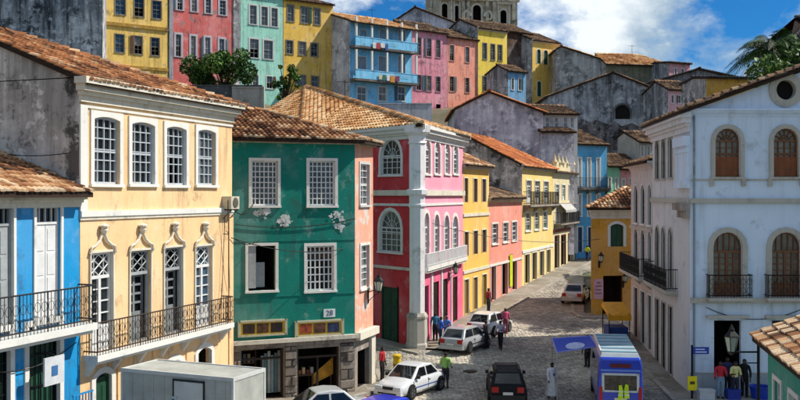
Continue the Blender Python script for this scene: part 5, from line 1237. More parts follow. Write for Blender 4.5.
tms = [one_tile_mesh(.26, .42, s) for s in (.08, .25, .4, .55, .66, .74, .8, .86, .9)]
rng = random.Random(5)
# the far part of the visible slope in single tiles, the rest joined
cutu = 3.1; dirE = (E1 - E0).normalized(); EM = E0 + dirE * cutu; TM = T0_ + dirE * cutu
o3, A_, B_, N_, rows = plane_tiles([E0, EM, TM, T0_], .26, .38, rng)
n_ = 0
for a, b, l, ev in rows:
    if n_ >= 290: break
    if l < .2: continue
    M = Matrix.Identity(4); M.col[0] = (*A_, 0); M.col[1] = (*B_, 0); M.col[2] = (*N_, 0); p = o3 + A_ * a + B_ * b + N_ * .01 - ORG[kk]; M.col[3] = (*p, 1)
    link('roof_tile', rng.choice(tms), kr, M=M @ Matrix.Rotation(rng.uniform(-.05, .05), 4, 'Z')); n_ += 1
tile_obj('roof_tiles', [[EM, E1, T1_, TM], [X1, X0, T0_, T1_]], TILE, kk, .26, .38, 97, [(T0_, T1_)], kr)

# ------------------------------------------------------------------ TREES
LEAF = tint_mat('leaf', [(0.0, '16240e'), (.4, '2c4a18'), (.75, '4a6e26'), (1.0, '7a9a3c')], rough=.6, mottle=.2, spec=.3, bscale=4)
BARK = paint('4a3b2c', .9, var=.4, scale=8)
def crown_mesh(blobs, n, size, seed, off):
    rng = np.random.default_rng(seed); V = []; T = []; tot = sum(b[3] ** 2 for b in blobs)
    for bx, by, bz, br in blobs:
        m = int(n * br ** 2 / tot)
        d = rng.normal(size=(m, 3)); d /= np.linalg.norm(d, axis=1)[:, None]; d[:, 2] *= .85
        c = np.array([bx, by, bz]) + d * (br * rng.uniform(.35, 1.05, (m, 1)) ** .6) - off
        a = rng.normal(size=(m, 3)); a /= np.linalg.norm(a, axis=1)[:, None]; b = np.cross(a, rng.normal(size=(m, 3))); b /= np.linalg.norm(b, axis=1)[:, None]
        s = size * rng.uniform(.6, 1.3, (m, 1))
        V.append(np.stack([c - a * s, c + b * s * .5, c + a * s, c - b * s * .5], 1).reshape(-1, 3))
        t = np.clip(rng.beta(2, 2, m) + rng.uniform(-.2, .2), 0, 1); T.append(np.repeat(t, 4))
    V = np.concatenate(V); T = np.concatenate(T); k = len(V) // 4
    me = bpy.data.meshes.new('crown'); me.from_pydata(V.tolist(), [], np.arange(4 * k).reshape(-1, 4).tolist()); me.materials.append(LEAF)
    at = me.attributes.new('tint', 'FLOAT', 'POINT'); at.data.foreach_set('value', T.tolist()); me.update(); return me
def tree(name, label, base, h, rx, n, size, seed, cat='tree', trunk=True):
    rng = random.Random(seed); root = thing(name, label, cat, base); b = Vector(base); blobs = []
    for i in range(22):
        a = rng.uniform(0, 6.28); r = rx * rng.uniform(.1, .95)
        blobs.append((b.x + r * math.cos(a), b.y + r * math.sin(a) * .7, b.z + h * rng.uniform(.25 if rx < 4.6 else .5, .92), rx * rng.uniform(.14, .34)))
    mb = MB(); mb.tube([b - Vector((0, 0, .5)), b + Vector((.1, 0, h * .3)), b + Vector((0, .1, h * .55))], [.05 * h ** .8, .04 * h ** .8, .02 * h], 7)
    for bl in blobs: mb.tube([b + Vector((.05, 0, h * .3)), Vector(bl[:3]) * .6 + (b + Vector((0, 0, h * .45))) * .4, Vector(bl[:3])], [.02 * h ** .8, .013 * h ** .8, .004 * h], 5)
    mb.build('trunk', BARK, root)
    link('crown', crown_mesh(blobs, n, size, seed, np.array(ORG[root])), root)
p = apt(222, 100, 112); tree('bush', 'bushy green tree in front of the brick red tenement on the slope', (p.x, p.y, zg(p.x, p.y)), apt(222, 58, 112).z - zg(p.x, p.y) + .8, 4.4, 6500, .24, 3)
p = apt(286, 95, 120); tree('bush', 'small dark green bush beside the mint and ochre tenements', (p.x, p.y, zg(p.x, p.y)), apt(286, 66, 120).z - zg(p.x, p.y) + .6, 1.9, 1500, .2, 4, 'bush')
p = apt(795, 90, 66); tree('broadleaf_tree', 'dark green leafy tree behind the white gable beside the palm', (p.x, p.y, zg(p.x, p.y)), apt(795, 33, 66).z - zg(p.x, p.y) + .2, 4.7, 9000, .2, 5)
def palm(base, h, seed, label, nf=16, fl=3.6):
    rng = random.Random(seed); root = thing('palm_tree', label, 'palm', base); b = Vector(base); top = b + Vector((.4, 0, h))
    MB().tube([b - Vector((0, 0, .5)), b + Vector((.1, 0, h * .5)), top], [.26, .2, .16], 9).build('trunk', BARK, root)
    for i in range(nf):
        a = i * 2.4 + rng.uniform(-.2, .2); el = rng.uniform(.15, 1.2); mb = MB(); d = Vector((math.cos(a), math.sin(a), 0)); pts = []
        L = fl * rng.uniform(.8, 1.1); vz = math.sin(el); vh = math.cos(el)
        for k in range(9): t = k / 8; pts.append(top + d * (L * vh * t + .3 * t * t) + Vector((0, 0, L * vz * t - L * (.35 + .55 * vh) * t * t)))
        mb.tube(pts, [.035 * (1 - .8 * k / 8) for k in range(9)], 4); sd = Vector((-d.y, d.x, 0))
        for k in range(1, 34):
            t = k / 33; j = min(7, int(t * 8)); p = pts[j].lerp(pts[j + 1], t * 8 - j); tg = (pts[j + 1] - pts[j]).normalized(); ll = .85 * math.sin(math.pi * min(1, .2 + .8 * t)) + .12
            for s in (-1, 1):
                e = p + (sd * s * .75 + tg * .5 + Vector((0, 0, -.35 - rng.uniform(0, .3)))).normalized() * ll; m_ = (p + e) / 2 + tg * .03
                mb.poly([p, m_ + tg * .035, e, m_ - tg * .035])
        me = mb.mesh('frond', LEAF, ORG[root]); at = me.attributes.new('tint', 'FLOAT', 'POINT'); at.data.foreach_set('value', [rng.uniform(.1, .6)] * len(me.vertices))
        link('frond', me, root)
p = apt(768, 60, 68); palm((p.x, p.y, zg(p.x, p.y)), apt(768, 50, 68).z - zg(p.x, p.y), 8, 'palm tree with feathery drooping fronds behind the white gable', 44, 3.6)

# ------------------------------------------------------------------ STREET LANTERNS
LG = paint('b9c2b0', .25, var=.15)
def lantern(label, at_, armdir, arm=.7, s=1.0, group=None):
    c = Vector(at_); d = Vector((armdir[0], armdir[1], 0)).normalized(); r = thing('street_lantern', label, 'lamp', at_, group=group)
    tip = c + d * arm
    mb = MB().tube([c, c + d * arm * .5 + Vector((0, 0, .12 * s)), tip + Vector((0, 0, .05 * s))], .025 * s, 6)
    mb.tube([c - Vector((0, 0, .45 * s)), c + d * arm * .45 - Vector((0, 0, .2 * s)), tip], .018 * s, 6); mb.box(c.x - .06, c.x + .06, c.y - .06, c.y + .06, c.z - .5 * s, c.z + .12 * s); mb.build('bracket', IRON, r)
    b = tip + Vector((0, 0, .06 * s))
    MB().lathe([(.05 * s, 0), (.13 * s, .04 * s), (.22 * s, .5 * s), (.02 * s, .51 * s)], 6, b).build('lamp_glass', LG, r)
    mb = MB().lathe([(.27 * s, .5 * s), (.25 * s, .55 * s), (.10 * s, .72 * s), (.10 * s, .78 * s), (.03 * s, .82 * s), (.01 * s, .95 * s)], 6, b)
    for k in range(6): a = math.pi / 3 * k; mb.tube([b + Vector((.14 * s * math.cos(a), .14 * s * math.sin(a), .03 * s)), b + Vector((.235 * s * math.cos(a), .235 * s * math.sin(a), .51 * s))], .014 * s, 4)
    mb.lathe([(.03 * s, -.08 * s), (.13 * s, 0), (.15 * s, .05 * s)], 6, b); mb.build('lamp_frame', IRON, r)
FS_ = Fac(G1, G2); lantern('black wall lantern on the salmon side wall of the teal corner house', FS_.pt(FS_.L * .7, FS_.Z(370, 292), 0), FS_.n, .55, 1.0)
lantern('black wall lantern on the pink face of the red and pink corner house', FR.pt(FR.U(449), FR.Z(449, 274), 0), FR.n, .45, .85)
lantern('black wall lantern at the left edge of the ochre corner house', FY.pt(FY.U(599), FY.Z(599, 262), 0), FY.n, .45, .8)
lantern('black wall lantern over the doorway of the ochre corner house', FY.pt(FY.U(623), FY.Z(623, 282), 0), FY.n, .45, .8)
# lantern on a long horizontal arm from a post beside the teal house
lp = thing('lamp_post', 'black post with a long arm and grey glass lantern beside the low teal house', 'lamp', (11.45, 30.35, 0))
pz = hpt(771, 330, 0); base = Vector((11.45, 30.35, 0)); zt = CAMZ - (352 - HY) * 30.35 / FPX
mb = MB().tube([base, base + Vector((0, 0, zt + .5))], .05, 8); mb.tube([base + Vector((0, 0, zt)), base + Vector((-.86, 0, zt))], .03, 6); mb.tube([base + Vector((0, 0, zt - .35)), base + Vector((-.5, 0, zt - .35))], .02, 6); mb.build('post', IRON, lp)
b = base + Vector((-.86, 0, zt - .02)); s = .82
MB().lathe([(.06 * s, 0), (.15 * s, .04 * s), (.27 * s, .62 * s), (.02 * s, .63 * s)], 6, b).build('lamp_glass', LG, lp)
mb = MB().lathe([(.31 * s, .62 * s), (.28 * s, .67 * s), (.12 * s, .84 * s), (.12 * s, .9 * s), (.02 * s, 1.1 * s)], 6, b); mb.lathe([(.03 * s, -.1 * s), (.15 * s, 0), (.17 * s, .05 * s)], 6, b)
for k in range(6): a = math.pi / 3 * k; mb.tube([b + Vector((.16 * s * math.cos(a), .16 * s * math.sin(a), .03 * s)), b + Vector((.285 * s * math.cos(a), .285 * s * math.sin(a), .63 * s))], .016 * s, 4)
mb.build('lamp_frame', IRON, lp)

# ------------------------------------------------------------------ SIGN POST, BOLLARD, STALL, SMALL THINGS
def on_ground(px, py): g = gpt(px, py); return g
sp = thing('street_sign', 'blue street name sign on a dark pole before the white gabled house', 'sign', (kx(692) * 42.9, 42.9, .12))
x, y = kx(692) * 42.9, 42.9; z1 = CAMZ - (345 - HY) * y / FPX
MB().tube([(x, y, .1), (x, y, z1)], .05, 8).build('pole', IRON, sp)
za, zb_ = CAMZ - (354 - HY) * y / FPX, CAMZ - (347 - HY) * y / FPX
MB().box(x + .05, x + .76, y - .03, y + .01, za, zb_).build('sign_panel', paint('1c3fa8', .35, var=.1), sp)
mb = MB()
for i, w_ in enumerate((.5, .42)): mb.box(x + .15, x + .15 + w_, y - .036, y - .029, za + .07 + .12 * i, za + .12 + .12 * i)
mb.build('print', paint('c6d2ea', .5, var=0), sp)
yn = thing('notice_board', 'bright yellow notice sheet tied low on the street sign pole', 'notice', (x, y - .06, za - 1.6))
MB().box(x - .22, x + .2, y - .09, y - .055, CAMZ - (390 - HY) * y / FPX, CAMZ - (376 - HY) * y / FPX).build('sheet', paint('f0dc10', .5, var=.1), yn)
MB().box(x - .12, x + .1, y - .096, y - .089, CAMZ - (384 - HY) * y / FPX, CAMZ - (381 - HY) * y / FPX).build('print', paint('4a4a10', .5, var=.1), yn)
g = gpt(397, 371); bo = thing('bollard', 'short yellow painted bollard on the pavement corner', 'bollard', (g.x, g.y, .0))
MB().lathe([(.26, 0), (.26, .12), (.21, .16), (.20, .78), (.23, .8), (.23, .9), (.16, .95), (.01, .96)], 16, (g.x, g.y, 0)).build('post', paint('d8b414', .5, var=.2), bo, smooth=40)
MB().lathe([(.205, .34), (.208, .36), (.208, .46), (.205, .48)], 16, (g.x, g.y, 0)).build('band', paint('8a6a10', .5), bo)
# market stall with yellow cover
sx, sy = 13.0, 57.2; zs = zr(sx, sy); kw_ = .72; st = thing('market_stall', 'street stall with orange yellow cover and blue sides by the second white house', 'stall', (sx, sy, zs))
mb = MB(); YC = paint('e6a01c', .6, var=.15)
mb.hexa([(sx - .95 * kw_, sy - 1.0, zs + 1.75), (sx + .95 * kw_, sy - 1.0, zs + 1.75), (sx + .95 * kw_, sy + 1.0, zs + 2.15), (sx - .95 * kw_, sy + 1.0, zs + 2.15)], [(sx - .9 * kw_, sy - .9, zs + 1.85), (sx + .9 * kw_, sy - .9, zs + 1.85), (sx + .85 * kw_, sy + .9, zs + 2.4), (sx - .85 * kw_, sy + .9, zs + 2.4)])
mb.box(sx - .96 * kw_, sx + .96 * kw_, sy - 1.03, sy - .99, zs + 1.5, zs + 1.8); mb.build('cover', YC, st)
MB().box(sx - .8 * kw_, sx + .8 * kw_, sy - .75, sy + .8, zs, zs + 1.05).build('counter', paint('1d3f86', .6, var=.25), st)
for a, b in ((-.6, -.9), (.6, -.9), (-.6, .9), (.6, .9)): MB().tube([(sx + a, sy + b, zs), (sx + a, sy + b, zs + 1.9 + (.3 if b > 0 else 0))], .03, 6).build('pole', IRON, st)
# blue tub, white crate by the people at the doorway
tub = thing('plastic_tub', 'blue plastic tub on the pavement by the white gabled house', 'tub', (kx(760) * 42.9, 42.9, .125))
x, y = kx(760) * 42.9, 42.9; MB().lathe([(.36, 0), (.44, .5), (.48, .52), (.48, .56), (.4, .55), (.34, .1), (.01, .08)], 18, (x, y, .125)).build('bowl', paint('1d3fb0', .4), tub)
for lab, px, col, w_ in (('white picnic crate beside the street sign pole', 706, 'c9ccd0', .34), ('small dark blue box at the feet of the group by the doorway', 733, '25389a', .28)):
    x, y = kx(px) * 42.75, 42.75; c = thing('crate', lab, 'crate', (x, y, .125)); mb = MB().box(x - w_, x + w_, y - .22, y + .22, .125, .5); mb.build('box', paint(col, .6), c)
    MB().box(x - w_ - .02, x + w_ + .02, y - .24, y + .24, .5, .56).build('lid', paint(col, .5, var=.2), c)
# banner in the salmon doorway and cloths
Fs = Fac(Q[489], Q[522]); u = Fs.U(510); z = Fs.gz(u)
bn = thing('door_banner', 'yellow green cloth banner hanging beside the doorway of the salmon row house', 'banner', Fs.pt(u, z + .5, .1))
MB().box(u - .42, u + .42, -.12, -.09, z + .6, z + 3.2, Fs.M(0, 0)).build('cloth', paint('c6d21c', .7, var=.2), bn); MB().tube([Fs.pt(u - .5, z + 3.22, .1), Fs.pt(u + .5, z + 3.22, .1)], .02, 6).build('rod', IRON, bn)
# awnings further up the street
F3a = Fac(Q[553], Q[575])
for lab, a, b, yy, col, dp in (('white cloth awning on the cream row house', 557, 568, 204, 'b4b4b0', .9),):
    ua, ub = F3a.U(a), F3a.U(b); z = F3a.Z(563, yy); aw = thing('awning', lab, 'awning', F3a.pt((ua + ub) / 2, z - .5, .2)); M = F3a.M(0, 0)
    MB().hexa([M @ Vector(q) for q in ((ua, -.32, z - .02), (ub, -.32, z - .02), (ub, -dp, z - .62), (ua, -dp, z - .62))], [M @ Vector(q) for q in ((ua, -.32, z + .02), (ub, -.32, z + .02), (ub, -dp, z - .58), (ua, -dp, z - .58))]).build('cloth', paint(col, .8, var=.2), aw)
    MB().box(ua, ub, -dp - .01, -dp + .01, z - .82, z - .6, M).build('valance', paint(col, .8, var=.3), aw)
# cables
def cable(label, a, b, sag, r=.018):
    a, b = Vector(a), Vector(b); o = MB().tube([a.lerp(b, t / 14) - Vector((0, 0, sag * 4 * (t / 14) * (1 - t / 14))) for t in range(15)], r, 4).build('cable', IRON); tag(o, label, 'cable')
cable('thin black cable hanging between the cream house and the teal house at the first floor', Fac(P_CR0, P_CR1).pt(8.6, F.Z(226, 240) if 0 else 7.9, .1), FG.pt(1.2, 7.3, .06), .35)
cable('thin black cable strung across the teal house wall above its lower windows', FG.pt(.1, 8.0, .05), FG.pt(FG.L, 8.2, .05), .25)
cable('thin drooping cable on the white gabled house below its balconies', FW.pt(FW.U(706), 4.1, .08), FW.pt(FW.U(800), 4.0, .08), .5)
cable('long black cable crossing from the cream house to the lantern on the pink corner house', Fac(P_CR0, P_CR1).pt(9.0, 7.6, .1), FS_.pt(FS_.L * .6, 7.0, .05), .5)
cable('thin cable sagging on the blue house front under its balcony', Fac(P_BL0, P_CR0).pt(1.0, 4.9, .1), Fac(P_BL0, P_CR0).pt(5.6, 4.8, .1), .5)

# white flaking plaster lumps on the teal house (birds' nests of old plaster brackets)
pp = stucco('cfd4d0', .2, .1); rng = random.Random(9)
for (px, py, n) in ((264, 212, 7), (284, 221, 9), (337, 214, 6), (340, 224, 4)):
    mb = MB()
    for k in range(n * 5):
        u = FG.U(px + rng.gauss(0, 3)); z = FG.Z(px, py + rng.gauss(0, 2.4)); r = abs(rng.gauss(0, .06)) + .02
        pts = [FG.pt(u + r * rng.uniform(.3, 1.5) * math.cos(a), z + r * rng.uniform(.3, 1.5) * math.sin(a), .008 + .0015 * k) for a in [i * math.pi / 6 for i in range(12)]]
        mb.poly(pts)
    mb.build('plaster_patch', pp, gr, label='white patch where the teal paint has flaked away')

# goods seen in the two shop openings of the teal house
M_ = FG.M(0, 0)
sc = thing('shop_curtain', 'pale striped cloths hanging in the left shop opening', 'cloth', FG.pt(FG.U(274), .2, -.6))
for i in range(6):
    u = FG.U(264) + .16 * i; MB().box(u, u + .13, .55 + .03 * (i % 2), .62 + .03 * (i % 2), .3, 2.0 + .1 * (i % 3), M_).build('cloth', paint(('9fb4b8', '6d9098', 'b8bfb8')[i % 3], .8, var=.2), sc)
sh = thing('display_shelf', 'dark wooden shelf of small wares in the left shop opening', 'shelf', FG.pt(FG.U(252), .15, -1.2)); rg = random.Random(4)
mb = MB()
for z in (.2, .9, 1.6, 2.2): mb.box(FG.U(243), FG.U(262), 1.0, 1.5, z, z + .05, M_)
mb.box(FG.U(243), FG.U(243) + .05, 1.0, 1.5, .15, 2.6, M_); mb.box(FG.U(262) - .05, FG.U(262), 1.0, 1.5, .15, 2.6, M_); mb.build('shelf_frame', WOODB, sh)
for z in (.25, .95, 1.65):
    for k in range(4): u = FG.U(244.5) + .2 * k; MB().box(u, u + .13, 1.05, 1.25, z, z + rg.uniform(.2, .45), M_).build('ware', paint(rg.choice(('8a5a3a', 'b09060', '5a6a70', 'a04030', 'c0b49a')), .6), sh)
yb = thing('display_board', 'orange and yellow painted board leaning inside the right shop opening', 'board', FG.pt(FG.U(330), .15, -.7))
MB().hexa([M_ @ Vector(q) for q in ((FG.U(318), .7, .5), (FG.U(338), .7, .9), (FG.U(338), .75, .9), (FG.U(318), .75, .5))], [M_ @ Vector(q) for q in ((FG.U(318), .7, .95), (FG.U(338), .7, 1.7), (FG.U(338), .75, 1.7), (FG.U(318), .75, .95))]).build('panel', paint('d89a28', .6, var=.3), yb)
for u in (FG.U(320), FG.U(336)): MB().box(u - .04, u + .04, .72, .78, .15, 1.0, M_).build('leg', WOODB, yb)
tb = thing('shop_table', 'brown wooden table with wares in the right shop opening', 'table', FG.pt(FG.U(308), .15, -1))
MB().box(FG.U(300), FG.U(317), .5, 1.1, .95, 1.02, M_).build('table_top', WOODB, tb)
for u in (FG.U(301), FG.U(316)):
    for w_ in (.55, 1.05): MB().box(u - .03, u + .03, w_ - .03, w_ + .03, .15, .95, M_).build('leg', WOODB, tb)
for k in range(4): u = FG.U(302) + .2 * k; MB().box(u, u + .14, .6, .8, 1.02, 1.2 + .12 * (k % 2), M_).build('ware', paint(('b06a3a', 'd0b080', '7a3a2a', 'a8a090')[k], .6), tb)

# roof aerials and dishes, loose wires
def aerial(label, px, py, y, h):
    p = apt(px, py, y); o = thing('roof_aerial', label, 'aerial', tuple(p)); mb = MB().tube([p - Vector((0, 0, .6)), p + Vector((0, 0, h))], .03, 5); mb.tube([p + Vector((-.6, 0, h * .92)), p + Vector((.6, .3, h * .92))], .02, 4)
    for k in range(6): c = p + Vector((-.55 + .22 * k, .14 + .05 * k - .14, h * .92)); mb.tube([c + Vector((-.05, -.3, 0)), c + Vector((.05, .3, 0))], .014, 4)
    mb.build('mast', IRON, o)
for lab, px, py, y, h in (('thin aerial on the roof of the blue galleried house', 372, 20, 137, 1.6), ('thin aerial on the dark violet gable house', 432, 16, 160, 1.6), ('thin aerial on the orange roof of the violet grey gable', 505, 100, 104, 1.5), ('thin aerial on the grey warehouse gable', 640, 86, 132, 1.6), ('thin aerial on the roof of the red and pink corner house', 345, 100, 72, 1.5), ('thin aerial on the reddish tiled roof against the sky', 632, 56, 154, 1.8)):
    aerial(lab, px, py, y, h)
Fc_ = Fac(P_CR0, P_CR1)
cable('loose grey wire hanging down the right end of the cream house front', Fc_.pt(8.55, 8.5, .08), Fc_.pt(8.2, 4.9, .1), .25, .014)
cable('second loose wire looping below the air conditioner on the cream house', Fc_.pt(8.4, 9.1, .3), Fc_.pt(8.9, 5.6, .08), .5, .014)
cable('thick black wire from the air conditioner to the teal house wall', Fc_.pt(8.8, 8.7, .35), FG.pt(.9, 8.9, .05), .3, .022)
cable('black wire crossing the grey party wall of the cream house', V3(P_CR0, 10.6) + Vector((-.3, -.05, 0)), V3(P_CR0, 11.2) + Vector((-5.0, 1.4, 0)), .3, .014)
cable('wire strung over the street from the red corner house to the ochre house', FR.pt(2, 7.6, .3), FY.pt(.6, 6.2, .1), .6, .016)

# manhole cover, drain grate, washing
g = gpt(470, 372); mh = MB().lathe([(.36, .0), (.36, .05), (.30, .055), (.02, .052)], 20, (g.x, g.y, g.z + .01)).build('manhole_cover', RUST); tag(mh, 'round rusty manhole cover among the cobbles near the pink house', 'manhole cover')
def washing(label, px0, px1, py, cols, seed):
    rg_ = random.Random(seed); u0, u1, z = FBx.U(px0), FBx.U(px1), FBx.Z((px0 + px1) / 2, py); o = thing('washing_line', label, 'washing', FBx.pt(u0, z, 1.5))
    MB().tube([FBx.pt(u0, z, 1.5), FBx.pt(u1, z, 1.5)], .015, 4).build('line', IRON, o); u = u0 + .1
    for c in cols:
        w_ = rg_.uniform(.45, .8); MB().box(u, u + w_, -1.54, -1.5, z - rg_.uniform(.6, 1.0), z + .01, FBx.M(0, 0)).build('cloth', paint(c, .85, var=.2), o); u += w_ + .12
washing('washing hung on the upper gallery of the light blue house', 366, 392, 45, ('d8d8d4', 'b04048', 'd8d8d4', '3a5a9a'), 3)
washing('washing hung on the lower gallery of the light blue house', 372, 404, 77, ('c8c0a0', '3a6a5a', 'd4d4d4', 'c88a3a', '7a3a5a'), 4)

# ------------------------------------------------------------------ VEHICLES
RUB = paint('121212', .85, var=.15); CHR = paint('b8bcc0', .25, .9, var=.05); BLK = paint('1b1c1e', .6, var=.1)
REDL = paint('a01414', .25, var=.05); AMB = paint('d87a18', .3, var=.05); HEADL = paint('cfd6da', .12, var=.05); PLATE = paint('c8c8c4', .5, var=.05)
def carpaint(col): return paint(col, .28, .15, var=.05, spec=.5, scale=1.2, coat=.6)
def wheel(root, x, y, r=.31, w=.2):
    s = 1 if y > 0 else -1; M = Matrix.Rotation(R(-90 * s), 4, 'X')
    t = MB().lathe([(r * .6, -w / 2), (r * .92, -w / 2), (r, -w * .3), (r, w * .3), (r * .92, w / 2), (r * .6, w / 2)], 24, (x, y, r), M).build('wheel', RUB, root, True, smooth=35)
    mb = MB().lathe([(r * .62, w * .3), (r * .62, w * .52), (r * .5, w * .46), (r * .15, w * .5), (.02, w * .52)], 18, (x, y, r), M)
    for k in range(5):
        a = 2 * math.pi * k / 5; q = M @ Vector((r * .38 * math.cos(a), r * .38 * math.sin(a), w * .5)); mb.box(x + q.x - .03, x + q.x + .03, y + q.y - .012, y + q.y + .012, r + q.z - .05, r + q.z + .05)
    mb.build('rim', CHR, t, True)
def car(name, label, loc, heading, col, L=4.0, Wd=1.66, H=1.45, kind='hatch', cat='car', rack=False, stripe=None):
    """heading: unit vector the nose points to; local x forward, y left"""
    root = thing(name, label, cat, loc, math.atan2(heading[1], heading[0]))
    hl, hw = L / 2, Wd / 2; pm = carpaint(col) if col != '1c1e22' else paint(col, .6, 0, var=.08, spec=.12); belt = H * .60
    if kind == 'sedan': rb, rt, ft, fb = -hl * .66, -hl * .36, hl * .18, hl * .55
    elif kind == 'wagon': rb, rt, ft, fb = -hl * .97, -hl * .84, hl * .15, hl * .52
    else: rb, rt, ft, fb = -hl * .95, -hl * .68, hl * .12, hl * .54
    def deck(x):   # height of bonnet / boot line
        if x > fb: return belt - .05 - .18 * ((x - fb) / (hl - fb)) ** 1.5
        if x < rb: return belt + .02 - .05 * ((rb - x) / max(.05, hl + rb))
        return belt
    xs = [-hl, -hl + .04, -hl + .16, -hl * .72, -hl * .4, 0, hl * .4, fb, hl * .78, hl - .18, hl - .05, hl]; secs = []
    for i, x in enumerate(xs):
        e = max(0, abs(x) / hl - .55) / .45; w = hw * (1 - .16 * e ** 3); zt = deck(x); zb = .2 + .06 * e ** 2
        if i in (0, len(xs) - 1): w *= .93; zt -= .16 if x > 0 else .1; zb += .06
        if i in (1, len(xs) - 2): zt -= .05
        secs.append([(w * .86, zb), (w * .99, zb + .12), (w, (zb + zt) / 2), (w * .985, zt - .12), (w * .93, zt - .03), (w * .8, zt + .015), (w * .35, zt + .045)])
    mb = MB(); K = 14
    for x, s in zip(xs, secs): mb.v += [Vector((x, -y, z)) for y, z in s] + [Vector((x, y, z)) for y, z in s[::-1]]
    for i in range(len(xs) - 1):
        for k in range(K): a, b = i * K + k, i * K + (k + 1) % K; mb.f.append([a, a + K, b + K, b])
    mb.f.append(list(range(K))); mb.f.append([(len(xs) - 1) * K + k for k in range(K)][::-1]); mb.m = [0] * len(mb.f)
    bd = mb.build('body', pm, root, True, smooth=38)
    # cabin
    wb, wr = hw * .9, hw * .70; zr_ = H; cp = [(rb, belt - .02), (rt, zr_ - .06), ((rt + ft) / 2, zr_), (ft, zr_ - .05), (fb, belt - .03)]
    def cw(z): return wb + (wr - wb) * max(0, min(1, (z - belt) / (H - belt)))
    mb = MB(); n = len(cp)
    Lp = [Vector((x, cw(z), z)) for x, z in cp]; Rp = [Vector((x, -cw(z), z)) for x, z in cp]
    mb.add(Lp + Rp, [[i, i + 1, n + i + 1, n + i] for i in range(n - 1)] + [list(range(n))[::-1], list(range(n, 2 * n))])
    cb_ = mb.build('cabin', pm, root, True, smooth=25); bv_ = cb_.modifiers.new('bevel', 'BEVEL'); bv_.width = .05; bv_.segments = 3; bv_.limit_method = 'ANGLE'; bv_.angle_limit = R(28)
    def glass(nm, q, off_):
        c = sum(q, Vector()) / len(q); nrm = (q[1] - q[0]).cross(q[2] - q[0]).normalized()
        if nrm.dot(off_) < 0: nrm = -nrm
        return MB().poly([c + (p - c) * 1.0 + nrm * .012 for p in q]).build(nm, GLASS_C, root, True)
    def lerpq(a, b, t0, t1, s0, s1):
        Q_ = lambda s, t: (Lp[a] * (1 - t) + Lp[b] * t) * (1 - s) + (Rp[a] * (1 - t) + Rp[b] * t) * s
        return [Q_(s0, t0), Q_(s0, t1), Q_(s1, t1), Q_(s1, t0)]
    glass('windscreen', lerpq(4, 3, .10, .93, .07, .93), Vector((1, 0, .5))); glass('rear_window', lerpq(0, 1, .16, .90, .10, .90), Vector((-1, 0, .5)))
    zl, zh = belt + .06, H - .13
    def xr(z): return rb + (rt - rb) * (z - belt) / (H - .06 - belt)
    def xf(z): return fb + (ft - fb) * (z - belt) / (H - .05 - belt)
    xm = (rt + ft) / 2 + .05
    for s in (1, -1):
        for xa0, xa1, xb0, xb1 in ((xr(zl) + .18, xr(zh) + .14, xm - .05, xm - .05), (xm + .05, xm + .05, xf(zl) - .2, xf(zh) - .1)):
            q = [Vector((xa0, s * cw(zl), zl)), Vector((xb0, s * cw(zl), zl)), Vector((xb1, s * cw(zh), zh)), Vector((xa1, s * cw(zh), zh))]; glass('side_window', q, Vector((0, s, .2)))
        MB().box(xf(zl) - .32, xf(zl) - .16, s * (hw + .02) - .07, s * (hw + .02) + .07, belt + .02, belt + .16).build('mirror', BLK, root, True)
        MB().box(-hl - .012, -hl + .10, s * hw * .66 - .15, s * hw * .66 + .15, .60, .84).build('tail_light', REDL, root, True)
        MB().box(hl - .17, hl + .012, s * hw * .62 - .20, s * hw * .62 + .18, .50, .64).build('headlight', HEADL, root, True)
        for x in (hl * .62, -hl * .60):
            MB().lathe([(.37, -.02), (.37, .012), (.02, .012)], 20, (x, s * (hw * .985), .33), Matrix.Rotation(R(-90 * s), 4, 'X')).build('wheel_arch', BLK, root, True)
            wheel(root, x, s * (hw - .06))
        MB().box(-hl * .55, hl * .5, s * hw * .985 - .012, s * hw * .985 + .012, .46, .52).build('side_moulding', BLK if stripe is None else stripe, root, True)
        MB().box(xm - .16, xm - .02, s * hw * .99 - .015, s * hw * .99 + .015, belt - .17, belt - .13).build('door_handle', BLK, root, True)
    MB().box(-hl - .05, -hl + .2, -hw * .9, hw * .9, .28, .48).build('bumper', BLK if kind == 'wagon' else pm, root, True); MB().box(hl - .2, hl + .05, -hw * .88, hw * .88, .26, .46).build('bumper', BLK if kind == 'wagon' else pm, root, True)
    MB().box(hl - .1, hl + .014, -.27, .27, .49, .62).build('grille', BLK, root, True)
    MB().box(-hl - .062, -hl - .03, -.22, .22, .5, .62).build('number_plate', PLATE, root, True); MB().box(hl + .03, hl + .062, -.22, .22, .33, .45).build('number_plate', PLATE, root, True)
    MB().box(hl - .1, hl + .062, -hw * .6, hw * .6, .29, .36).build('air_intake', BLK, root, True)
    for x0, x1 in ((xm - .02, xm + .01), (fb - .03, fb)):
        for s in (1, -1): MB().box(x0, x1, s * hw * .992 - .006, s * hw * .992 + .008, .34, belt - .05).build('door_gap', BLK, root, True)
    if rack:
        mb = MB()
        for s in (1, -1): mb.tube([(rt + .1, s * wr * .85, H + .03), (ft - .1, s * wr * .85, H + .03)], .025, 6)
        for x in (rt + .3, (rt + ft) / 2, ft - .3): mb.tube([(x, -wr * .85, H + .03), (x, wr * .85, H + .03)], .02, 6); mb.box(x - .03, x + .03, -wr * .85 - .03, -wr * .85 + .03, H - .08, H + .03); mb.box(x - .03, x + .03, wr * .85 - .03, wr * .85 + .03, H - .08, H + .03)
        mb.build('roof_rack', BLK, root, True)
    return root
def gp(px, py): g = gpt(px, py); return (g.x, g.y, g.z + .035)
def un(x, y): l = math.hypot(x, y); return (x / l, y / l)
car('parked_car', 'white saloon car with blue side stripe parked at the pavement corner by the teal house', gp(412, 393.5), un(-.55, -.84), 'd9dde0', L=4.1, kind='sedan', H=1.42, stripe=paint('2a4f9a', .4))
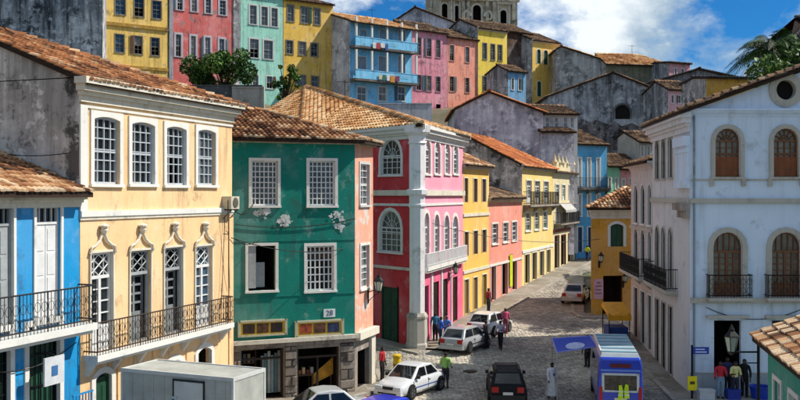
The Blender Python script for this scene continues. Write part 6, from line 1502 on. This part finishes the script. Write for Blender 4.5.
car('parked_car', 'silver saloon car parked in front of the stone shop floor', (-3.15, 38.5, .035), un(-.93, -.36), 'b9bcbe', L=4.2, kind='sedan')
car('parked_car', 'bright blue car parked at the kerb ahead of the white saloon', (-.95, 36.3, .035), un(-.6, -.8), '1433c0', L=3.8, H=1.45, kind='hatch')
car('moving_car', 'black estate car with roof rack driving up the cobbled street', gp(506, 397), un(.07, 1), '1c1e22', L=4.2, Wd=1.68, H=1.5, kind='wagon', rack=True)
car('parked_car', 'silver hatchback parked at the kerb by the pink corner house', gp(466, 350), un(.5, .87), 'a2a6aa', L=3.9, kind='hatch')
car('parked_car', 'white hatchback parked beyond the silver hatchback on the left kerb', gp(490, 334), un(.5, .87), 'd8dcde', L=3.8, kind='hatch')
car('parked_car', 'pale silver saloon parked beside the ochre corner house', gp(576, 302), un(.33, .94), 'b0aca4', L=4.3, Wd=1.72, kind='sedan')

# box truck in front of the cream house
tk = thing('box_truck', 'grey white box truck parked in front of the cream house', 'truck', (-6.4, 29.6, .035), math.atan2(.40, -.92)); S = paint('a9aca6', .5, var=.18, scale=1.5); S2 = paint('c6c9c6', .5, var=.14, scale=1.5)
hb = 3.86
MB().box(-2.05, 2.05, -.8, .95, 1.0, hb).build('cargo_box', S, tk, True)
mb = MB()
for a, b, c, d in ((-2.07, 2.07, -.82, -.75), (-2.07, 2.07, .90, .97)):
    mb.box(a, b, c, d, hb - .08, hb + .03); mb.box(a, b, c, d, .98, 1.12)
for x in (-2.07, 2.0):
    mb.box(x, x + .07, -.75, .90, hb - .08, hb + .025); mb.box(x, x + .07, -.82, -.75, 1.12, hb - .08); mb.box(x, x + .07, .90, .97, 1.12, hb - .08)
mb.build('edge_trim', S2, tk, True)
for sy in (-.805, .955):
    MB().box(-1.0, .05, sy - .02, sy + .02, 1.2, hb - .22).build('side_door', S2, tk, True)
    mb = MB(); mb.box(-1.05, -1.0, sy - .03, sy + .03, 1.15, hb - .16); mb.box(.05, .1, sy - .03, sy + .03, 1.15, hb - .16); mb.box(-1.05, .1, sy - .03, sy + .03, hb - .2, hb - .15); mb.build('door_seal', BLK, tk, True)
    MB().box(-.08, .12, sy - .045, sy + .045, hb - .75, hb - .68).build('latch', CHR, tk, True)
for sy in (-.805, .955):
    for x in (-1.75, -1.4, .45, .85, 1.25, 1.65): MB().box(x - .025, x + .025, sy - .015, sy + .015, 1.13, hb - .09).build('panel_rib', S, tk, True)
mb = MB().hexa([(2.15, -.9, .55), (3.7, -.9, .55), (3.7, .9, .55), (2.15, .9, .55)], [(2.15, -.86, 2.25), (3.2, -.82, 2.25), (3.2, .82, 2.25), (2.15, .86, 2.25)]); mb.build('cab', S2, tk, True)
MB().poly([(3.64, -.75, 1.45), (3.64, .75, 1.45), (3.26, .7, 2.15), (3.26, -.7, 2.15)]).build('windscreen', GLASS_C, tk, True)
MB().box(-2.0, 3.5, -.45, .45, .55, .99).build('chassis', BLK, tk, True)
for x in (-1.3, 2.8):
    for y in (-.85, .85): wheel(tk, x, y, .42, .26)

# blue minibus with awning
A_ = hpt(600, 356, 2.62); B_ = hpt(641, 356, 2.62); nearc = Vector(((A_.x + B_.x) / 2, A_.y, 0)); hd = un(1.1, 7.3)
vL, vW, vH = 6.6, 1.86, 2.62
vc = nearc + Vector((hd[0], hd[1], 0)) * (vL / 2)
vb = thing('minibus', 'blue minibus with ribbed grey roof parked along the white houses', 'minibus', (vc.x, vc.y, .035), math.atan2(hd[1], hd[0]))
BLU = carpaint('1238b8'); RFG = paint('a9b4bc', .45, .1, var=.12, scale=1.5); hl, hw = vL / 2, vW / 2
mb = MB(); K = 10; xs = [-hl, -hl + .08, -hl + .3, -hl * .4, 0, hl * .5, hl - .5, hl - .15, hl]
for i, x in enumerate(xs):
    e = 0 if 1 < i < len(xs) - 2 else (1 if i in (0, len(xs) - 1) else .35); w = hw * (1 - .05 * e); zt = vH - .14 * e - (0.5 if i == len(xs) - 1 else .15 if i == len(xs) - 2 else 0)
    s = [(w * .92, .38), (w, .55), (w, 1.3), (w * .96, 2.2), (w * .88, zt - .07)]
    mb.v += [Vector((x, -y, z)) for y, z in s] + [Vector((x, y, z)) for y, z in s[::-1]]
for i in range(len(xs) - 1):
    for k in range(K): a, b = i * K + k, i * K + (k + 1) % K; mb.f.append([a, a + K, b + K, b])
mb.f.append(list(range(K))); mb.f.append([(len(xs) - 1) * K + k for k in range(K)][::-1]); mb.m = [0] * len(mb.f)
bo_ = mb.build('body', BLU, vb, True, smooth=35); bv_ = bo_.modifiers.new('bevel', 'BEVEL'); bv_.width = .07; bv_.segments = 3; bv_.limit_method = 'ANGLE'; bv_.angle_limit = R(30)
MB().hexa([(-hl + .12, -hw * .87, vH - .12), (hl - .6, -hw * .87, vH - .09), (hl - .6, hw * .87, vH - .09), (-hl + .12, hw * .87, vH - .12)], [(-hl + .25, -hw * .8, vH + .03), (hl - .7, -hw * .8, vH + .03), (hl - .7, hw * .8, vH + .03), (-hl + .25, hw * .8, vH + .03)]).build('roof_panel', RFG, vb, True)
for i in range(6):
    x = -hl + .6 + i * .95; MB().box(x - .12, x + .12, -hw * .78, hw * .78, vH + .032, vH + .075).build('roof_rib', paint('7fa6b4', .45, var=.1), vb, True)
MB().tube([(-hl + .6, hw * .82, vH + .06), (hl - .9, hw * .82, vH + .06)], .035, 6).build('roof_rail', paint('d8dade', .4), vb, True)
# rear end: blue header with dark red lamp bar, white trimmed window
MB().box(-hl - .03, -hl + .02, -.42, .42, 2.10, 2.26).build('brake_light', paint('5a1420', .35), vb, True)
MB().box(-hl - .012, -hl + .02, -.66, .66, 1.16, 1.78).build('rear_window', GLASS_C, vb, True)
mb = MB()
for a, b, c, d in ((-.74, .74, 1.78, 1.87), (-.74, .74, 1.08, 1.16), (-.76, -.66, 1.08, 1.87), (.66, .76, 1.08, 1.87)): mb.box(-hl - .03, -hl + .02, a, b, c, d)
mb.build('window_frame', paint('b9c4cc', .4), vb, True)
MB().box(-hl - .05, -hl + .1, -hw * .95, hw * .95, .4, .66).build('bumper', paint('9aa2aa', .5), vb, True); MB().box(-hl - .06, -hl - .045, -.25, .25, .72, .86).build('number_plate', PLATE, vb, True)
MB().box(-hl - .015, -hl + .02, -.8, .8, 1.94, 2.02).build('trim_band', paint('5d86d8', .4), vb, True)
for s in (1, -1):
    MB().box(-hl - .03, -hl + .05, s * .8 - .07, s * .8 + .07, .75, 1.3).build('tail_light', REDL, vb, True)
    for x0, x1 in ((-hl + .35, -hl + 1.5), (-hl + 1.6, -hl + 2.9), (-hl + 3.0, -hl + 4.3), (-hl + 4.4, -hl + 5.5)):
        MB().hexa([(x0, s * (hw * 1.0 - .02), 1.34), (x1, s * (hw * 1.0 - .02), 1.34), (x1, s * (hw + .008), 1.34), (x0, s * (hw + .008), 1.34)], [(x0, s * (hw * .96 - .02), 2.12), (x1, s * (hw * .96 - .02), 2.12), (x1, s * (hw * .965 + .01), 2.12), (x0, s * (hw * .965 + .01), 2.12)]).build('side_window', GLASS_C, vb, True)
    for x in (-hl + 1.2, hl - 1.2): wheel(vb, x, s * (hw - .1), .36, .24)
    MB().box(hl - .75, hl - .6, s * (hw + .14) - .06, s * (hw + .14) + .06, 1.5, 1.8).build('mirror', BLK, vb, True)
MB().hexa([(hl - .09, -.75, 1.4), (hl - .09, .75, 1.4), (hl + .012, .78, 1.3), (hl + .012, -.78, 1.3)], [(hl - .2, -.72, 2.0), (hl - .2, .72, 2.0), (hl - .11, .7, 2.05), (hl - .11, -.7, 2.05)]).build('windscreen', GLASS_C, vb, True)
ws = thing('safety_vest', 'yellow green safety vest hung on the rear window of the blue minibus', 'vest', (nearc.x, nearc.y, .8))
H3 = Vector((hd[0], hd[1], 0)); S3 = Vector((hd[1], -hd[0], 0)); c0 = nearc - H3 * .06 + S3 * .12
def vv(a, z, o=0): return c0 + S3 * a + Vector((0, 0, z)) - H3 * o
mb = MB()
for q in ([(-.24, .82), (-.03, .82), (-.02, 1.18), (-.08, 1.42), (-.2, 1.40), (-.19, 1.2)], [(.24, .86), (.03, .86), (.02, 1.2), (.07, 1.46), (.19, 1.42), (.20, 1.2)]):
    mb.hexa([vv(a, z + .02) for a, z in q], [vv(a, z + .02, .05) for a, z in q])
mb.build('cloth', paint('b8e010', .6, var=.15), ws); mb = MB()
for z in (1.0, 1.14): mb.hexa([vv(-.23, z, .051), vv(-.04, z, .051), vv(-.04, z + .05, .051), vv(-.23, z + .05, .051)], [vv(-.23, z, .06), vv(-.04, z, .06), vv(-.04, z + .05, .06), vv(-.23, z + .05, .06)]); mb.hexa([vv(.04, z, .051), vv(.23, z, .051), vv(.23, z + .05, .051), vv(.04, z + .05, .051)], [vv(.04, z, .06), vv(.23, z, .06), vv(.23, z + .05, .06), vv(.04, z + .05, .06)])
mb.build('reflective_band', paint('d8dcd0', .3), ws)
# awning beside the minibus
cs = [hpt(552, 338.5, 2.42), hpt(557, 352.5, 2.36), hpt(597.5, 346.5, 2.5), hpt(590.5, 336, 2.55)]
aw = thing('canopy', 'blue cloth canopy with white oval emblem stretched beside the minibus', 'canopy', (cs[0].x, cs[0].y, 0))
n_ = 8; vsA = []; 
def cpt(s, t): p = cs[0].lerp(cs[1], t).lerp(cs[3].lerp(cs[2], t), s); return p - Vector((0, 0, .16 * math.sin(math.pi * s) * math.sin(math.pi * t)))
mb = MB(); off_ = Vector((0, 0, -.02))
for lay in (0, 1): mb.v += [cpt(i / n_, j / n_) + off_ * lay for j in range(n_ + 1) for i in range(n_ + 1)]
for j in range(n_):
    for i in range(n_): a = j * (n_ + 1) + i; mb.f += [[a, a + n_ + 1, a + n_ + 2, a + 1], [a + (n_ + 1) ** 2, a + 1 + (n_ + 1) ** 2, a + n_ + 2 + (n_ + 1) ** 2, a + n_ + 1 + (n_ + 1) ** 2]]
mb.m = [0] * len(mb.f); mb.build('cloth', paint('2b45b4', .7, var=.12), aw, smooth=60)
mb = MB()
el = [(.52 + .24 * math.cos(a), .52 + .27 * math.sin(a)) for a in [2 * math.pi * i / 24 for i in range(24)]]
for i in range(24):
    a, b = el[i], el[(i + 1) % 24]; c = (.52, .52)
    for k in range(4):
        f0, f1 = k / 4, (k + 1) / 4; P = lambda q, f: cpt(c[0] + (q[0] - c[0]) * f, c[1] + (q[1] - c[1]) * f) + Vector((0, 0, .008))
        mb.poly([P(a, f0), P(a, f1), P(b, f1), P(b, f0)] if k else [P(a, 0), P(a, f1), P(b, f1)])
mb.build('emblem', paint('c4ccee', .7, var=.25, scale=4), aw)
mb = MB()
for a, b in ((0, 1), (1, 2), (2, 3), (3, 0)): mb.tube([cs[a], cs[b]], .03, 5)
mb.build('edge_rope', paint('8a95d8', .6), aw)
for c in (cs[0], cs[1]): MB().tube([(c.x, c.y, .03), (c.x, c.y, c.z)], .03, 6).build('pole', paint('a8acb0', .4, .5), aw)

# ------------------------------------------------------------------ PEOPLE
def person_mesh(pose):
    """continuous body grown from a skeleton (local: facing -y, feet at z=0, 1.72 m tall)"""
    J = {}
    st_ = pose.get('stride', 0.0); aL, aR = pose.get('armL', (.12, .0)), pose.get('armR', (.12, .0)); bL, bR = pose.get('bendL', .25), pose.get('bendR', .25); ln = pose.get('lean', 0.0)
    def P(n, x, y, z, rx, ry=None): J[n] = ((x, y, z), (rx, ry or rx))
    P('pel', 0, 0, .95, .15, .11); P('wai', 0, -ln * .3, 1.10, .135, .10); P('che', 0, -ln * .6, 1.28, .16, .11); P('sho', 0, -ln * .9, 1.42, .12, .085); P('nek', 0, -ln, 1.50, .058); P('hd0', 0, -ln - .01, 1.57, .075, .085); P('hd1', 0, -ln - .015, 1.64, .085, .10); P('hd2', 0, -ln, 1.70, .06, .075)
    P('nos', 0, -ln - .115, 1.605, .014)
    E = [('pel', 'wai'), ('wai', 'che'), ('che', 'sho'), ('sho', 'nek'), ('nek', 'hd0'), ('hd0', 'hd1'), ('hd1', 'hd2'), ('hd0', 'nos')]; bone = {}
    for s, nm, (out, fw), bend, sg in ((1, 'L', aL, bL, 1), (-1, 'R', aR, bR, -1)):
        sx = .19 * s; P('s' + nm, sx, -ln * .9, 1.40, .062); ex, ey, ez = sx + s * out * .55, -ln * .9 - fw * .3, 1.40 - .29 * math.cos(min(1.2, abs(fw))) ; P('e' + nm, ex, ey, ez, .046)
        hx, hy, hz = ex + s * .02 * (1 - bend), ey - .25 * math.sin(bend + fw), ez - .25 * math.cos(bend + fw); P('w' + nm, hx, hy, hz, .032)
        d = Vector((hx - ex, hy - ey, hz - ez)).normalized(); p = Vector((hx, hy, hz)) + d * .08; P('p' + nm, p.x, p.y, p.z, .036, .022)
        E += [('sho', 's' + nm), ('s' + nm, 'e' + nm), ('e' + nm, 'w' + nm), ('w' + nm, 'p' + nm)]
        fy = Vector((0, 1, 0)) - d * d.y; fy.normalize(); side = d.cross(fy)
        for k in range(4):
            q = p + d * (.05 + (.012, .02, .014, 0)[k]) + fy * (.03 - .02 * k) + side * (-.006 * s); P('f%d%s' % (k, nm), q.x, q.y, q.z, .009); E.append(('p' + nm, 'f%d%s' % (k, nm)))
        q = p - d * .01 - fy * .055; P('t' + nm, q.x, q.y, q.z, .010); E.append(('p' + nm, 't' + nm))
        ly = st_ * sg; P('h' + nm, .09 * s, 0, .88, .098); P('k' + nm, .095 * s, -ly * .45 - .02, .49, .062); P('a' + nm, .095 * s, -ly + (.06 if ly < 0 else 0), .09 + (.03 if ly < 0 else 0), .042); P('o' + nm, .10 * s, -ly - .14, .035, .036, .03); P('l' + nm, .095 * s, -ly + .04, .04, .035)
        E += [('pel', 'h' + nm), ('h' + nm, 'k' + nm), ('k' + nm, 'a' + nm), ('a' + nm, 'o' + nm), ('a' + nm, 'l' + nm)]
    names = list(J); ix = {n: i for i, n in enumerate(names)}
    me = bpy.data.meshes.new('sk'); me.from_pydata([J[n][0] for n in names], [(ix[a], ix[b]) for a, b in E], [])
    o = bpy.data.objects.new('sk', me); COL.objects.link(o); o.modifiers.new('s', 'SKIN'); sm = o.modifiers.new('u', 'SUBSURF'); sm.levels = sm.render_levels = 1
    for i, n in enumerate(names): d = me.skin_vertices[0].data[i]; d.radius = J[n][1]; d.use_root = n == 'pel'
    dg = bpy.context.evaluated_depsgraph_get(); bm_ = bpy.data.meshes.new_from_object(o.evaluated_get(dg)); bpy.data.objects.remove(o)
    segs = [(a, b, Vector(J[a][0]), Vector(J[b][0])) for a, b in E if not a.startswith('p') or a == 'pel']
    reg = []
    for f in bm_.polygons:
        c = f.center; best = None
        for a, b, p, q in segs:
            t = max(0, min(1, (c - p).dot(q - p) / max(1e-9, (q - p).length_squared))); dd = (c - p - (q - p) * t).length / max(.03, J[a][1][0])
            if best is None or dd < best[0]: best = (dd, a, b)
        a, b = best[1], best[2]
        reg.append('head' if a in ('nek', 'hd0', 'hd1') else 'neck' if b == 'nek' else 'foot' if a[0] == 'a' else 'shin' if a[0] == 'k' else 'thigh' if a[0] == 'h' or b[0] == 'h' and a == 'pel' else 'fore' if a[0] == 'e' else 'hand' if a[0] == 'w' else 'upper' if a[0] == 's' and len(a) == 2 else 'torso')
    return bm_, reg, J
BODY = {}
def shell(src, keep, off_, name, mat):
    used = {}; V = []; Fs_ = []
    for i in keep:
        f = []
        for vi in src.polygons[i].vertices:
            if vi not in used: used[vi] = len(V); v = src.vertices[vi]; V.append(tuple(v.co + v.normal * off_))
            f.append(used[vi])
        Fs_.append(f)
    me = bpy.data.meshes.new(name); me.from_pydata(V, [], Fs_); me.materials.append(mat); me.polygons.foreach_set('use_smooth', [True] * len(Fs_)); me.update(); return me
POSES = dict(stand=dict(armL=(.13, 0), armR=(.13, 0)), walk=dict(stride=.26, armL=(.1, -.35), armR=(.1, .35)), bent=dict(armL=(.12, .25), armR=(.1, .1), bendL=1.3, bendR=.9), talk=dict(stride=.06, armL=(.12, .1), armR=(.16, .3), bendL=.4, bendR=1.5, lean=.03))
CLOTH = lambda c: paint(c, .85, var=.18, scale=9)
def person(label, px, py, face, pose, skin, shirt, legs, hair='16100c', sleeves='short', skirt=None, h=1.72, shorts=False, pos=None, hat=None, zoff=.035, bag=None, group=None):
    g = gpt(px, py) if pos is None else Vector(pos)
    if pose not in BODY: BODY[pose] = person_mesh(POSES[pose])
    src, reg, J = BODY[pose]
    root = thing('person', label, 'person', (g.x, g.y, g.z + (zoff if pos is None else 0)), math.atan2(face[1], face[0]) + math.pi / 2, group=group); root.scale = (h / 1.75,) * 3
    me = src.copy(); me.name = 'body'; me.materials.clear(); me.materials.append(paint(skin, .55, var=.1, scale=6)); me.polygons.foreach_set('use_smooth', [True] * len(me.polygons)); link('body', me, root)
    R_ = range(len(reg)); zc = [f.center.z for f in src.polygons]
    up = {'torso', 'upper'} | ({'fore'} if sleeves == 'long' else set())
    link('shirt', shell(src, [i for i in R_ if reg[i] in up and zc[i] > .92 or reg[i] == 'neck' and zc[i] < 1.46], .014, 'shirt', CLOTH(shirt)), root)
    if skirt:
        mb = MB().lathe([(.15, 1.06), (.19, .92), (.24, .6), (.31, skirt), (.28, skirt + .01), (.1, .9)], 14); mb.build('skirt', CLOTH(legs), root, True, smooth=60)
    else:
        link('trousers', shell(src, [i for i in R_ if reg[i] == 'thigh' or reg[i] == 'torso' and zc[i] < 1.02 or reg[i] == 'shin' and (not shorts or zc[i] > .42)], .016, 'trousers', CLOTH(legs)), root)
    link('shoes', shell(src, [i for i in R_ if reg[i] == 'foot' and zc[i] < .10], .008, 'shoes', CLOTH('2a2622')), root)
    ln = -J['hd1'][0][1]
    link('hair', shell(src, [i for i in R_ if reg[i] == 'head' and (zc[i] > 1.66 or zc[i] > 1.56 and src.polygons[i].center.y > J['hd1'][0][1] + .005)], .018, 'hair', CLOTH(hat or hair)), root)
    y0 = J['hd1'][0][1]
    for s in (-1, 1): MB().lathe([(.001, -.012), (.011, 0), (.001, .012)], 6, (.032 * s, y0 - .088, 1.625)).build('eye', CLOTH('e0dcd4'), root, True)
    mb = MB().box(-.028, .028, y0 - .093, y0 - .075, 1.555, 1.567); mb.build('mouth', CLOTH('7a3a34'), root, True)
    for s in (-1, 1): MB().lathe([(.005, -.028), (.018, -.01), (.02, .012), (.006, .028)], 6, (.088 * s, y0 + .01, 1.61)).build('ear', paint(skin, .55, var=.1, scale=6), root, True)
    if bag: MB().hexa([(.17, -.1, .78), (.27, -.1, .78), (.27, .14, .78), (.17, .14, .78)], [(.18, -.08, 1.06), (.25, -.08, 1.06), (.25, .12, 1.06), (.18, .12, 1.06)]).build('bag', CLOTH(bag), root, True)
    return root
D1, D2, D3 = '4a2e20', '3a241a', '6a4632'
person('person in lime green shirt and dark shorts standing by the white saloon car', 445.5, 389.5, (.3, 1), 'bent', D1, '8fc060', '2c2a2e', shorts=True, h=1.78)
person('person in long white dress and pale blouse walking down the cobbles before the minibus', 552, 399.5, (.2, -1), 'walk', D2, 'e2e4ee', 'e6e4dc', skirt=.18, sleeves='long', h=1.68)
person('person in pale checked shirt and dark trousers walking on the sunlit cobbles', 500.5, 350, (-.3, -1), 'walk', D1, 'b9aec2', '1d1a20', h=1.72)
person('person in bright pink top standing by the kerb beyond the parked hatchbacks', 505.5, 334.5, (-.2, 1), 'stand', D3, 'd85a80', '8a3a52', h=1.66)
person('person in black clothes standing at the door of the white hatchback', 486.5, 349.5, (-.8, .4), 'talk', D2, '26242a', '1a1c22', h=1.7, sleeves='long')
person('person in dark red shirt standing on the pavement behind the silver hatchback', None, None, (.6, -.5), 'stand', D2, '8c2630', '22242c', h=1.74, pos=(*(Q[463] + (Q[489] - Q[463]) * .35 + Vector((1.1, -.43))), zr(0, 68.2) + .13))
Fk = FR
for i, (u, o_, lab, ps, sh, lg, fc) in enumerate(((.9, 1.1, 'person in royal blue shirt nearest the round column of the pink house', 'talk', '2a5ac0', '24304e', (.9, .3)), (1.9, 1.25, 'person in blue and white striped dress in the group outside the pink house', 'stand', '5a8ad0', '3a6ab8', (-.4, -.9)), (2.8, 1.0, 'person in pale pink shirt in the group outside the pink house', 'bent', 'c98aa0', '3c3a52', (-.9, -.2)), (2.2, .45, 'person in teal vest behind the blue group by the pink house', 'stand', '2f7a9a', '26262c', (.2, -1)))):
    p = Fk.pt(u, 0, o_); p.z = zr(p.x, p.y) + .13
    person(lab, None, None, fc, ps, (D1, D3, D2, D1)[i], sh, lg, pos=tuple(p), h=(1.74, 1.62, 1.7, 1.76)[i], skirt=.4 if i == 1 else None)
for i, (px, yy, lab, ps, sh, lg, fc, hh) in enumerate(((720.6, 42.85, 'person in red jacket and pale blue jeans at the doorway of the white gabled house', 'bent', 'c02a3c', '7f97ae', (-.3, -1), 1.72), (727.2, 43.35, 'person in dark navy shirt just inside the doorway group', 'stand', '2a2f58', '20222e', (0, -1), 1.82), (735, 42.85, 'person in pale yellow shirt at the doorway of the white gabled house', 'talk', 'dbd690', '2a2c3c', (.2, -1), 1.72), (744.6, 43.2, 'person dressed all in black leaning by the doorway of the white gabled house', 'stand', '141416', '111114', (-.6, -.8), 1.76))):
    person(lab, None, None, fc, ps, (D1, D2, D1, D2)[i], sh, lg, pos=(kx(px) * yy, yy, .125), h=hh, sleeves='long' if i in (0, 3) else 'short')
p = FS_.pt(FS_.L + .35, .15, .35); person('person in red shirt leaning at the salmon corner of the teal house', None, None, (.9, -.4), 'stand', D2, 'b0202c', '1e1a1a', pos=tuple(p), h=1.7)
person('person in dark shirt standing behind the roof of the blue minibus', None, None, (-.7, -.6), 'stand', D2, '20222c', '1a1c22', pos=(kx(587.5) * 50.5, 50.5, zr(0, 50.5) + .035), h=1.76)
person('person in bright yellow vest on the pavement below the cream row house', None, None, (-.3, -1), 'walk', D1, 'd2dc14', '2a3050', pos=(*(Q[575] + Vector((.9, -2.2))), zr(0, Q[575].y - 2.2) + .13), h=1.75)
